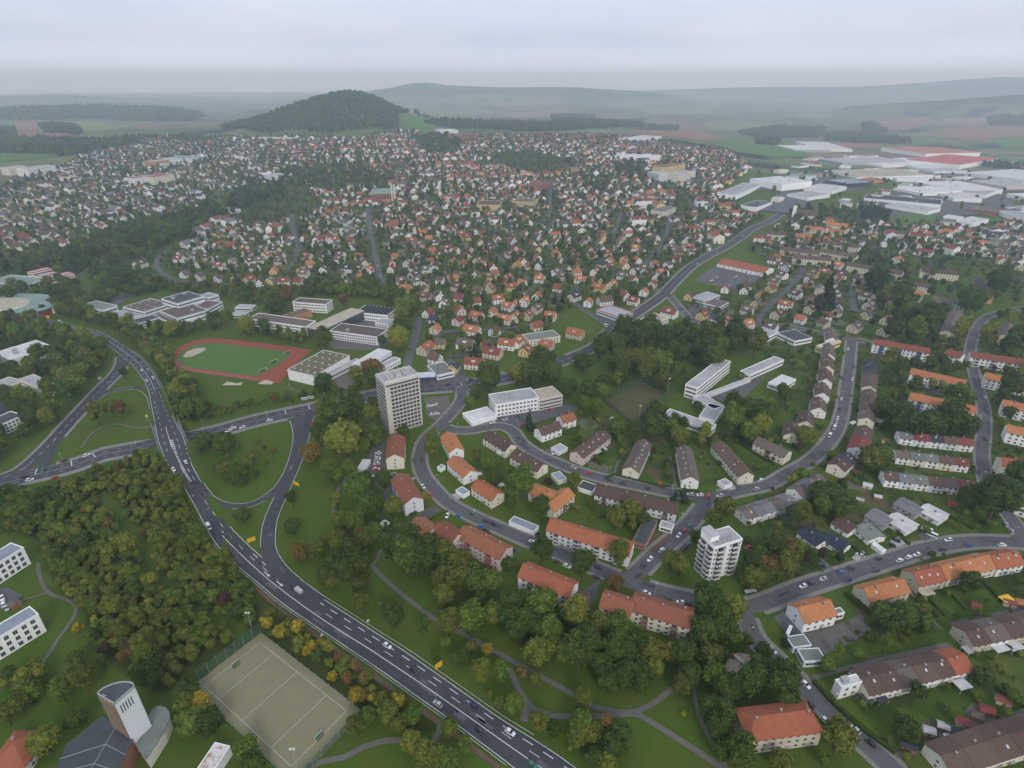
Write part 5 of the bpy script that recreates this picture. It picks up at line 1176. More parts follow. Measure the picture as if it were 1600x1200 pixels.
# guard rails of the highway
def guard(col, i0, i1, offs, label):
    P = (HWL if col == 0 else HWR)[i0:i1]; t, n = frame(P); sgn = 1 if col == 0 else -1
    Q = P[:, :2] + n * sgn * offs * (1 if np.dot(n[0], (HWL[i0] - HWR[i0])[:2]) > 0 else -1)
    root = empty('guard_rail', (Q[0][0], Q[0][1], P[0][2])); o0 = np.array((Q[0][0], Q[0][1], P[0][2]))
    mb = MB(); s = np.r_[0, np.cumsum(np.linalg.norm(np.diff(Q, axis=0), axis=1))]
    for i in range(len(Q) - 1):
        a = np.r_[Q[i], P[i][2]] - o0; b2 = np.r_[Q[i + 1], P[i + 1][2]] - o0
        for z0, z1 in ((.45, .8),):
            e = np.r_[n[i] * .08, 0]
            mb.quad(tuple(a + e + (0, 0, z0)), tuple(b2 + e + (0, 0, z0)), tuple(b2 + e + (0, 0, z1)), tuple(a + e + (0, 0, z1))); mb.quad(tuple(a - e + (0, 0, z0)), tuple(b2 - e + (0, 0, z0)), tuple(b2 - e + (0, 0, z1)), tuple(a - e + (0, 0, z1))); mb.quad(tuple(a - e + (0, 0, z1)), tuple(b2 - e + (0, 0, z1)), tuple(b2 + e + (0, 0, z1)), tuple(a + e + (0, 0, z1)))
    mb.obj('rail', ['metal'], root)
    pm = MB()
    for u in np.arange(0, s[-1], 4.0):
        q = np.array([np.interp(u, s, Q[:, 0]), np.interp(u, s, Q[:, 1]), np.interp(u, s, P[:, 2])]) - o0; pm.box(q[0] - .06, q[0] + .06, q[1] - .06, q[1] + .06, q[2], q[2] + .46)
    o = pm.obj('posts', ['metal'], root); o['kind'] = 'stuff'
    tag(root, label, 'guard rail')
guard(2, 22 * 8, 30 * 8, .9, 'steel guard rail between highway and park lawn'); guard(0, 18 * 8, 30 * 8, 1.0, 'steel guard rail between highway and hockey pitch shrubs'); guard(2, 6 * 8, 11 * 8, .8, 'steel guard rail on the outer bend towards the running track')

# ------------------------------------------------------------------ hockey pitch, running track, sports field, playground
def hockey():
    c = [G(*q) for q in ((322, 1074), (406, 1004), (541, 1111), (456, 1197))]
    Lc, Tc, Rc, Bc = c; u = (Rc - Tc); Lu = np.linalg.norm(u); u /= Lu; v = (Lc - Tc); Lv = np.linalg.norm(v); v = v - u * np.dot(u, v); v /= np.linalg.norm(v)
    P = lambda a, b2, z=0: tuple(Tc + u * a + v * b2 + np.array((0, 0, z)))
    m = 3.2; mb = MB(); mb.quad(P(-m - 1, -m, .05), P(-m - 1, Lv + m, .05), P(Lu + m + 3, Lv + m, .05), P(Lu + m + 3, -m, .05)); pitch = mb.obj('hockey_pitch', ['pitch']); tag(pitch, kind='structure')
    mk = MB()
    def line(a0, b0, a1, b1, w=.07):
        d = np.array((a1 - a0, b1 - b0)); L0 = np.linalg.norm(d); d /= L0; n = np.array((-d[1], d[0])) * w
        q = [(a0 + n[0], b0 + n[1]), (a1 + n[0], b1 + n[1]), (a1 - n[0], b1 - n[1]), (a0 - n[0], b0 - n[1])]; mk.quad(*[P(a, b2, .06) for a, b2 in q])
    line(0, 0, Lu, 0); line(0, Lv, Lu, Lv); line(0, 0, 0, Lv); line(Lu, 0, Lu, Lv)
    for f in (.18, .46, .79): line(Lu * f, 0, Lu * f, Lv)
    o = mk.obj('line_marking', ['paint'], pitch); o['kind'] = 'stuff'
    kb = MB()
    for a0, b0, a1, b1 in ((-m - 1, -m - .3, Lu + m + 3, -m), (-m - 1, Lv + m, Lu + m + 3, Lv + m + .3)): kb.quad(P(a0, b0, .09), P(a0, b1, .09), P(a1, b1, .09), P(a1, b0, .09))
    kb.obj('kerb', ['kerbstone'], pitch)
    surf('netting', (.055, .11, .075), .3, .5, .8, .2)
    mn = MATS['netting']; nt = mn.node_tree; b = nt.nodes['Principled BSDF']; b.inputs['Alpha'].default_value = .6
    cor = [(-m - 1.2, -m - .4), (Lu + m + 3.2, -m - .4), (Lu + m + 3.2, Lv + m + .4), (-m - 1.2, Lv + m + .4)]
    for i, (hgt, nm) in enumerate(((1.2, 'low green mesh fence between hockey pitch and highway shrubs'), (4, 'mesh fence at the lower end of the hockey pitch'), (1.2, 'low mesh fence between hockey pitch and church side shrubs'), (6.0, 'tall green ball-stop fence at the upper end of the hockey pitch'))):
        a, b2 = np.array(cor[i]), np.array(cor[(i + 1) % 4]); n = max(2, int(np.linalg.norm(b2 - a) / 4)); o0 = P(*a)
        root = empty('mesh_fence', o0); o0 = np.array(o0)
        for k in range(n + 1):
            q = np.array(P(*(a + (b2 - a) * k / n))) - o0; pb = MB(); pb.box(q[0] - .05, q[0] + .05, q[1] - .05, q[1] + .05, 0, hgt); pb.obj('post', ['rail'], root)
        mb = MB(); q0, q1 = np.array(P(*a)) - o0, np.array(P(*b2)) - o0
        mb.quad((q0[0], q0[1], .05), (q1[0], q1[1], .05), (q1[0], q1[1], hgt), (q0[0], q0[1], hgt)); mb.obj('netting', ['netting'], root)
        tag(root, nm, 'fence')
    for (px, py), nm in (((396, 990), 'floodlight mast at the upper corner of the hockey pitch'), ((466, 1205), 'floodlight mast at the lower corner of the hockey pitch')):
        q = G(px, py); root = empty('floodlight_mast', (q[0], q[1], 0)); mb = MB(); mb.tube((0, 0, 0), (0, 0, 13), .16, .09, 8); mb.obj('pole', ['metal'], root)
        for s in (-.6, .6):
            mb = MB(); mb.box(s - .4, s + .4, -.35, .15, 12.8, 13.4); mb.obj('lamp', ['frame_white'], root)
        tag(root, nm, 'mast')
    for a0, nm in ((1.8, 'white hockey goal at the upper end of the pitch'), (Lu - .4, 'white hockey goal at the lower end of the pitch')):
        q = P(a0, Lv * .5); root = empty('hockey_goal', q, math.atan2(v[1], v[0])); mb = MB()
        for s in (-1.8, 1.8): mb.box(s - .06, s + .06, -.06, .06, 0, 2.1); mb.box(s - .04, s + .04, .06, 1.1, 0, .08)
        mb.box(-1.8, 1.8, -.06, .06, 2.1, 2.22); mb.obj('frame', ['frame_white'], root); mb = MB(); mb.quad((-1.8, 1.1, 0), (1.8, 1.1, 0), (1.8, .1, 2.1), (-1.8, .1, 2.1)); mb.obj('net', ['netting'], root); tag(root, nm, 'goal')
    BUILT.append((*(Tc + u * Lu * .5 + v * Lv * .5)[:2], 0)); return [P(-m - 3, -m - 2), P(Lu + m + 5, -m - 2), P(Lu + m + 5, Lv + m + 2), P(-m - 3, Lv + m + 2)]
HOCKEY = hockey()
NOTREE = [[tuple(q[:2]) for q in HOCKEY]]
def psheet(name, pts, mat, dz): 
    o, P = sheet(name, pts, mat, dz); NOTREE.append([tuple(p[:2]) for p in P]); return o
track = psheet('running_track', [(269,561),(271,551),(282,541),(300,533),(322,529),(345,529),(400,535),(450,541),(487,547),(462,570),(438,598),(420,598),(400,595),(340,586),(300,581),(280,577),(271,570)], 'tartan', .05)
tf = sheet('infield', [(277,562),(280,553),(292,544),(312,537),(335,536),(400,543),(457,550),(440,568),(400,589),(340,580),(300,575),(284,571)], 'field_green', .075)[0]
sheet('sand_area', [(286,557),(291,550),(303,545),(318,543),(323,546),(314,551),(300,557),(290,559)], 'sand', .09)
sheet('sand_pit', [(402,600),(415,593),(428,597),(424,601)], 'sand', .09); sheet('gravel_patch', [(347,602),(355,596),(370,599),(379,597),(376,602),(362,602)], 'sand', .04)
mk = MB()
for k in range(1, 4):
    A = [G(271 + k * 2.0, 562), G(276 + k * 2, 572 - k), G(300 + k, 581 - k * 1.5), G(400, 595 - k * 1.5)]
    W = catmull([a[:2] for a in A], 3); W = np.c_[W, np.full(len(W), .07)]; dashes(mk, W, 0, 2.9, .1, .1)
o = mk.obj('lane_marking', ['paint'], track); o['kind'] = 'stuff'
for (px, py), rz, nm in (((428, 567), 55, 'white football goal at the upper right of the infield'), ((411, 581), 55, 'white football goal at the lower end of the infield'), ((450, 553), 55, 'small white goal at the far corner of the infield')):
    q = G(px, py); root = empty('football_goal', (q[0], q[1], .08), R(rz)); mb = MB()
    for s in (-3.6, 3.6): mb.box(s - .1, s + .1, -.1, .1, 0, 2.4)
    mb.box(-3.7, 3.7, -.1, .1, 2.4, 2.6); mb.obj('frame', ['frame_white'], root); mb = MB(); mb.quad((-3.6, 1.6, 0), (3.6, 1.6, 0), (3.6, .1, 2.4), (-3.6, .1, 2.4)); mb.obj('net', ['netting'], root); tag(root, nm, 'goal')
psheet('sports_field', [(943,628),(1002,596),(1044,615),(990,667)], 'sportfield', .05)
for (px, py), nm in (((998, 660), 'floodlight mast at the near corner of the brown sports field'), ((1043, 616), 'floodlight mast at the right corner of the brown sports field')):
    q = G(px, py); root = empty('floodlight_mast', (q[0], q[1], 0)); mb = MB(); mb.tube((0, 0, 0), (0, 0, 14), .15, .09, 8); mb.obj('pole', ['metal'], root); mb = MB(); mb.box(-.8, .8, -.2, .2, 13.6, 14.2); mb.obj('lamp', ['frame_white'], root); tag(root, nm, 'mast')
P4 = [G(*q) for q in ((943, 628), (1002, 596), (1044, 615), (990, 667))]
for i, nm in enumerate(('upper', 'right', 'lower', 'near')):
    a, b2 = P4[i], P4[(i + 1) % 4]; n = max(2, int(np.linalg.norm(b2 - a) / 5)); root = empty('mesh_fence', tuple(a)); 
    for k in range(n + 1):
        q = (b2 - a) * k / n; pb = MB(); pb.box(q[0] - .05, q[0] + .05, q[1] - .05, q[1] + .05, 0, 4); pb.obj('post', ['rail'], root)
    q = b2 - a; mb = MB(); mb.quad((0, 0, 0), (q[0], q[1], 0), (q[0], q[1], 4), (0, 0, 4)); mb.obj('netting', ['netting'], root)
    tag(root, f'mesh fence along the {nm} side of the brown sports field', 'fence')
psheet('play_sand', [(1132,1042),(1140,1026),(1152,1020),(1170,1022),(1181,1036),(1174,1060),(1152,1073),(1136,1068)], 'sand', .05)
MATS['play'] = MATS['dirt']
def playground():
    q = G(1155, 1034); root = empty('tube_slide', (q[0], q[1], .05), R(-40)); mb = MB(); mb.tube((-2.6, 0, 2.4), (2.0, 0, .5), .55, .55, 10); mb.obj('tube', ['frame_white'], root); mb = MB(); mb.box(-3.6, -2.4, -.7, .7, 0, 2.2); mb.obj('platform', ['timber'], root); tag(root, 'white tube slide on the playground sand', 'slide')
    q = G(1160, 1052); root = empty('climbing_tower', (q[0], q[1], .05), R(30))
    for x in (-.9, .9):
        for y in (-.9, .9):
            mb = MB(); mb.box(x - .09, x + .09, y - .09, y + .09, 0, 2.6); mb.obj('post', ['timber'], root)
    mb = MB(); mb.box(-1, 1, -1, 1, 1.2, 1.35); mb.obj('deck', ['timber'], root); mb = MB(); mb.v = [(-1.2, -1.2, 2.6), (1.2, -1.2, 2.6), (1.2, 1.2, 2.6), (-1.2, 1.2, 2.6), (0, 0, 3.6)]; mb.f = [(0, 1, 4), (1, 2, 4), (2, 3, 4), (3, 0, 4)]; mb.m = [0] * 4; mb.obj('roof', ['orangepaint'], root)
    mb = MB(); mb.quad((-1, -.4, 1.3), (-1, .4, 1.3), (-3.6, .4, .15), (-3.6, -.4, .15)); mb.obj('slide', ['metal'], root); tag(root, 'orange roofed climbing tower with slide on the playground', 'climbing tower')
    q = G(1146, 1056); mb = MB(); mb.prism([(1.1 * math.cos(t), 1.1 * math.sin(t)) for t in np.linspace(0, 6.283, 13)[:-1]], .3, .5); mb.tube((0, 0, 0), (0, 0, 1.1), .08, .08); o = mb.obj('roundabout', ['rail'], None, (q[0], q[1], .05)); tag(o, 'small dark roundabout on the playground sand', 'roundabout')
playground()

# ------------------------------------------------------------------ road signs
def sign(px, py, rz, w, h, zc, mat, label, diamond=False):
    q = G(px, py); root = empty('road_sign', (q[0], q[1], tz(q[0], q[1])), R(rz))
    for s in ((-w * .35, w * .35) if w > 1.2 else (0,)):
        mb = MB(); mb.tube((s, .06, 0), (s, .06, zc + h / 2), .05, .05); mb.obj('post', ['metal'], root)
    mb = MB()
    if diamond: mb.v = [(0, -.03, zc - h * .7), (w * .7, -.03, zc), (0, -.03, zc + h * .7), (-w * .7, -.03, zc), (0, .0, zc - h * .7), (w * .7, .0, zc), (0, .0, zc + h * .7), (-w * .7, .0, zc)]; mb.f = [(0, 1, 2, 3), (7, 6, 5, 4), (0, 4, 5, 1), (1, 5, 6, 2), (2, 6, 7, 3), (3, 7, 4, 0)]; mb.m = [0] * 6
    else: mb.box(-w / 2, w / 2, -.04, .02, zc - h / 2, zc + h / 2)
    mb.obj('board', [mat], root); tag(root, label, 'sign')
sign(394, 849, 35, 4.2, 2.6, 2.6, 'signyellow', 'yellow direction sign between highway and loop ramp'); sign(464, 761, -30, 4.6, 2.6, 2.6, 'signyellow', 'yellow direction sign on the lawn beside the link ramp'); sign(686, 1047, 40, 3.6, 3.0, 3.2, 'signyellow', 'yellow direction sign on the park edge of the highway'); sign(76, 501, 10, 4.6, 3, 4, 'signyellow', 'yellow direction sign beside the highway at the far wood')
sign(576, 977, 45, 1.3, 1.3, 3, 'frame_white', 'small white diamond sign on the park side of the highway', True); sign(504, 1000, 45, 1.3, 1.3, 3, 'frame_white', 'small white diamond sign on the pitch side of the highway', True); sign(158, 597, 20, 2.6, 2.4, 3.4, 'frame_grey', 'grey backed sign beside the slip road'); sign(231, 656, 20, 1.2, 2.2, 3.2, 'lime', 'green sign at the bridge')
q = G(485, 524); mb = MB(); mb.box(-1.5, 1.5, -.15, .15, 5.0, 9.2); mb.tube((0, .1, 0), (0, .1, 5.0), .2, .2, 6); o = mb.obj('school_sign', ['lime'], None, (q[0], q[1], 0)); tag(o, 'tall lime yellow sign panel at the dark glass school', 'sign')
# bus shelter
q = G(1171, 929); root = empty('bus_shelter', (q[0], q[1], .15), R(14)); mb = MB(); mb.box(-3, 3, -1, 1, 2.4, 2.55); mb.obj('roof', ['roof_lightgrey'], root); mb = MB(); mb.box(-3, 3, .9, .96, .1, 2.4); mb.obj('glass_wall', ['glass'], root)
for s in (-2.8, 2.8):
    mb = MB(); mb.box(s - .06, s + .06, -.9, -.78, 0, 2.4); mb.obj('post', ['metal'], root)
tag(root, 'bus shelter with pale roof below the white apartment tower', 'bus shelter')
# bus stop shelters behind the main street
for k, (px, py) in enumerate(((476, 626), (486, 624))):
    q = G(px, py); mb = MB(); mb.box(-2.4, 2.4, -1, 1, 2.3, 2.5); mb.box(-2.4, 2.4, .8, .9, 0, 2.3); o = mb.obj('bus_shelter', ['roof_white'], None, (q[0], q[1], .1)); o.rotation_euler.z = R(12); tag(o, ('left' if k == 0 else 'right') + ' of two small white shelters on the main street', 'bus shelter')
# garden sheds, patios
for i, (px, py, w, d, rf, lb) in enumerate([(1452,1140,4,3,'lightgrey','grey garden shed at the left of the shed row'),(1474,1133,4,3,'lightgrey','pale grey garden shed second in the shed row'),(1486,1137,4,3,'dark','dark garden shed in the shed row'),(1506,1127,4.5,3.4,'crimson','dark red garden shed in the shed row'),(1527,1117,4,3,'greybrown','brown garden shed beside the big red shed'),(1543,1108,5,3.6,'crimson','big dark red roofed garden shed'),(1569,1093,5,3.4,'red','bright red roofed garden shed at the top of the gardens'),(1420,1164,5,3,'dark','black garden shed below the shed row'),(1526,944,4,3,'crimson','red garden shed in the upper gardens'),(1578,940,5,4,'crimson','red garden shed at the path fork'),(1597,941,5,4,'orange','orange garden shed at the frame edge'),(1489,785,5,4,'crimson','red garden shed beside the bungalow lawns'),(1356,757,5,4,'white','white garden shed among shrubs under the terraces'),(1344,780,4,3,'lightgrey','pale garden shed under the shrubs'),(1372,775,4,3,'white','small white tent in the gardens'),(1384,687,4,3,'crimson','red garden hut left of the top terrace'),(123,938,4,3.5,'dark','dark wooden shed on the path above the white office'),(22,942,5,4,'greybrown','brown hut at the left parking lot')]):
    q = G(px, py, 2); root = empty('garden_shed', (q[0], q[1], 0), R(random.uniform(-35, -15))); gable_parts(root, w, d, 2.0, .7, 'brick' if i % 3 else 'beige', rf, over=.25, thick=.08)
    mb = MB(); mb.box(-.45, .45, -d / 2 - .04, -d / 2 + .02, 0, 1.8); mb.obj('door', ['timber'], root); tag(root, lb, 'shed'); BUILT.append((q[0], q[1], 3))
for i, (px, py, w, d, mt, lb) in enumerate([(1563,1010,8,5,'roof_white','white patio roof under the right-hand terrace'),(1585,1008,7,5,'roof_white','second white patio roof under the right-hand terrace'),(1516,1014,6,4,'roof_lightgrey','pale patio roof at the end of the right-hand terrace'),(1465,1060,6,4,'roof_white','white patio roof in the long terrace'),(1490,1054,4,4,'orangepaint','orange awning at the long terrace'),(1503,1068,6,5,'roof_white','white awning low in the long terrace'),(1419,1072,9,4,'roof_white','striped white awning at the long terrace'),(1353,1090,4,4,'roof_dark','dark patio roof left in the long terrace'),(1375,1088,5,5,'roof_dark','second dark patio roof in the long terrace'),(936,704,12,4,'roof_white','row of white patio roofs at the pink brown-roofed block'),(782,707,5,4,'roof_white','white patio roof at the cream brown-roofed block'),(749,740,3,3,'roof_white','white garden parasol tent by the orange-roofed houses'),(783,757,3.4,3,'roof_white','white parasol in the garden behind the orange-roofed houses'),(1373,657,6,5,'roof_white','white carport at the curved street terraces'),(1333,660,6,3,'roof_white','white flat carport left of the curved street terraces'),(1338,737,5,4,'roof_brown','brown patio roof at the lower curved street terrace'),(1573,935,6,4,'signyellow','yellow awning under the long orange terrace'),(1448,925,7,4,'roof_beige','beige terrace at the long orange terrace')]):
    q = G(px, py, 2.4); root = empty('patio_roof', (q[0], q[1], 0), R(14 if px > 1300 and py > 880 else 35)); mb = MB(); mb.box(-w / 2, w / 2, -d / 2, d / 2, 2.3, 2.45); mb.obj('cover', [mt], root)
    for x in (-w / 2 + .2, w / 2 - .2):
        for y in (-d / 2 + .2, d / 2 - .2):
            pb = MB(); pb.box(x - .06, x + .06, y - .06, y + .06, 0, 2.3); pb.obj('post', ['frame_white'], root)
    tag(root, lb, 'patio roof')

# ------------------------------------------------------------------ detached houses
HV = [(11.5, 9.5, 5.0, 4.2), (10.5, 9.0, 4.2, 4.6), (13.5, 10, 5.4, 4.0), (9.5, 8.5, 5.2, 3.6), (16, 10, 5.4, 4.2)]
def house_meshes(i):
    L, W, e, r = HV[i]; hx, hy = L / 2, W / 2; out = {}
    mb = MB(); mb.v = [(-hx, -hy, -2), (hx, -hy, -2), (hx, hy, -2), (-hx, hy, -2), (-hx, -hy, e), (hx, -hy, e), (hx, hy, e), (-hx, hy, e), (-hx, 0, e + r), (hx, 0, e + r)]; mb.f = [(0, 1, 5, 4), (2, 3, 7, 6), (1, 2, 6, 9, 5), (3, 0, 4, 8, 7)]; mb.m = [0] * 4
    out['wall'] = mb.mesh('wall', ['wall_white'])
    tmp = bpy.data.objects.new('x', None); rb = MB(); over, thick = .55, .2; dz = r / hy * over; ox = hx + .4
    for s in (1, -1):
        a, b2, c, d = (-ox, s * (hy + over), e - dz + .03), (ox, s * (hy + over), e - dz + .03), (ox, 0, e + r + .03), (-ox, 0, e + r + .03); up = lambda p: (p[0], p[1], p[2] + thick)
        for q in ([up(a), up(b2), up(c), up(d)], [a, b2, up(b2), up(a)], [b2, c, up(c), up(b2)], [d, a, up(a), up(d)]): rb.quad(*(q if s < 0 else q[::-1]))
        q = [a, b2, c, d]; rb.quad(*(q[::-1] if s < 0 else q))
    bpy.data.objects.remove(tmp)
    # dormer on one slope
    if i in (0, 2, 4):
        y0 = -hy * .72; z0 = e + r * (1 - .72) + .1; z1 = e + r * .80
        rb.quad((-1.6, y0, z1), (1.6, y0, z1), (1.6, -hy * .1, e + r * .93), (-1.6, -hy * .1, e + r * .93)); rb.quad((-1.6, y0, z0), (1.6, y0, z0), (1.6, y0, z1), (-1.6, y0, z1), 1); rb.tri((1.6, y0, z0), (1.6, -hy * .1, e + r * .93), (1.6, y0, z1), 1); rb.tri((-1.6, y0, z0), (-1.6, y0, z1), (-1.6, -hy * .1, e + r * .93), 1)
    out['roof'] = rb.mesh('roof', ['roof_red', 'wall_pale'])
    wb = MB()
    for (q0, q1) in (((-hx, -hy), (hx, -hy)), ((hx, hy), (-hx, hy))): facade(None, 0, q0, q1, .3, e, 2, 2.8, mb=wb)
    for (q0, q1) in (((hx, -hy), (hx, hy)), ((-hx, hy), (-hx, -hy))):
        facade(None, 0, q0, q1, .3, e, 2, 3.2, mb=wb, w=1.1); d = 1 if q0[0] > 0 else -1; pane_into(wb, q0[0], 0, e + .6, math.pi / 2 * d, 1.2, 1.2)
    out['windows'] = wb.mesh('windows', ['frame_white', 'glass'])
    return out
HM = [house_meshes(i) for i in range(len(HV))]
door_m = _cache['door']; chim_m = _cache['chim']
RW = ['red', 'terracotta', 'brown', 'greybrown', 'orange', 'brown', 'brown', 'greybrown', 'grey', 'red', 'dark', 'terracotta']
WW = ['white', 'white', 'white', 'cream', 'cream', 'pale', 'beige', 'yellow', 'pink']
def objmat(o, slot, m):
    o.material_slots[slot].link = 'OBJECT'; o.material_slots[slot].material = M(m)
HOUSES = []          # x, y, z, rz, variant, roof, wall
def add_house(px, py, roof, orient, v=None, wall=None, hgt=5.0):
    p = G(px, py, hgt); HOUSES.append([p[0], p[1], tz(p[0], p[1]), orient, random.randrange(4) if v is None else v, roof, wall or random.choice(WW)]); BUILT.append((p[0], p[1], 8.5))
rn = {'r': 'red', 'o': 'orange', 'b': 'brown', 'g': 'greybrown', 'k': 'dark', 'y': 'terracotta', 'oY': 'orange'}
def batch(x0, y0, s):
    for it in s.split():
        q = it.split(','); x, y = x0 + float(q[0]) / 4, y0 + float(q[1]) / 4; o = q[3] if len(q) > 3 else random.choice('aas')
        az = math.atan2(x - 800, 924); base = -az + (R(-25) if o == 's' else R(65)) + random.uniform(-.25, .25)
        big = len(q) > 4
        add_house(x, y, rn[q[2]], base, 4 if big else None, 'yellow' if 'Y' in it else None)
batch(400, 400, '845,75,y,a 945,40,g,a 1010,15,g 1065,80,g,s 1130,55,b 1230,30,r 1385,25,b 1430,45,o 1060,170,b 935,200,o,s 990,115,k,a,L 1150,145,b,s 1260,110,b 1375,110,g 1460,125,g,s,L 1575,130,y 1265,190,b,s,L 1385,205,b,s 1465,200,r 1270,255,r,s 1050,250,b,s,L 1175,290,b 1075,350,r,a 1115,385,k 1120,450,o,a 1260,400,r,a 1380,370,o,s 1475,345,o,a 1575,310,o 1555,390,o,s 1350,460,o,s,L 1490,465,b 1310,545,g,s,L 1060,570,o,a,L 1150,540,g 1120,630,b,s 1365,665,r,s,L 1480,600,y,s,L 1570,545,o,s,L 1235,690,k 110,85,o 340,45,o,s 150,30,g 300,105,g 310,175,k,a 440,165,k 570,160,g 420,80,k 570,75,k,s 650,75,b 690,35,b 705,85,o 25,160,b 175,155,r 85,150,g 20,20,g')
batch(800, 400, '30,50,o 180,55,k,a,L 270,100,g,a,L 65,165,o 175,140,o 325,20,k 610,25,o 520,95,r 430,145,o,s 290,195,r 155,245,o 75,280,o 15,300,o 150,325,b 390,250,k,a 478,285,o 545,195,oY,s,L 625,175,o 690,120,g,s 775,90,b 830,70,b 880,170,r 940,100,o 975,50,g 1030,15,r 760,275,r,s 825,220,o 95,365,r 240,370,o,s 20,375,y 30,530,o 85,585,r 220,550,o 395,480,o,s,L 985,350,r,s,L 1110,245,b,a 1190,365,r 1330,395,r 1470,420,o 1525,290,g 1560,240,o 1470,335,g 560,45,k 700,15,y')
batch(1200, 400, '85,55,b 90,115,b 40,155,g 20,195,r 290,105,g 255,140,b 430,130,r 215,190,r 170,235,b 110,300,y 265,325,b 405,170,b 415,230,b 435,280,b 430,345,g 205,390,o 350,415,b 565,160,b 590,200,b 620,250,b 635,305,g 615,360,g 545,440,g,a 745,395,o 730,465,b 60,360,b 30,20,b 120,70,g 440,55,o,s 810,20,o 20,440,b,s')
batch(1200, 100, '1350,1025,g 1240,1050,y 1250,1120,g 1450,1115,g 1480,1155,g,s 965,1045,y 860,1165,b 990,1175,r 1140,1165,r 660,1045,g 880,1005,g,s 1475,1065,b 390,995,o 1080,1090,b 1100,1050,o')
n_hand = len(HOUSES)
# filler houses on loose plots between the digitised ones
STREETS = []
def fill_houses():
    keep = [np.array([(b[0], b[1]) for b in BUILT]), np.array([b[2] for b in BUILT])]
    P, rad = keep; pts = []
    for zi, poly in enumerate(TOWN):
        W = np.array([G(x, y)[:2] for x, y in poly]); x0, y0 = W.min(0); x1, y1 = W.max(0)
        ang = [R(-22), R(8), R(14), R(-12), R(-18)][zi]; c, s = math.cos(ang), math.sin(ang); mx_, my_ = (x0 + x1) / 2, (y0 + y1) / 2
        row = -(y1 - y0) / 2 - 300; kk = 0
        def wp(u, v):
            wob = 26 * math.sin(u * .007 + zi) + 16 * math.sin(u * .017 + v * .004)
            return mx_ + u * c - (v + wob) * s, my_ + u * s + (v + wob) * c
        while row < (y1 - y0) / 2 + 300:
            u = -(x1 - x0) / 2 - 300 + random.uniform(0, 18)
            slope = lambda q: math.atan2(26 * .007 * math.cos(q * .007 + zi), 1)
            if kk % 2 == 0: STREETS.append([wp(q, row + 10.5) for q in np.arange(-(x1 - x0) / 2 - 300, (x1 - x0) / 2 + 300, 14)] + [zi])
            flip = random.random() < .5
            while u < (x1 - x0) / 2 + 300:
                if random.random() < .06: flip = not flip
                x, y = wp(u, row + random.uniform(-2.5, 2.5))
                if x0 < x < x1 and y0 < y < y1 and random.random() < .95: pts.append((x, y, zi, ang + slope(u) + (math.pi / 2 if flip else 0)))
                u += random.uniform(18.5, 31)
            row += 23 if kk % 2 == 0 else random.uniform(33, 44); kk += 1
    pts = np.array(pts); ok = np.zeros(len(pts), bool)
    z = terr(pts[:, 0], pts[:, 1]); px, py = to_px(pts[:, 0], pts[:, 1], z)
    for zi, poly in enumerate(TOWN): ok |= inpoly(px, py, poly) & (pts[:, 2] == zi)
    pts, z = pts[ok], z[ok]; px, py = px[ok], py[ok]
    hit = np.zeros(len(pts), bool)
    for o, W, hw, *_ in ROADS:
        Wd = W[::3] if len(W) > 30 else W
        d, _ = seg_dist(pts[:, 0], pts[:, 1], Wd); hit |= d < hw + 7.5
    out = []; cell = {}
    for q, r0 in zip(P, rad): cell.setdefault((int(q[0] // 40), int(q[1] // 40)), []).append((q[0], q[1], r0))
    for i in range(len(pts)):
        if hit[i]: continue
        x, y = pts[i, 0], pts[i, 1]; r = math.hypot(x, y)
        gap = 5.4 if r > 700 else 8.0
        cx, cy2 = int(x // 40), int(y // 40); bad = False
        for a in (-1, 0, 1):
            for b2 in (-1, 0, 1):
                for (qx, qy, r0) in cell.get((cx + a, cy2 + b2), ()):
                    if (qx - x) ** 2 + (qy - y) ** 2 < (r0 + gap) ** 2: bad = True; break
        # green wedges stay free
        if bad or math.sin(x * .0061 + 1.3) * math.sin(y * .0049 + x * .002) > .80: continue
        zi = int(pts[i, 2]); rz = pts[i, 3] + random.uniform(-.06, .06) + (math.pi / 2 if random.random() < .12 else 0)
        centre = 1 if zi in (1, 2) else 0
        rf = random.choice(['red', 'terracotta', 'red', 'greybrown', 'orange', 'brown', 'greybrown', 'brown', 'terracotta', 'red'] if centre and random.random() < .7 else RW if zi != 0 else ['brown', 'greybrown', 'brown', 'grey', 'red', 'greybrown', 'dark', 'brown'])
        out.append([x, y, float(z[i]), rz, random.choice((0, 1, 2, 3, 0, 1, 4)), rf, random.choice(WW)])
        cell.setdefault((cx, cy2), []).append((x, y, 8.0))
    return out
HOUSES += fill_houses()
def side_streets():
    mb = MB()
    for st in STREETS:
        zi = st[-1]; P = np.array(st[:-1]); z = terr(P[:, 0], P[:, 1]); px, py = to_px(P[:, 0], P[:, 1], z); ok = inpoly(px, py, TOWN[zi]) & (P[:, 1] > 300)
        C = np.array([(b2[0], b2[1], b2[2]) for b2 in BUILT])
        for i in range(len(P) - 1):
            if not (ok[i] and ok[i + 1]): continue
            m2 = (P[i] + P[i + 1]) / 2
            if (np.hypot(C[:, 0] - m2[0], C[:, 1] - m2[1]) < C[:, 2] + 3).any(): continue
            d = P[i + 1] - P[i]; d = d / np.linalg.norm(d); n = np.array((-d[1], d[0])) * 2.9; e = .5 + .0006 * math.hypot(*P[i])
            mb.quad((*(P[i] + n), z[i] + e), (*(P[i] - n), z[i] + e), (*(P[i + 1] - n), z[i + 1] + e), (*(P[i + 1] + n), z[i + 1] + e))
    o = mb.obj('side_streets', ['asphalt_old']); tag(o, kind='structure')
side_streets()
HOUSES.sort(key=lambda h: math.hypot(h[0], h[1]))
HG = 'detached houses of the town'
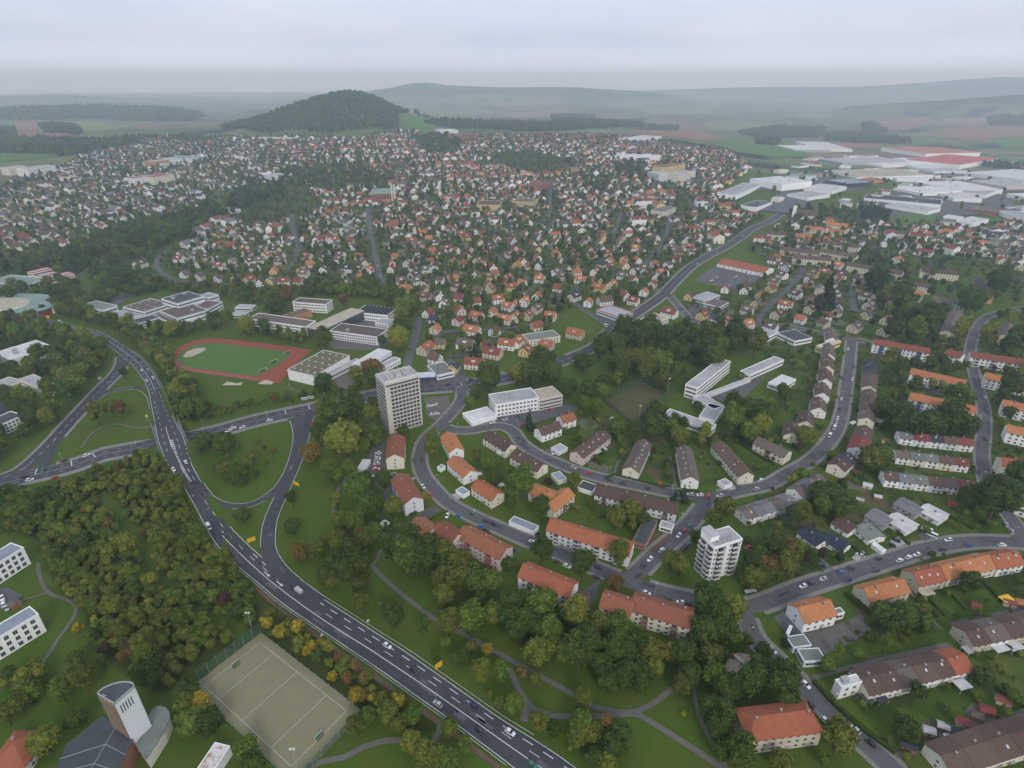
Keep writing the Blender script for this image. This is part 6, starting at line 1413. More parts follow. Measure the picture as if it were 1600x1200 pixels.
ROOFD = {'red': 'red', 'terracotta': 'rust red', 'orange': 'orange', 'brown': 'brown', 'greybrown': 'grey brown', 'grey': 'grey', 'dark': 'charcoal'}
WALLD = {'white': 'white', 'cream': 'cream', 'pale': 'pale grey', 'beige': 'beige', 'yellow': 'yellow', 'pink': 'pinkish', 'brick': 'brick'}
NH = 300
for h in HOUSES[:NH]:
    x, y, z, rz, v, rf, wl = h; root = empty('detached_house', (x, y, z), rz)
    for nm in ('wall', 'roof', 'windows'):
        o = bpy.data.objects.new(nm, HM[v][nm]); link(o, root)
        if nm == 'roof': roof_o = o
        if nm == 'wall': objmat(o, 0, 'wall_' + wl)
        if nm == 'roof': objmat(o, 0, 'roof_' + rf); objmat(o, 1, 'wall_' + wl) if len(o.material_slots) > 1 else None
        if nm == 'windows': o['kind'] = 'stuff'
    L_, W_, e, r = HV[v]
    o = bpy.data.objects.new('chimney', chim_m); o.location = (random.uniform(-2, 2), random.choice((-.8, .8)), e + r * .92); o.scale = (.7, .7, 1); link(o, roof_o)
    o = bpy.data.objects.new('door', door_m); o.location = (random.uniform(-1, 1) + 1.4, -W_ / 2, .02); link(o, root)
    pend(root, 'house', f'{WALLD[wl]} house with {ROOFD[rf]} roof', HG)
for h in HOUSES[NH:]:
    if h[6] in ('yellow', 'beige', 'pink', 'pale') and random.random() < .72: h[6] = 'white'
def far_houses(lst):
    mats = ['wall_' + w for w in WALLD] + ['roof_' + r for r in ROOFD] + ['frame_white', 'glass']; mi = {m: i for i, m in enumerate(mats)}
    V, F, Mx = [], [], []; n = 0
    for x, y, z, rz, v, rf, wl in lst:
        L_, W_, e, r = HV[v]; s = 1.0 + .35 * random.random(); k9 = random.random(); e = e * random.uniform(.85, 1.15); r = r * random.uniform(.75, 1.1)
        if k9 < .12: L_, e = L_ * 1.7, e * 1.15
        elif k9 < .2: L_, W_, e = L_ * 1.35, W_ * 1.25, e * 1.65
        hx, hy = L_ / 2 * s, W_ / 2 * s; c, sn = math.cos(rz), math.sin(rz); ov = .5; dz = r / hy * ov
        loc = [(-hx, -hy, -4), (hx, -hy, -4), (hx, hy, -4), (-hx, hy, -4), (-hx, -hy, e), (hx, -hy, e), (hx, hy, e), (-hx, hy, e), (-hx, 0, e + r), (hx, 0, e + r),
               (-hx - ov, -hy - ov, e - dz + .1), (hx + ov, -hy - ov, e - dz + .1), (hx + ov, hy + ov, e - dz + .1), (-hx - ov, hy + ov, e - dz + .1), (-hx - ov, 0, e + r + .15), (hx + ov, 0, e + r + .15)]
        fs = [(0, 1, 5, 4), (2, 3, 7, 6), (1, 2, 6, 9, 5), (3, 0, 4, 8, 7), (10, 11, 15, 14), (12, 13, 14, 15)]; ms = [mi['wall_' + wl]] * 4 + [mi['roof_' + rf]] * 2
        if k9 > .55:                                   # low extension or garage
            k0 = len(loc); ex, ey, eh = hx * random.choice((-1, 1)), -hy * random.uniform(-.4, .9), random.uniform(2.4, 3.4); qx = sorted((ex * .6, ex * 1.75)); qy = (ey - 2.6, ey + 2.6)
            for zz in (-4, eh):
                for aa, bb in ((qx[0], qy[0]), (qx[1], qy[0]), (qx[1], qy[1]), (qx[0], qy[1])): loc.append((aa, bb, zz))
            for f in ((0, 1, 5, 4), (1, 2, 6, 5), (2, 3, 7, 6), (3, 0, 4, 7), (4, 5, 6, 7)): fs.append(tuple(k0 + i for i in f))
            ms += [mi['wall_' + wl]] * 4 + [mi['roof_' + random.choice(('grey', 'greybrown', rf))]]
        if k9 < .3 or .5 < k9 < .6:                     # dormer or cross gable
            k0 = len(loc); sd = random.choice((-1, 1)); dw = random.uniform(1.4, 2.4); y0_ = sd * hy * 1.02; zt = e + r * .72
            loc += [(-dw, y0_, e), (dw, y0_, e), (0, y0_, zt), (-dw - .3, y0_ * 1.04, e - .2), (dw + .3, y0_ * 1.04, e - .2), (0, y0_ * 1.04, zt + .2), (0, 0, zt + .2), (-dw, 0, e), (dw, 0, e)]
            fs += [(k0, k0 + 1, k0 + 2), (k0 + 3, k0 + 5, k0 + 6, k0 + 7), (k0 + 5, k0 + 4, k0 + 8, k0 + 6)]; ms += [mi['wall_' + wl]] + [mi['roof_' + rf]] * 2
        if math.hypot(x, y) < 1500:
            for (q0, q1) in (((-hx, -hy), (hx, -hy)), ((hx, hy), (-hx, hy)), ((hx, -hy), (hx, hy)), ((-hx, hy), (-hx, -hy))):
                d = np.subtract(q1, q0); ang = math.atan2(d[1], d[0])
                for zz in (.9, 3.3):
                    for t in (.25, .75):
                        k0 = len(loc); cc, ss = math.cos(ang), math.sin(ang); bx, by = q0[0] + d[0] * t, q0[1] + d[1] * t
                        for uu, hh in ((-.7, 0), (.7, 0), (.7, 1.3), (-.7, 1.3)): loc.append((bx + uu * cc + .05 * ss, by + uu * ss - .05 * cc, zz + hh))
                        fs.append((k0, k0 + 1, k0 + 2, k0 + 3)); ms.append(mi['glass'])
        V += [(x + a * c - b2 * sn, y + a * sn + b2 * c, z + q) for a, b2, q in loc]; F += [tuple(n + i for i in f) for f in fs]; Mx += ms; n += len(loc)
    o = bpy.data.objects.new('distant_houses', mesh_of('distant_houses', V, F, mats, Mx)); link(o); tag(o, 'hundreds of distant houses with red and brown roofs filling the far town', 'houses', kind='stuff')
far_houses(HOUSES[NH:])
print('houses', len(HOUSES), 'hand', n_hand)
# solar panels on one roof near the schools are left to the roof colour
# ------------------------------------------------------------------ foliage materials
def leaf_mat(name, lo, hi):
    m, nt, b = nmat(name)
    at = nt.nodes.new('ShaderNodeAttribute'); at.attribute_name = 'tint'
    c = ramp(nt, at.outputs['Fac'], [(.0, lo), (1.0, hi)])
    oi = nt.nodes.new('ShaderNodeObjectInfo'); hs = nt.nodes.new('ShaderNodeHueSaturation')
    h = mathn(nt, 'MULTIPLY_ADD', oi.outputs['Random'], .026); h.node.inputs[2].default_value = .49
    w = nt.nodes.new('ShaderNodeTexWhiteNoise'); w.noise_dimensions = '1D'; nt.links.new(oi.outputs['Random'], w.inputs['W'])
    v = mathn(nt, 'MULTIPLY_ADD', w.outputs['Value'], .38); v.node.inputs[2].default_value = .82
    nt.links.new(h, hs.inputs['Hue']); nt.links.new(v, hs.inputs['Value']); nt.links.new(c, hs.inputs['Color'])
    nt.links.new(hs.outputs['Color'], b.inputs['Base Color']); b.inputs['Roughness'].default_value = .75; b.inputs['Specular IOR Level'].default_value = .18
LEAF = {'d': ((0.0244, 0.0441, 0.007), (0.0789, 0.1137, 0.0186)), 'm': ((0.0418, 0.0719, 0.0093), (0.1253, 0.1717, 0.0244)), 'o': ((0.0522, 0.0673, 0.0093), (0.1485, 0.1624, 0.0267)), 'y': ((0.0766, 0.0974, 0.0116), (0.2088, 0.2204, 0.0302)), 'Y': ((0.1392, 0.116, 0.0116), (0.3944, 0.3132, 0.029)), 'b': ((0.0696, 0.0487, 0.0139), (0.1914, 0.1183, 0.0348)), 'r': ((0.0348, 0.0209, 0.0186), (0.0812, 0.0394, 0.0348)), 'c': ((0.0151, 0.0325, 0.0128), (0.0441, 0.0696, 0.0302))}
for k, (a, b2) in LEAF.items(): leaf_mat('leaf_' + k, a, b2)
surf('bark', (.085, .066, .050), .3, 1.5, .95, .1)
def crown_geo(seed, n_lobes, leaves, size, shape='round', core=True):
    """crown in a unit box (diameter 1, base at z=0): lumpy core plus many leaf sprays"""
    rg = np.random.default_rng(seed); V, F, T = [], [], []
    H = {'round': .95, 'tall': 1.35, 'cone': 2.1, 'column': 3.0, 'bush': .75}[shape]
    lob = []
    for i in range(n_lobes):
        if shape == 'cone': t = i / n_lobes; r = .5 * (1 - t) + .04; a = rg.uniform(0, 6.28); lob.append((math.cos(a) * r * .35, math.sin(a) * r * .35, H * (.08 + .86 * t), r * .72))
        elif shape == 'column': t = i / n_lobes; r = .30 + .16 * math.sin(math.pi * min(t * 1.1, 1)); a = rg.uniform(0, 6.28); lob.append((math.cos(a) * .14, math.sin(a) * .14, H * (.1 + .82 * t), r))
        else:
            d = rg.normal(size=3); d /= np.linalg.norm(d); q = rg.uniform(.35, 1) ** .6
            r = rg.uniform(.17, .27); x, y = d[0] * (.5 - r) * q * 1.05, d[1] * (.5 - r) * q * 1.05; z = H * .5 + d[2] * (H * .5 - r) * q; lob.append((x, y, max(z, r * .8), r))
    if shape in ('round', 'tall', 'bush'): lob.append((0, 0, H * .48, .34))
    k = 0
    for li, (x, y, z, r) in enumerate(lob):
        if core:
            nu, nv = 7, 4; rr = r * .84; base = k; tt = rg.uniform(.1, .5)
            for j in range(nv + 1):
                ph = math.pi * j / nv
                for i in range(nu):
                    th = 2 * math.pi * i / nu + j * .4; w = rr * rg.uniform(.82, 1.12)
                    V.append((x + w * math.sin(ph) * math.cos(th), y + w * math.sin(ph) * math.sin(th), z + w * math.cos(ph))); k += 1
            for j in range(nv):
                for i in range(nu): F.append((base + j * nu + i, base + (j + 1) * nu + i, base + (j + 1) * nu + (i + 1) % nu, base + j * nu + (i + 1) % nu)); T.append(tt + rg.uniform(0, .25))
    w = np.array([l[3] ** 2 for l in lob]); w /= w.sum(); lt = rg.uniform(-.3, .3, len(lob))
    pick = rg.choice(len(lob), leaves, p=w)
    LB = np.array(lob)[pick]; N = len(pick); nrmz = lambda q: q / np.linalg.norm(q, axis=1)[:, None]
    d = rg.normal(size=(N, 3)); d[:, 2] += .35; d = nrmz(d); c = LB[:, :3] + d * (LB[:, 3] * rg.uniform(.82, 1.14, N))[:, None]
    n = nrmz(d + rg.normal(size=(N, 3)) * .55); a = nrmz(np.cross(n, rg.normal(size=(N, 3)))); b2 = np.cross(n, a); s = (size * rg.uniform(.6, 1.35, N))[:, None]; bend = n * s * .25
    Q = np.stack([c + a * s - bend, c + b2 * s * .7, c - a * s - bend, c - b2 * s * .7], 1).reshape(-1, 3)
    V += Q.tolist(); F += [(k + 4 * i, k + 4 * i + 1, k + 4 * i + 2, k + 4 * i + 3) for i in range(N)]
    T += np.clip(.5 + lt[pick] + rg.normal(size=N) * .30, 0, 1).tolist()
    return V, F, T
def crown_mesh(key, seed, lobes, leaves, size, shape, trunk=False):
    V, F, T = crown_geo(seed, lobes, leaves, size, shape); me = bpy.data.meshes.new('crown')
    fm = [0] * len(F)
    if trunk:
        mb = MB(); mb.tube((0, 0, -.35), (0, 0, .4), .035, .025, 5); n = len(V); V = V + [(-a, b2, c) for a, b2, c in mb.v]; F = F + [tuple(n + i for i in f) for f in mb.f]; T = T + [0.] * len(mb.f); fm += [1] * len(mb.f)
    me.from_pydata(V, [], F); me.materials.append(M('leaf_d')); me.materials.append(M('bark')); me.polygons.foreach_set('material_index', fm)
    at = me.attributes.new('tint', 'FLOAT', 'FACE'); at.data.foreach_set('value', np.array(T, np.float32)); me.update(); return me
NEARC = [crown_mesh(0, 11 + i, 17 + i, 1700, .042, s) for i, s in enumerate(('round', 'round', 'tall', 'round', 'tall', 'bush'))]
CONE = crown_mesh(0, 31, 16, 1300, .045, 'cone'); COLM = crown_mesh(0, 37, 15, 1500, .042, 'column')
def trunk_mesh(seed):
    rg = random.Random(seed); mb = MB(); mb.tube((0, 0, 0), (0, 0, .55), .05, .032, 7)
    for k in range(4):
        a = rg.uniform(0, 6.28); mb.tube((0, 0, .35 + .06 * k), (.24 * math.cos(a), .24 * math.sin(a), .72 + .05 * k), .022, .008, 5)
    return mb.mesh('trunk', ['bark'])
TRK = [trunk_mesh(s) for s in (1, 2, 3)]
MIDC = {}
for t in LEAF:
    for i, s in enumerate(('round', 'tall', 'bush') if t != 'c' else ('cone',)):
        me = crown_mesh(0, 51 + i * 7 + ord(t), 8 if s != 'cone' else 9, 420, .055, s, True); me.materials[0] = M('leaf_' + t); MIDC[(t, s)] = me
# ------------------------------------------------------------------ where trees stand
TREES = []           # x, y, ground z, crown diameter, tint, shape
def tree_px(px, py, dpx, tint):
    """px, py: middle of the crown; dpx: its width in the photograph"""
    p = G(px, py, 5.0); dist = math.sqrt(p[0] ** 2 + p[1] ** 2 + (CAM_H - p[2]) ** 2)
    D = dpx * dist / math.hypot(FOC, math.hypot(px - 800, py - 600)) * 1.0
    p = G(px, py, max(1.5, D * .62)); sh = 'cone' if tint == 'c' else None
    TREES.append((p[0], p[1], tz(p[0], p[1]), D * 1.08, tint, sh, 1))
def tb(s):
    for it in s.split():
        a = it.split(','); tree_px(float(a[0]), float(a[1]), float(a[2]), a[3])
tb('485,707,34,b 536,692,58,y 500,683,26,d 580,677,38,d 570,705,22,m 515,737,32,m 547,740,24,m 457,782,20,d 457,822,26,d 560,770,40,m 570,790,42,d 532,812,30,m 555,815,36,m 582,797,34,d 615,795,26,y 665,780,14,y 600,750,28,d 590,695,16,m 467,862,32,b 497,862,30,m 475,885,34,m 495,902,32,o 512,847,24,o 530,852,30,o 550,902,62,d 565,942,30,o 570,850,28,o 585,832,32,m 562,840,18,b 625,845,66,d 640,872,56,d 662,875,46,d 675,857,36,d 695,870,34,o 717,880,42,o 715,902,46,o 745,910,42,d 767,910,38,o 695,935,32,o 747,790,24,Y 690,747,26,m 677,705,24,o 677,682,20,m 735,742,22,d 775,747,26,d 762,725,24,m 632,682,22,d 795,882,24,d 797,790,20,d')
tb('452,952,30,o 483,972,30,o 519,995,34,o 560,1025,28,y 617,967,34,d 660,982,24,d 597,951,16,o 700,977,36,o 735,965,46,m 770,960,34,o 695,1005,20,m 680,1025,16,d 717,1027,28,d 737,1012,20,o 760,1017,20,Y 750,1052,34,y 780,1047,32,m 765,1086,12,y 782,1100,22,o 797,1107,24,m 555,1140,28,o 642,1165,32,y 702,1140,30,o 727,1165,26,m 670,1187,40,o 700,1190,36,m 510,1165,30,m 420,978,22,Y 437,990,22,Y 465,1022,20,Y 485,1017,22,Y 515,1065,22,y 540,1047,24,m 544,1065,20,b 570,1065,20,b 580,1078,16,y 567,1097,24,Y 595,1097,24,y 625,1100,24,Y 575,1120,30,m 607,1120,32,o 625,1135,30,o 645,1125,30,m')
tb('845,945,52,m 897,960,42,y 842,1020,46,o 810,975,38,m 862,995,38,m 905,1025,48,d 937,977,36,o 965,977,42,m 940,1040,40,d 970,1025,44,d 997,1007,36,d 1020,1020,38,o 1000,1057,44,d 972,1060,38,d 950,1065,34,d 1050,1020,30,Y 1072,1017,34,d 1077,1055,38,d 1065,1072,30,o 1105,950,46,d 1122,967,46,d 1100,987,44,d 1132,992,38,d 1110,1027,38,o 1117,1055,40,m 1112,1107,42,d 1135,1080,38,d 1132,1115,36,d 1120,1142,38,d 1170,1070,44,d 1185,1055,38,d 1165,1005,22,d 1155,992,14,b 1190,962,22,d 1192,1022,32,d 1155,1182,46,d 1125,1175,30,d 962,912,26,b 910,1097,28,o 910,1125,32,m 947,1135,24,b 922,1150,32,o 900,1157,32,o 960,1167,42,d 930,1185,32,d 842,1130,32,o 867,1140,26,d 817,1055,24,b 837,1065,22,o 805,1100,30,m 950,1195,32,o 892,1170,12,y 1068,1116,8,Y')
tb('847,862,36,d 910,882,38,d 912,850,22,y 967,870,32,o 962,812,32,o 985,800,34,y 1002,807,26,d 987,822,18,o 1065,800,22,m 1082,790,24,c 1067,777,16,c 1055,778,12,c 1131,797,36,o 1112,810,24,o 1087,845,22,d 1050,875,30,o 1062,887,26,y 1147,912,40,o 1175,907,34,y 1190,902,32,o 1187,887,24,b 1190,867,28,m 815,760,38,m 815,790,48,d 845,800,30,d 897,757,22,o 1147,750,20,o 1175,745,18,m 1022,670,32,d 1062,682,30,o 990,677,24,d 965,667,28,m 1147,662,34,m 1170,677,30,m 1190,665,32,y 1095,692,18,o 827,662,18,c 1212,862,34,d 1227,862,30,b 1247,862,28,y 1207,885,34,b 1232,887,36,o 1260,870,22,r 1340,830,20,c 1312,870,14,c 1555,787,56,d 1512,782,34,d 1562,732,36,y 1555,700,32,b 1525,697,28,b 1590,750,38,d 1557,672,38,d 1512,665,34,d 1360,717,34,o 1382,712,24,m 1300,772,32,d 1277,775,30,d 1305,795,30,d 1285,792,28,m 1252,805,28,o 1232,810,22,c 1252,742,22,m 1237,750,18,y 1417,660,44,d 1452,662,40,d 1482,657,40,d 1260,680,34,o 1515,912,34,d 1380,960,38,d 1415,967,36,d 1442,975,30,d 1390,982,30,d 1312,1152,52,o 1220,1070,48,d 1230,1095,38,d 1215,1045,24,m 1225,1005,14,c 1367,1137,38,o 1415,1140,38,d 1382,1150,34,d 1432,1087,28,d 1537,1057,32,d 1262,1047,26,o 1292,1040,24,m 1310,1022,18,m 1220,1190,36,o 1287,1187,24,m 1382,1010,24,m 1485,985,24,o 1585,1090,24,m')
tb('912,565,30,d 937,547,28,d 962,540,34,d 950,525,28,d 975,522,30,d 995,525,32,d 1017,522,32,d 1037,527,32,d 1057,522,30,d 1077,535,30,d 1060,555,38,d 1097,550,34,d 1115,560,36,d 1127,542,26,m 1147,527,30,d 1105,527,28,o 1180,542,30,o 967,572,36,d 990,560,32,o 1012,560,30,o 1032,570,40,m 1010,580,30,o 1037,595,28,o 1057,585,22,m 1072,585,14,m 972,585,30,d 942,597,26,d 965,597,18,o 920,610,28,d 887,605,32,d 847,567,42,d 862,582,36,d 832,585,38,d 810,585,34,o 940,612,24,m 915,635,24,m 932,637,24,m 1030,642,26,d 1020,670,36,d 1145,640,28,d 1170,640,34,d 1090,635,16,d 1157,590,14,o 1117,612,12,Y 525,640,46,d 505,640,30,y 580,650,28,o 555,640,30,d 765,597,38,d 745,610,24,d 717,652,24,y 732,630,18,m 670,607,16,m 505,602,30,d 556,592,22,y 582,575,34,b 585,590,26,d 622,562,24,m 632,545,22,m 622,530,32,y 640,520,20,m 640,492,28,m 630,492,26,o 640,477,26,m 507,535,26,o 450,527,18,m 597,532,16,d 415,515,20,d 537,470,20,b 447,465,24,b 430,480,28,d 137,597,26,y 112,592,26,o 100,590,24,y 357,502,18,m 385,510,26,y 270,522,22,y 230,542,20,b 195,585,14,d 275,607,26,y 282,625,26,y 255,572,20,y 307,637,30,m 290,640,28,m 1450,500,34,d 1430,520,30,m 1520,470,36,d 1560,440,34,d 1590,470,36,m 1500,520,26,y 1590,540,34,d 1405,470,34,d 1420,490,30,d 1395,520,28,d 1340,520,22,d 1345,545,24,d 1380,640,30,d 1400,650,26,d 1530,600,26,b 1475,650,30,d 1500,610,22,m 1575,610,30,d 1290,470,30,c 1340,425,30,d 1370,440,34,d 1385,415,30,d')
# big single features in the thicket and around
tb('92,870,24,d 88,868,16,Y 172,762,14,m 195,755,24,y 215,775,20,m 253,720,30,o 275,770,32,o 255,850,34,o 310,845,30,m 172,820,20,b 155,815,22,m 195,850,34,y 125,850,28,d 172,875,26,o 174,950,30,y 120,985,14,Y 128,980,12,Y 148,972,12,Y 190,990,22,m 200,1015,18,r 228,1020,26,m 180,998,14,b 232,1060,46,d 160,1037,18,o 130,1062,40,o 100,1085,32,m 70,1160,46,y 120,1125,34,d 15,1055,28,d 30,1100,34,o 50,1082,34,m 10,1120,30,o 310,1095,30,Y 290,1100,30,o 300,1130,44,m 330,1130,40,d 370,1140,30,o 385,1170,36,m 360,1115,22,Y 395,1195,40,d 265,1070,20,o 375,735,26,d 395,715,20,o 350,690,34,d 320,690,30,d 400,740,12,d 365,757,8,d 385,752,10,d 345,735,16,o 230,655,30,d 205,670,36,d 150,650,26,o 175,640,24,o 190,645,20,b 378,805,26,d 360,810,18,m 500,1140,26,m 25,740,34,d 50,790,34,d 20,720,26,m 210,895,22,m 240,910,20,y 305,935,16,d 370,955,26,d 350,940,24,r 375,920,28,m 340,900,28,y 355,880,26,o')
# deterministic scatter inside pixel outlines
def scatter_poly(poly, spacing, dmin, dmax, tints, cond=None, jitter=.45, bush=False):
    W = np.array([G(x, y)[:2] for x, y in poly]); x0, y0 = W.min(0); x1, y1 = W.max(0); out = []
    gx, gy = np.meshgrid(np.arange(x0, x1, spacing), np.arange(y0, y1, spacing)); gx = gx.ravel(); gy = gy.ravel()
    gx = gx + rng.uniform(-jitter, jitter, gx.shape) * spacing; gy = gy + rng.uniform(-jitter, jitter, gy.shape) * spacing
    ok = inpoly(gx, gy, [tuple(w) for w in W]); gx, gy = gx[ok], gy[ok]
    if cond is not None: ok = cond(gx, gy); gx, gy = gx[ok], gy[ok]
    z = terr(gx, gy); tl = list(tints)
    cl = np.sin(gx * .051 + 1) * np.sin(gy * .043 + 2) + rng.normal(0, .5, gx.shape)
    for x, y, zz, c in zip(gx, gy, z, cl):
        D = rng.uniform(dmin, dmax); t = tl[int(rng.integers(len(tl)))] if abs(c) < .7 else tl[int((c > 0) * (len(tl) - 1) * rng.random())]
        TREES.append((x, y, zz, D, t, 'bush' if bush and rng.random() < .7 else None))
GREENWAY = np.array([G(*q)[:2] for q in ((160,775),(190,812),(225,862),(250,905),(300,938),(372,986))])
scatter_poly([(2,800),(60,772),(112,756),(215,716),(246,712),(264,742),(296,795),(326,855),(396,925),(398,978),(300,1046),(262,1075),(205,1050),(160,1005),(140,960),(100,930),(84,890),(68,850),(30,828)], 3.9, 3.0, 6.4, 'moomoomyodommoyoomomyoymoyomdmobooym', lambda x, y: seg_dist(x, y, GREENWAY)[0] > 3.0, bush=True)
scatter_poly([(408,986),(424,940),(470,975),(560,1044),(670,1122),(645,1145),(600,1142),(552,1100)], 5.2, 3.5, 7.5, 'omoYybomdY', lambda x, y: seg_dist(x, y, HWL)[0] > 5, bush=True)
scatter_poly([(-40,508),(60,512),(140,534),(178,566),(176,588),(118,640),(58,688),(-40,745)], 11, 9, 15, 'ddmodmyd')
scatter_poly([(60,498),(125,503),(165,515),(205,540),(228,562),(248,596),(262,632),(290,660),(325,655),(300,620),(272,585),(255,560),(240,535),(200,508),(150,492)], 10, 8, 13, 'dmodymo')
scatter_poly([(-40,485),(50,490),(110,498),(165,490),(170,505),(120,470),(125,440),(200,425),(215,445),(180,460),(110,430),(60,455),(-40,440)], 12, 9, 15, 'ddmdo')
scatter_poly([(90,405),(200,362),(300,338),(400,302),(440,292),(450,300),(330,352),(250,392),(150,430),(60,435),(0,430),(-60,412)], 12, 9, 16, 'dddmodc')
scatter_poly([(-60,420),(60,400),(150,385),(260,350),(330,325),(390,305),(350,320),(200,365),(80,400),(-60,440)], 12, 9, 15, 'dddmo')
scatter_poly([(540,440),(590,450),(640,470),(648,500),(640,540),(628,565),(612,555),(618,510),(600,472),(540,462),(480,462),(440,455)], 10, 8, 13, 'ddmmoy')
scatter_poly([(1340,428),(1400,432),(1420,430),(1600,450),(1640,520),(1600,530),(1540,500),(1500,500),(1450,520),(1400,520),(1360,480)], 20, 7, 11, 'ddmmoy')
scatter_poly([(1400,520),(1620,530),(1640,700),(1560,700),(1380,680),(1380,560)], 17, 8, 13, 'ddmoy', jitter=.5)
scatter_poly([(200,1060),(120,1010),(150,1000),(200,1045),(260,1085),(255,1100)], 7, 5, 9, 'dmor', bush=True)
scatter_poly([(0,1120),(0,1080),(60,1030),(80,1010),(110,1000),(130,1030),(90,1080),(40,1130)], 7.5, 5, 9, 'mmoydo', lambda x, y: rng.random(len(x)) < .75, bush=True)
scatter_poly([(270,1070),(300,1068),(400,1160),(430,1205),(380,1210),(340,1150),(280,1140)], 7, 5, 9, 'dmoY', bush=True)
scatter_poly([(320,690),(400,690),(430,710),(415,745),(380,765),(340,755),(310,715)], 8.5, 3, 7, 'dmoo', lambda x, y: rng.random(len(x)) < .7, bush=True)
scatter_poly([(240,860),(300,935),(345,1000),(300,1040),(225,1010),(170,940)], 9, 5, 9, 'mmody', lambda x, y: seg_dist(x, y, GREENWAY)[0] > 3.5, bush=True)
# gardens near the camera on the right and between blocks
for poly, sp in (([(1190,508),(1340,525),(1420,520),(1660,520),(1660,690),(1530,860),(1160,940),(1160,800),(1190,770),(1300,690),(1240,660),(1200,600)], 15), ([(1400,890),(1660,860),(1660,1260),(1420,1230),(1340,1100),(1300,1000)], 14), ([(830,690),(900,640),(1030,650),(1140,680),(1250,660),(1260,700),(1200,740),(1080,752),(940,730)], 15), ([(690,700),(720,690),(830,740),(930,780),(1050,830),(1000,850),(860,800),(760,790)], 18)):
    scatter_poly(poly, sp, 2.5, 6.5, 'dmmodyor', lambda x, y: rng.random(len(x)) < .8, bush=True)
for poly, sp, d0, d1, tn in (([(600,858),(640,848),(690,896),(790,915),(800,938),(760,950),(700,935),(640,905)], 8.5, 6.5, 11, 'ddmod'), ([(735,955),(800,945),(870,968),(930,1000),(1080,1015),(1100,950),(1150,952),(1195,1010),(1188,1080),(1140,1165),(1108,1130),(1102,1060),(1052,1042),(1010,1078),(930,1072),(870,1040),(800,1003),(748,985)], 9, 7.5, 12.5, 'ddmodmdy'), ([(525,745),(600,742),(600,830),(560,842),(528,800)], 9, 7, 11, 'dmmod'), ([(800,1130),(870,1150),(960,1140),(985,1195),(880,1198)], 8, 6, 10, 'dmomd'), ([(620,1158),(780,1172),(800,1202),(640,1202)], 8, 6, 10, 'dmomy'), ([(490,640),(600,645),(600,690),(560,690),(500,668)], 10, 8, 12, 'dddmo'), ([(1190,850),(1262,850),(1262,880),(1215,915),(1150,925),(1160,895)], 8, 6, 10, 'dmoyb'), ([(905,545),(960,515),(1130,520),(1180,540),(1130,565),(1060,570),(960,545)], 11, 9, 13, 'ddddm'), ([(1270,770),(1330,760),(1350,790),(1290,812),(1240,808)], 8, 5, 9, 'ddmo'), ([(1360,945),(1440,960),(1470,985),(1400,1000),(1370,990)], 8, 6, 10, 'ddmo'), ([(470,900),(540,880),(600,950),(560,960),(500,930)], 12, 6, 10, 'dmo')): scatter_poly(poly, sp, d0, d1, tn)
for poly in ([(1190,508),(1340,525),(1420,520),(1660,520),(1660,690),(1530,860),(1160,940),(1160,800),(1190,770),(1300,690),(1240,660),(1200,600)], [(1400,890),(1660,860),(1660,1260),(1420,1230),(1340,1100),(1300,1000)], [(830,690),(900,640),(1030,650),(1140,680),(1250,660),(1260,700),(1200,740),(1080,752),(940,730)], [(690,700),(720,690),(830,740),(930,780),(1050,830),(1000,850),(860,800),(760,790)]): scatter_poly(poly, 6.0, 1.3, 4.0, 'dmmodyoom', lambda x, y: (rng.random(len(x)) < .6) & (np.sin(x * .09) * np.sin(y * .11) > -.35), bush=True)
for poly, sp, d0, d1, tn, bu in (([(300,800),(335,864),(402,926),(398,978),(345,972),(296,930),(262,870)], 4.4, 3.0, 6.8, 'moomyoomymod', True), ([(-20,772),(70,766),(112,800),(102,850),(62,838),(-20,828)], 5.0, 3.5, 8.0, 'dmomdoy', True), ([(70,850),(105,845),(140,950),(125,962),(95,930)], 5.5, 3, 7, 'mody', True), ([(215,548),(250,572),(270,602),(285,642),(330,664),(328,640),(302,605),(277,575),(250,545),(225,530)], 7.5, 6.5, 11, 'ymomdymo', False), ([(290,642),(420,623),(500,613),(590,601),(590,607),(500,623),(400,640),(330,657)], 5.5, 2.5, 6, 'dmobmo', True), ([(235,456),(300,452),(420,456),(500,458),(600,455),(600,470),(520,466),(450,462),(422,490),(380,482),(340,464)], 9, 6, 10, 'dmodmb', False), ([(180,502),(215,514),(260,517),(320,508),(352,502),(347,517),(280,528),(222,530)], 8.5, 7, 11, 'dmody', False), ([(60,470),(130,466),(190,455),(240,450),(240,460),(180,470),(130,492),(90,496)], 9, 7, 12, 'ddmo', False), ([(175,442),(215,426),(262,446),(332,457),(330,463),(250,456),(200,464)], 9, 6, 10, 'dmdo', False), ([(360,520),(400,512),(480,520),(520,530),(500,545),(420,532)], 9, 5, 8, 'dmoy', False), ([(1010,640),(1040,655),(1110,680),(1180,650),(1215,610),(1230,640),(1190,690),(1110,690),(1010,670)], 9, 6, 11, 'ddmoy', False)): scatter_poly(poly, sp, d0, d1, tn, bush=bu)
n_fixed = len(TREES)
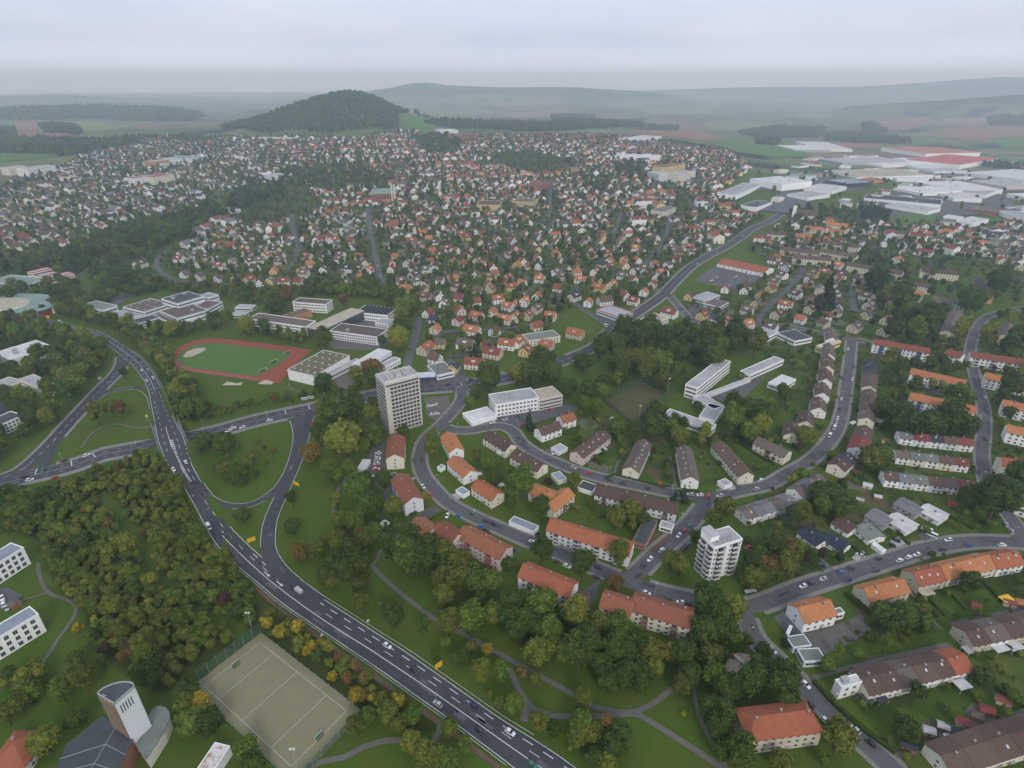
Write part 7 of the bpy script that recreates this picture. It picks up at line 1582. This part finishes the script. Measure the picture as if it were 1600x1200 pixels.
# trees between the houses of the town
for zi, poly in enumerate(TOWN): scatter_poly(poly, 11.0 if zi != 4 else 13.0, 4.0, 9.0, 'dmmmodyomdcm', lambda x, y: rng.random(len(x)) < .85)
scatter_poly([(980,255),(1010,262),(1000,285),(960,275)], 12, 9, 15, 'dddm'); scatter_poly([(650,220),(690,214),(720,222),(715,240),(670,245)], 13, 9, 16, 'dddm'); scatter_poly([(440,270),(560,262),(610,285),(600,300),(520,300),(450,290)], 13, 9, 15, 'dddmo'); scatter_poly([(910,280),(960,282),(950,300),(915,300)], 12, 9, 14, 'ddm')
scatter_poly([(1220,350),(1420,352),(1500,420),(1340,420),(1200,400)], 24, 6, 10, 'ddmmo'); scatter_poly([(1340,325),(1388,335),(1385,350),(1345,345)], 9, 8, 11, 'ccd')
scatter_poly([(1230,330),(1340,330),(1340,348),(1240,350)], 15, 8, 13, 'dddm'); scatter_poly([(1180,262),(1640,270),(1640,345),(1180,300)], 42, 6, 10, 'ddmo')
# drop trees that stand in roads, houses or on the sports grounds
def prune():
    T = TREES; x = np.array([t[0] for t in T]); y = np.array([t[1] for t in T]); D = np.array([t[3] for t in T]); bad = np.zeros(len(T), bool); far = np.arange(len(T))
    for o, W, hw, *_ in ROADS:
        bx = (x > W[:, 0].min() - 30) & (x < W[:, 0].max() + 30) & (y > W[:, 1].min() - 30) & (y < W[:, 1].max() + 30)
        if not bx.any(): continue
        d, p = seg_dist(x[bx], y[bx], W[::2] if len(W) > 60 and o is not highway else W); h2 = hw + .6 if o is not highway else np.interp(p, range(len(HWW)), HWW) + .8
        bad[bx] |= d < h2 + D[bx] * .22
    for pl in NOTREE: bad |= inpoly(x, y, pl)
    cell = {}
    for (qx, qy, r) in BUILT: cell.setdefault((int(qx // 30), int(qy // 30)), []).append((qx, qy, r))
    for h in HOUSES[n_hand:]: cell.setdefault((int(h[0] // 30), int(h[1] // 30)), []).append((h[0], h[1], 5.2))
    for i in range(len(T)):
        if bad[i]: continue
        cx, cy2 = int(x[i] // 30), int(y[i] // 30)
        for a in (-1, 0, 1):
            for b2 in (-1, 0, 1):
                for qx, qy, r in cell.get((cx + a, cy2 + b2), ()):
                    if (qx - x[i]) ** 2 + (qy - y[i]) ** 2 < ((r * .62 + D[i] * .12) if len(T[i]) > 6 else (r * .92 + D[i] * .30)) ** 2: bad[i] = True
    return [t for t, b2 in zip(T, bad) if not b2]
TREES = prune()
# the hill and far woods
WOODS = []
def wood_poly(poly, spacing, dmin, dmax, tints='dddmoc'):
    global TREES
    keep, TREES = TREES, []; globals()['TREES'] = []
    scatter_poly(poly, spacing, dmin, dmax, tints); WOODS.extend(globals()['TREES']); globals()['TREES'] = keep
def hill_wood():
    n = 9500; x = rng.uniform(-1250, -250, n); y = rng.uniform(1950, 3050, n); sx = np.where(x < -620, 215, 160); sy = np.where(y < 2420, 232, 320); q = np.hypot((x + 620) / sx, (y - 2420) / sy)
    ok = q < 1.85 + .12 * np.sin(x * .03); x, y = x[ok], y[ok]; z = terr(x, y); px, py = to_px(x, y, z)
    ok = ~((px > 622) & (py > 178)); 
    for a, b2, c in zip(x[ok], y[ok], z[ok]): WOODS.append((a, b2, c, rng.uniform(9, 14), 'ddddmodm'[int(rng.integers(8))], None))
hill_wood()
for poly, sp in (([(660,193),(700,191),(800,194),(870,197),(870,202),(760,202),(690,199)], 17), ([(860,182),(890,180),(930,183),(935,200),(880,205),(800,206),(800,196),(865,196)], 17), ([(1000,198),(1060,198),(1060,204),(1000,204)], 16), ([(1285,213),(1320,212),(1420,218),(1425,226),(1330,224),(1290,220)], 16), ([(1150,208),(1210,200),(1290,202),(1280,216),(1180,216)], 17), ([(1345,195),(1360,193),(1388,208),(1350,212)], 16), ([(1540,184),(1620,182),(1620,196),(1550,197)], 22), ([(60,197),(90,196),(130,206),(125,212),(70,208)], 18), ([(-60,222),(60,220),(160,222),(250,215),(200,232),(100,245),(0,240),(-60,240)], 16), ([(-60,205),(25,206),(27,218),(-60,220)], 20), ([(-60,172),(100,170),(280,174),(320,182),(300,190),(150,187),(-60,187)], 26), ([(1540,256),(1610,262),(1600,266),(1530,262)], 14), ([(640,182),(700,186),(640,186)], 22), ([(920,196),(1000,192),(1010,200),(940,202)], 24), ([(1180,218),(1220,220),(1215,228),(1180,226)], 18)):
    wood_poly(poly, sp * .75, sp * .5, sp * .85)
# ------------------------------------------------------------------ build: the 300 that show largest are single trees
def app(t): return t[3] / math.sqrt(t[0] ** 2 + t[1] ** 2 + (CAM_H - t[2]) ** 2)
def visible(t):
    px, py = to_px(t[0], t[1], t[2] + t[3] * .5); return -30 < px < 1630 and py < 1225
TREES = [t for t in TREES if visible(t)]
TREES.sort(key=lambda t: -app(t))
TINTN = {'d': 'dark green', 'm': 'mid green', 'o': 'olive green', 'y': 'light green', 'Y': 'yellow', 'b': 'rust brown', 'r': 'dark purple', 'c': 'dark conical'}
NT = 300
for t in TREES[:NT]:
    x, y, z, D, tint, sh = t[:6]; root = empty('broadleaf_tree' if tint != 'c' else 'conifer', (x, y, z - .1), random.uniform(0, 6.28))
    if sh == 'cone': me = CONE
    elif sh == 'bush': me = NEARC[5]
    else: me = random.choice(NEARC[:5])
    tr = bpy.data.objects.new('trunk', random.choice(TRK)); tr.scale = (D, D, D * 1.0); link(tr, root)
    cr_ = bpy.data.objects.new('crown', me); link(cr_, root); s = D * 1.08; cr_.scale = (s, s * random.uniform(.9, 1.05), s * random.uniform(.85, 1.1)); cr_.location.z = D * (.16 if sh is None else .02); objmat(cr_, 0, 'leaf_' + tint); cr_.rotation_euler.z = random.uniform(0, 6.28)
    nm = TINTN[tint] + (' bush' if (D < 5 or sh == 'bush') and tint != 'c' else ' tree' if tint != 'c' else ' conifer')
    pend(root, 'tree', ('small ' if D < 6 and 'bush' not in nm else 'large ' if D > 14 else '') + nm, 'trees near the camera')
# two poplars by the church
for (px, py), s, lb in (((193, 1002), 5.0, 'left of two slim poplars above the church'), ((229, 1040), 6.5, 'right and larger of two slim poplars above the church')):
    p = G(px, py); root = empty('poplar_tree', (p[0], p[1], 0)); o = bpy.data.objects.new('crown', COLM); link(o, root); o.scale = (s, s, s * .95); o.location.z = .5; objmat(o, 0, 'leaf_o'); o = bpy.data.objects.new('trunk', TRK[0]); link(o, root); o.scale = (s, s, s); tag(root, lb, 'tree', 'trees near the camera')
def scatter_obj(name, lst, label):
    keys = sorted(MIDC, key=str); col = bpy.data.collections.new('proto_' + name)
    for i, k in enumerate(keys):
        o = bpy.data.objects.new(f'{name}_kind_{i:02d}', MIDC[k]); col.objects.link(o)
    pts = np.array([(t[0], t[1], t[2] + (.25 * t[3] if t[4] != 'c' else .1)) for t in lst], np.float32); n = len(lst)
    me = bpy.data.meshes.new(name); me.vertices.add(n); me.vertices.foreach_set('co', pts.ravel())
    sc = np.array([t[3] * 1.08 for t in lst], np.float32); rot = rng.uniform(0, 6.28, n).astype(np.float32)
    idx = np.array([keys.index((t[4], 'cone')) if t[4] == 'c' else keys.index((t[4], t[5] or ('round' if rng.random() < .6 else 'tall'))) if t[5] != 'cone' else keys.index(('c', 'cone')) for t in lst], np.int32)
    for nm, ty, d in (('sc', 'FLOAT', sc), ('rot', 'FLOAT', rot), ('idx', 'INT', idx)):
        a = me.attributes.new(nm, ty, 'POINT'); a.data.foreach_set('value', d)
    o = bpy.data.objects.new(name, me); link(o)
    ng = bpy.data.node_groups.new(name, 'GeometryNodeTree'); ng.interface.new_socket('Geometry', in_out='INPUT', socket_type='NodeSocketGeometry'); ng.interface.new_socket('Geometry', in_out='OUTPUT', socket_type='NodeSocketGeometry')
    N = ng.nodes.new; gi, go = N('NodeGroupInput'), N('NodeGroupOutput'); ip = N('GeometryNodeInstanceOnPoints'); ci = N('GeometryNodeCollectionInfo'); ci.inputs['Collection'].default_value = col; ci.inputs['Separate Children'].default_value = True; ci.inputs['Reset Children'].default_value = True
    ip.inputs['Pick Instance'].default_value = True
    def na(nm, ty):
        q = N('GeometryNodeInputNamedAttribute'); q.data_type = ty; q.inputs['Name'].default_value = nm; return q.outputs['Attribute']
    cx = N('ShaderNodeCombineXYZ'); ng.links.new(na('rot', 'FLOAT'), cx.inputs['Z']); er = N('FunctionNodeEulerToRotation'); ng.links.new(cx.outputs[0], er.inputs[0]); s = na('sc', 'FLOAT'); cs = N('ShaderNodeCombineXYZ')
    for k in 'XYZ': ng.links.new(s, cs.inputs[k])
    ng.links.new(gi.outputs[0], ip.inputs['Points']); ng.links.new(ci.outputs[0], ip.inputs['Instance']); ng.links.new(na('idx', 'INT'), ip.inputs['Instance Index']); ng.links.new(er.outputs[0], ip.inputs['Rotation']); ng.links.new(cs.outputs[0], ip.inputs['Scale']); ng.links.new(ip.outputs[0], go.inputs[0])
    md = o.modifiers.new('scatter', 'NODES'); md.node_group = ng; tag(o, label, 'trees', kind='stuff')
scatter_obj('town_woodland', TREES[NT:], 'thousands of smaller trees and shrubs between houses, roads and thickets')
scatter_obj('far_woodland', WOODS, 'dark woods on the hill and along the far fields')
print('trees', len(TREES), 'woods', len(WOODS))

# clipped garden hedges
def hedge(pts, w, h, tint, label):
    P = np.array([G(*q)[:2] for q in pts]); o0 = P[0]; V, F, T = [], [], []; rg = np.random.default_rng(int(abs(o0[0] * 7)))
    for a, b2 in zip(P[:-1] - o0, P[1:] - o0):
        d = b2 - a; Ln = np.linalg.norm(d); d /= Ln; n = np.array((-d[1], d[0])); k = len(V)
        for s, q in ((-1, a), (1, a), (1, b2), (-1, b2)):
            for z in (0, h * .9): V.append((*(q + n * s * w * .42), z))
        F += [(k + 1, k + 3, k + 5, k + 7), (k, k + 1, k + 7, k + 6), (k + 2, k + 4, k + 5, k + 3), (k, k + 2, k + 3, k + 1), (k + 4, k + 6, k + 7, k + 5)]; T += [.2] * 5
        for _ in range(int(Ln * 16)):
            u, v, z = rg.uniform(0, Ln), rg.uniform(-w / 2, w / 2), h * rg.uniform(.25, 1.05); c = np.r_[a + d * u + n * v, z]; m2 = rg.normal(size=3); m2 /= np.linalg.norm(m2); e = np.cross(m2, rg.normal(size=3)); e /= np.linalg.norm(e); g = np.cross(m2, e); s = rg.uniform(.18, .38); k = len(V)
            V += [tuple(c + e * s), tuple(c + g * s), tuple(c - e * s), tuple(c - g * s)]; F.append((k, k + 1, k + 2, k + 3)); T.append(float(rg.uniform(.2, .9)))
    me = bpy.data.meshes.new('hedge'); me.from_pydata(V, [], F); me.materials.append(M('leaf_' + tint)); at = me.attributes.new('tint', 'FLOAT', 'FACE'); at.data.foreach_set('value', np.array(T, np.float32)); o = bpy.data.objects.new('hedge', me); o.location = (o0[0], o0[1], 0); link(o); tag(o, label, 'hedge')
for pts, w, h, t, lb in [([(1320,928),(1338,942),(1362,962)], 2.2, 2, 'd', 'dark hedge between the white house yard and the orange terrace'), ([(1440,925),(1475,962)], 1.6, 1.6, 'd', 'hedge down the first upper garden'), ([(1478,920),(1510,955)], 1.6, 1.5, 'm', 'hedge down the second upper garden'), ([(1530,905),(1570,945)], 1.6, 1.5, 'd', 'hedge down the third upper garden'), ([(1270,1066),(1300,1098),(1340,1135),(1398,1178)], 2.0, 1.7, 'd', 'long hedge along the sloping street beside the sheds garden'), ([(1410,1178),(1445,1166),(1480,1152)], 1.4, 1.3, 'd', 'hedge along the path under the garden sheds'), ([(1350,870),(1325,848)], 1.4, 1.5, 'd', 'hedge between navy and green grey bungalows'), ([(1420,852),(1400,828)], 1.4, 1.4, 'd', 'hedge before the white bungalow'), ([(1520,828),(1470,800),(1440,782)], 1.6, 1.6, 'd', 'long hedge right of the upper white bungalow'), ([(700,800),(680,806),(672,812)], 1.4, 1.3, 'm', 'hedge above the pink apartment blocks'), ([(946,748),(960,742),(1000,752),(1040,762)], 1.6, 1.3, 'd', 'hedge along the upper side of the curved street'), ([(1060,768),(1090,768)], 1.4, 1.3, 'd', 'short hedge at the white gabled block'), ([(865,820),(900,848),(960,868),(975,880)], 1.6, 1.3, 'd', 'hedge under the very long orange block'), ([(1500,750),(1460,742)], 1.4, 1.4, 'm', 'hedge under the bottom terraced row'), ([(1405,690),(1500,700)], 1.4, 1.4, 'm', 'hedge between top and middle terraced rows'), ([(1395,722),(1500,734)], 1.4, 1.4, 'd', 'hedge between middle and bottom terraced rows'), ([(640,806),(665,793)], 1.2, 1.3, 'd', 'hedge along the driveway under the pale gabled block'), ([(1150,690),(1200,722)], 1.4, 1.4, 'd', 'hedge right of the long slanting brown block'), ([(1505,1080),(1560,1122)], 1.4, 1.4, 'm', 'hedge between the lower gardens'), ([(1555,1075),(1600,1105)], 1.4, 1.4, 'd', 'hedge at the upper end of the lower gardens')]: hedge(pts, w, h, t, lb)
# ------------------------------------------------------------------ cars
CARC = {'w': ('white', (.70, .71, .72)), 's': ('silver', (.40, .42, .44)), 'k': ('black', (.012, .012, .014)), 'd': ('dark grey', (.045, .047, .055)), 'n': ('navy', (.02, .03, .08)), 'u': ('blue', (.05, .13, .36)), 'r': ('red', (.42, .02, .03)), 'g': ('green', (.03, .15, .09))}
for k, (n, c) in CARC.items(): surf('car_' + k, c, .04, .5, .25, .6)
surf('tyre', (.02, .02, .02), .1, 2, .9, .1)
surf('lamp_red', (.4, .02, .02), .05, 2, .3, .5); surf('lamp_white', (.7, .7, .68), .05, 2, .2, .5)
def car_meshes(L, W, H, van=False):
    def loft(secs, mats, name):
        V, F = [], []; n = len(secs[0])
        for s in secs: V += s
        for i in range(len(secs) - 1):
            for j in range(n - 1): F.append((i * n + j, i * n + j + 1, (i + 1) * n + j + 1, (i + 1) * n + j))
        F.append(tuple(range(n))[::-1]); F.append(tuple((len(secs) - 1) * n + j for j in range(n))); return mesh_of(name, V, F, mats)
    h = W / 2; zb, zs = .22, H * .58
    def sec(x, z, w): return [(x, -w, zb), (x, -w * 1.0, z * .75), (x, -w * .93, z), (x, w * .93, z), (x, w, z * .75), (x, w, zb)][::-1]
    body = loft([sec(-L / 2, zs * .82, h * .86), sec(-L * .46, zs * .98, h * .97), sec(-L * .2, zs, h), sec(L * .15, zs * .98, h), sec(L * .36, zs * .90, h * .97), sec(L / 2, zs * .68, h * .84)], ['car_w'], 'body')
    def cs(x, z, w): return [(x, -w, zs * .9), (x, -w * .88, z), (x, w * .88, z), (x, w, zs * .9)][::-1]
    if van: c = [cs(-L * .49, zs, h * .92), cs(-L * .47, H, h * .95), cs(L * .24, H, h * .95), cs(L * .40, zs * .92, h * .92)]
    else: c = [cs(-L * .44, zs * .95, h * .88), cs(-L * .30, H * .97, h * .86), cs(L * .04, H, h * .86), cs(L * .24, zs * .93, h * .9)]
    cab = loft(c, ['glass'], 'glasshouse')
    def rf(x, z, w): return [(x, -w, z), (x, w, z)][::-1]
    x0, x1, zz = (-L * .47, L * .24, H) if van else (-L * .31, L * .05, H * .985)
    mb = MB(); wr = h * (.86 if van else .78); mb.box(x0, x1, -wr, wr, zz - .02, zz + .035); roof = mb.mesh('roof', ['car_w'])
    mb = MB()
    mb.tube((0, -.11, 0), (0, .11, 0), .31, .31, 10); k = len(mb.v); mb.tube((0, .11, 0), (0, -.11, 0), .31, .31, 10); mb.box(-.16, .16, -.125, .125, -.16, .16, 1)
    return body, cab, roof, mb.mesh('wheel', ['tyre', 'metal'])
CARM = {'car': (car_meshes(4.3, 1.78, 1.46), 4.3, 1.78), 'van': (car_meshes(5.4, 2.0, 2.3, True), 5.4, 2.0)}
hl_m = (lambda mb: (mb.box(-.04, .04, -.18, .18, -.08, .08), mb.mesh('headlight', ['lamp_white']))[-1])(MB()); tl_m = (lambda mb: (mb.box(-.04, .04, -.16, .16, -.09, .09), mb.mesh('tail_light', ['lamp_red']))[-1])(MB())
def near_road(x, y):
    best = (1e9, None)
    for o, W, hw, *_ in ROADS:
        d, p = seg_dist(x, y, W)
        if d[0] < best[0]: i = min(int(p[0]), len(W) - 2); best = (d[0], W[i + 1] - W[i], float(np.interp(p[0], range(len(W)), W[:, 2])), hw, o)
    return best
def car(px, py, col, kind='car', ang=None, rev=False):
    p = G(px, py, .7); d = near_road(p[0], p[1]); rz = math.atan2(d[1][1], d[1][0]) if ang is None else R(ang)
    if d[4] is highway: 
        q = at_z(px, py, d[2] + .7); p = q; d = near_road(p[0], p[1]); rz = math.atan2(d[1][1], d[1][0])
    if rev: rz += math.pi
    z = d[2] if d[0] < d[3] + 3.5 else tz(p[0], p[1]) + .06
    if d[0] > d[3]: z = max(z, tz(p[0], p[1]) + .06) + (.12 if d[0] < d[3] + 2 and d[4] is not highway else 0)
    root = empty('car' if kind == 'car' else 'delivery_van', (p[0], p[1], z), rz); (bm_, cm, rm, wm), L_, W_ = CARM[kind]; c2 = 'car_' + col
    for nm, me in (('body', bm_), ('glasshouse', cm), ('roof', rm)):
        o = bpy.data.objects.new(nm, me); link(o, root)
        if nm != 'glasshouse': objmat(o, 0, c2)
    dist = math.hypot(p[0], p[1])
    if dist < 620:
        for sx in (-.31, .31):
            for sy in (-1, 1):
                o = bpy.data.objects.new('wheel', wm); o.location = (L_ * sx, sy * (W_ / 2 - .1), .31); link(o, root)
    if dist < 420:
        for sy in (-1, 1):
            o = bpy.data.objects.new('headlight', hl_m); o.location = (L_ * .485, sy * W_ * .32, .56); link(o, root)
            o = bpy.data.objects.new('tail_light', tl_m); o.location = (-L_ * .492, sy * W_ * .34, .68); link(o, root)
    pend(root, 'car' if kind == 'car' else 'van', f'{CARC[col][0]} {"car" if kind == "car" else "van"}', 'cars on streets and parking lots')
    return root
def cb(s):
    for it in s.split():
        a = it.split(','); car(float(a[0]), float(a[1]), a[2][0], 'van' if 'V' in a[2] else 'car', float(a[3]) if len(a) > 3 else None, random.random() < .5)
cb('605,1008,w 647,1046,k 684,1099,s 740,1102,n 749,1140,k 797,1143,w 832,1194,g 271,733,w 290,721,w 306,752,k 319,772,d 326,823,wV 358,836,d 244,660,d 266,667,d 221,578,w 229,594,w 239,589,w 246,609,d 231,577,s 203,559,d 216,561,k 196,544,d 170,529,d 94,503,wV 357,673,w 364,668,w 379,667,w 355,678,k 46,749,w 135,711,w 100,720,k 67,735,g 85,746,r 40,744,k 421,656,w 474,665,d 487,661,r 736,593,k 785,582,s 700,600,d 620,612,s')
cb('671,634,w,20 680,632,w,20 675,647,w,20 682,646,w,20 591,707,w,5 590,712,s,5 590,716,w,5 589,720,s,5 589,724,w,5 588,728,r,5 588,732,w,5 586,735,r,5 582,745,w,80 647,719,d 661,760,w 673,773,r 699,805,w,80 717,806,u 740,803,g 759,813,d 772,819,k 751,822,u 760,828,d 644,749,s,60 805,859,d 841,836,k,70 832,846,w 869,877,d 886,884,w 935,887,n 931,901,d 1005,884,n 1016,873,w 1034,859,w 1061,836,w 1070,828,r 1077,821,g 1075,850,u 1061,864,k 1066,859,k 1070,855,k 1169,855,r,20 1171,861,d,20')
cb('896,730,s 920,739,r 954,750,d 972,754,d 1013,763,d 1031,756,r,70 1044,759,d 1079,772,s 1094,773,w 1107,775,r 1125,774,s 1182,763,s 1189,750,w,40 1154,761,d,60 866,707,w,50 819,688,d 810,683,d 815,664,r,20 874,735,d 957,654,w,20 1270,712,d 1297,680,wV 1304,668,wV 1307,660,s 1309,653,w 1313,638,d 1315,623,w 1325,545,w 1332,592,w 1334,572,d 1329,617,d 1319,592,d 1255,915,w 1269,911,d 1287,904,s 1315,894,u 1331,887,d 1325,906,n 1369,891,d 1375,872,d 1406,875,w 1420,870,w 1433,866,w 1474,858,d 1482,843,w 1516,852,u 1566,851,w 1572,819,s 1581,830,s 1287,884,u,-60 1344,867,s,-45 1400,844,k,-40 1393,851,k,-45 1448,828,wV,-45 1456,836,wV,-45 1560,757,w,0 1561,764,wV,0 1539,765,w 1527,737,d 1540,685,k 1531,665,u 1532,652,s 1541,640,u 1540,621,w')
cb('1207,1015,s 1221,1030,d 1259,1069,w 1265,1100,d 1290,1126,w 1315,1122,d 1336,1139,s 1360,1160,k 1329,999,d,20 1010,926,w 1045,937,d 1064,941,w 1077,944,k 2,932,w,30 4,942,w,30 10,948,s,30 1051,447,r 1036,457,d 946,509,wV 831,557,d 1090,412,w 1120,394,s 1160,368,w 640,545,d 650,512,n 590,415,w 594,432,s 460,370,w 1112,438,w,10 1120,433,s,10 1130,425,r,10 1150,432,w,10 1160,440,d,10 1170,428,w,10 1140,445,s,10 1128,441,d,10 770,660,w,20 790,655,s,20 810,650,d,20 860,640,r,10 1085,500,u 1068,488,s 1110,500,w 1478,1150,s,18 1466,1165,w,18 1500,1150,s,18 1512,1136,n,18 1545,1143,w,18 1562,1137,s,18')
# parked rows in the far commercial car parks
for k in range(46):
    x0, y0, x1, y1 = random.choice(((1225, 318, 1262, 300), (1205, 318, 1240, 300), (1400, 318, 1470, 300), (1480, 318, 1560, 312), (1350, 328, 1420, 338), (1240, 293, 1300, 290))); t = random.random(); car(x0 + (x1 - x0) * t, y0 + (y1 - y0) * t, random.choice('wwsskdru'), ang=15)
# car with a grey box trailer on the highway
r0 = car(459, 917, 'k'); q = at_z(467, 923, 1.0); d = near_road(q[0], q[1]); rz = math.atan2(d[1][1], d[1][0]); root = empty('box_trailer', (q[0], q[1], .05), rz)
mb = MB(); mb.box(-2.2, 2.2, -1.0, 1.0, .55, 2.1); mb.obj('box', ['wall_grey'], root); mb = MB(); mb.box(2.2, 3.4, -.06, .06, .45, .55); mb.obj('drawbar', ['metal'], root)
for sy in (-1, 1):
    o = bpy.data.objects.new('wheel', CARM['car'][0][3]); o.location = (0, sy * .95, .31); link(o, root)
tag(root, 'grey box trailer towed on the highway', 'trailer')

# street lamps along the near streets
lampp = (lambda mb: (mb.tube((0, 0, 0), (0, 0, 7.2), .09, .055, 6), mb.tube((0, 0, 7.2), (1.3, 0, 7.6), .05, .04, 5), mb.mesh('pole', ['metal']))[-1])(MB())
lamph = (lambda mb: (mb.box(1.1, 1.9, -.16, .16, 7.52, 7.68), mb.mesh('lamp_head', ['frame_white']))[-1])(MB())
for (o, W, hwid, walk, centre, edge) in ROADS:
    if o.name.split('.')[0] not in ('residential_street', 'main_street'): continue
    t, n = frame(W); s_ = np.r_[0, np.cumsum(np.linalg.norm(np.diff(W[:, :2], axis=0), axis=1))]; side = 1
    for u in np.arange(14, s_[-1], 42.0):
        i = int(np.searchsorted(s_, u)); side = -side
        if i >= len(W) or math.hypot(*W[i, :2]) > 560: continue
        q = W[i, :2] + n[i] * side * (hwid + .5); px, py = to_px(q[0], q[1], 3)
        if not (0 < px < 1600 and py < 1200) or other_hit(np.array([q[0]]), np.array([q[1]]), o, .5)[0]: continue
        root = empty('street_lamp', (q[0], q[1], W[i, 2] + .1), math.atan2(-n[i][1] * side, -n[i][0] * side))
        for nm, me in (('pole', lampp), ('lamp_head', lamph)): link(bpy.data.objects.new(nm, me), root)
        pend(root, 'street lamp', 'slim grey street lamp', 'street lamps')
# ------------------------------------------------------------------ labels that single each thing out
LAND = [('huge red warehouse', 1470, 250), ('dark roof strip hall', 1415, 316), ('white multi-storey store', 1200, 283), ('purple grey hall', 1550, 286), ('wide dark-roofed store', 1180, 320), ('beige-roofed hall', 1330, 268), ('tall beige office tower', 632, 660), ('white apartment tower', 1125, 900), ('running track', 350, 560), ('hockey pitch', 430, 1100), ('modern church', 190, 1150), ('playground', 1155, 1045), ('orange supermarket roof', 1165, 415), ('highway bridge', 262, 688), ('white school slab', 1110, 600), ('brown sports field', 995, 630), ('green-roofed church', 603, 310), ('white three-storey office', 805, 640), ('mossy gymnasium', 490, 575), ('dark glass school', 520, 505), ('loop ramp lawn', 375, 725), ('garden sheds', 1500, 1130), ('bungalows', 1380, 820), ('five-storey cream house', 1020, 510), ('small white church', 1258, 340), ('round green-roofed hall', 20, 465), ('lower white office', 30, 985), ('three terraced rows', 1450, 715), ('long orange terrace', 1500, 880), ('very long orange block', 925, 830), ('very long brown block', 1000, 775), ('big white factory hall', 30, 545), ('stepped school', 265, 480), ('yellow high-rise', 1028, 258), ('pale yellow block', 762, 318), ('crossroads corner shop', 955, 490), ('highway merge', 430, 890), ('park path fork', 990, 1113), ('pink apartment blocks', 720, 830), ('frame-edge carriageway', 800, 1180), ('yellow park sign', 686, 1045), ('slip road fork', 190, 560), ('white balcony blocks', 1470, 600), ('link ramp sign', 464, 760), ('stained white roof', 330, 1185), ('curved street end', 1330, 530), ('lower orange-roofed block', 1220, 1140), ('orange-roofed white house', 1270, 955)]
def compose():
    LW = np.array([G(x, y)[:2] for _, x, y in LAND]); LP = np.array([(x, y) for _, x, y in LAND], float); bucket = {}
    for o, cat, desc, group in PEND:
        p = np.array(o.location[:2]); px, py = to_px(p[0], p[1], o.location[2] + 3)
        w = np.hypot(LP[:, 0] - px, (LP[:, 1] - py) * 1.4); i = int(np.argmin(w)); dx, dy = px - LP[i][0], (py - LP[i][1]) * 1.4
        rel = ('right of' if dx > 0 else 'left of') if abs(dx) > abs(dy) else ('below' if dy > 0 else 'above')
        bucket.setdefault((desc, i, rel), []).append((float(w[i]), o, cat, group))
    ORD = ['', 'second', 'third', 'fourth', 'fifth', 'sixth', 'seventh', 'eighth', 'ninth', 'tenth', 'eleventh', 'twelfth', 'thirteenth', 'fourteenth', 'fifteenth', 'sixteenth', 'seventeenth', 'eighteenth', 'nineteenth', 'twentieth']
    for (desc, i, rel), lst in bucket.items():
        lst.sort(key=lambda q: q[0])
        for k, (_, o, cat, group) in enumerate(lst):
            if len(lst) == 1: lb = f'{desc} {rel} the {LAND[i][0]}'
            else: lb = ('closest ' if k == 0 else ORD[k] + '-closest ' if k < len(ORD) else f'{k + 1}th-closest ') + f'{desc} {rel} the {LAND[i][0]}'
            tag(o, lb, cat, group)
compose()
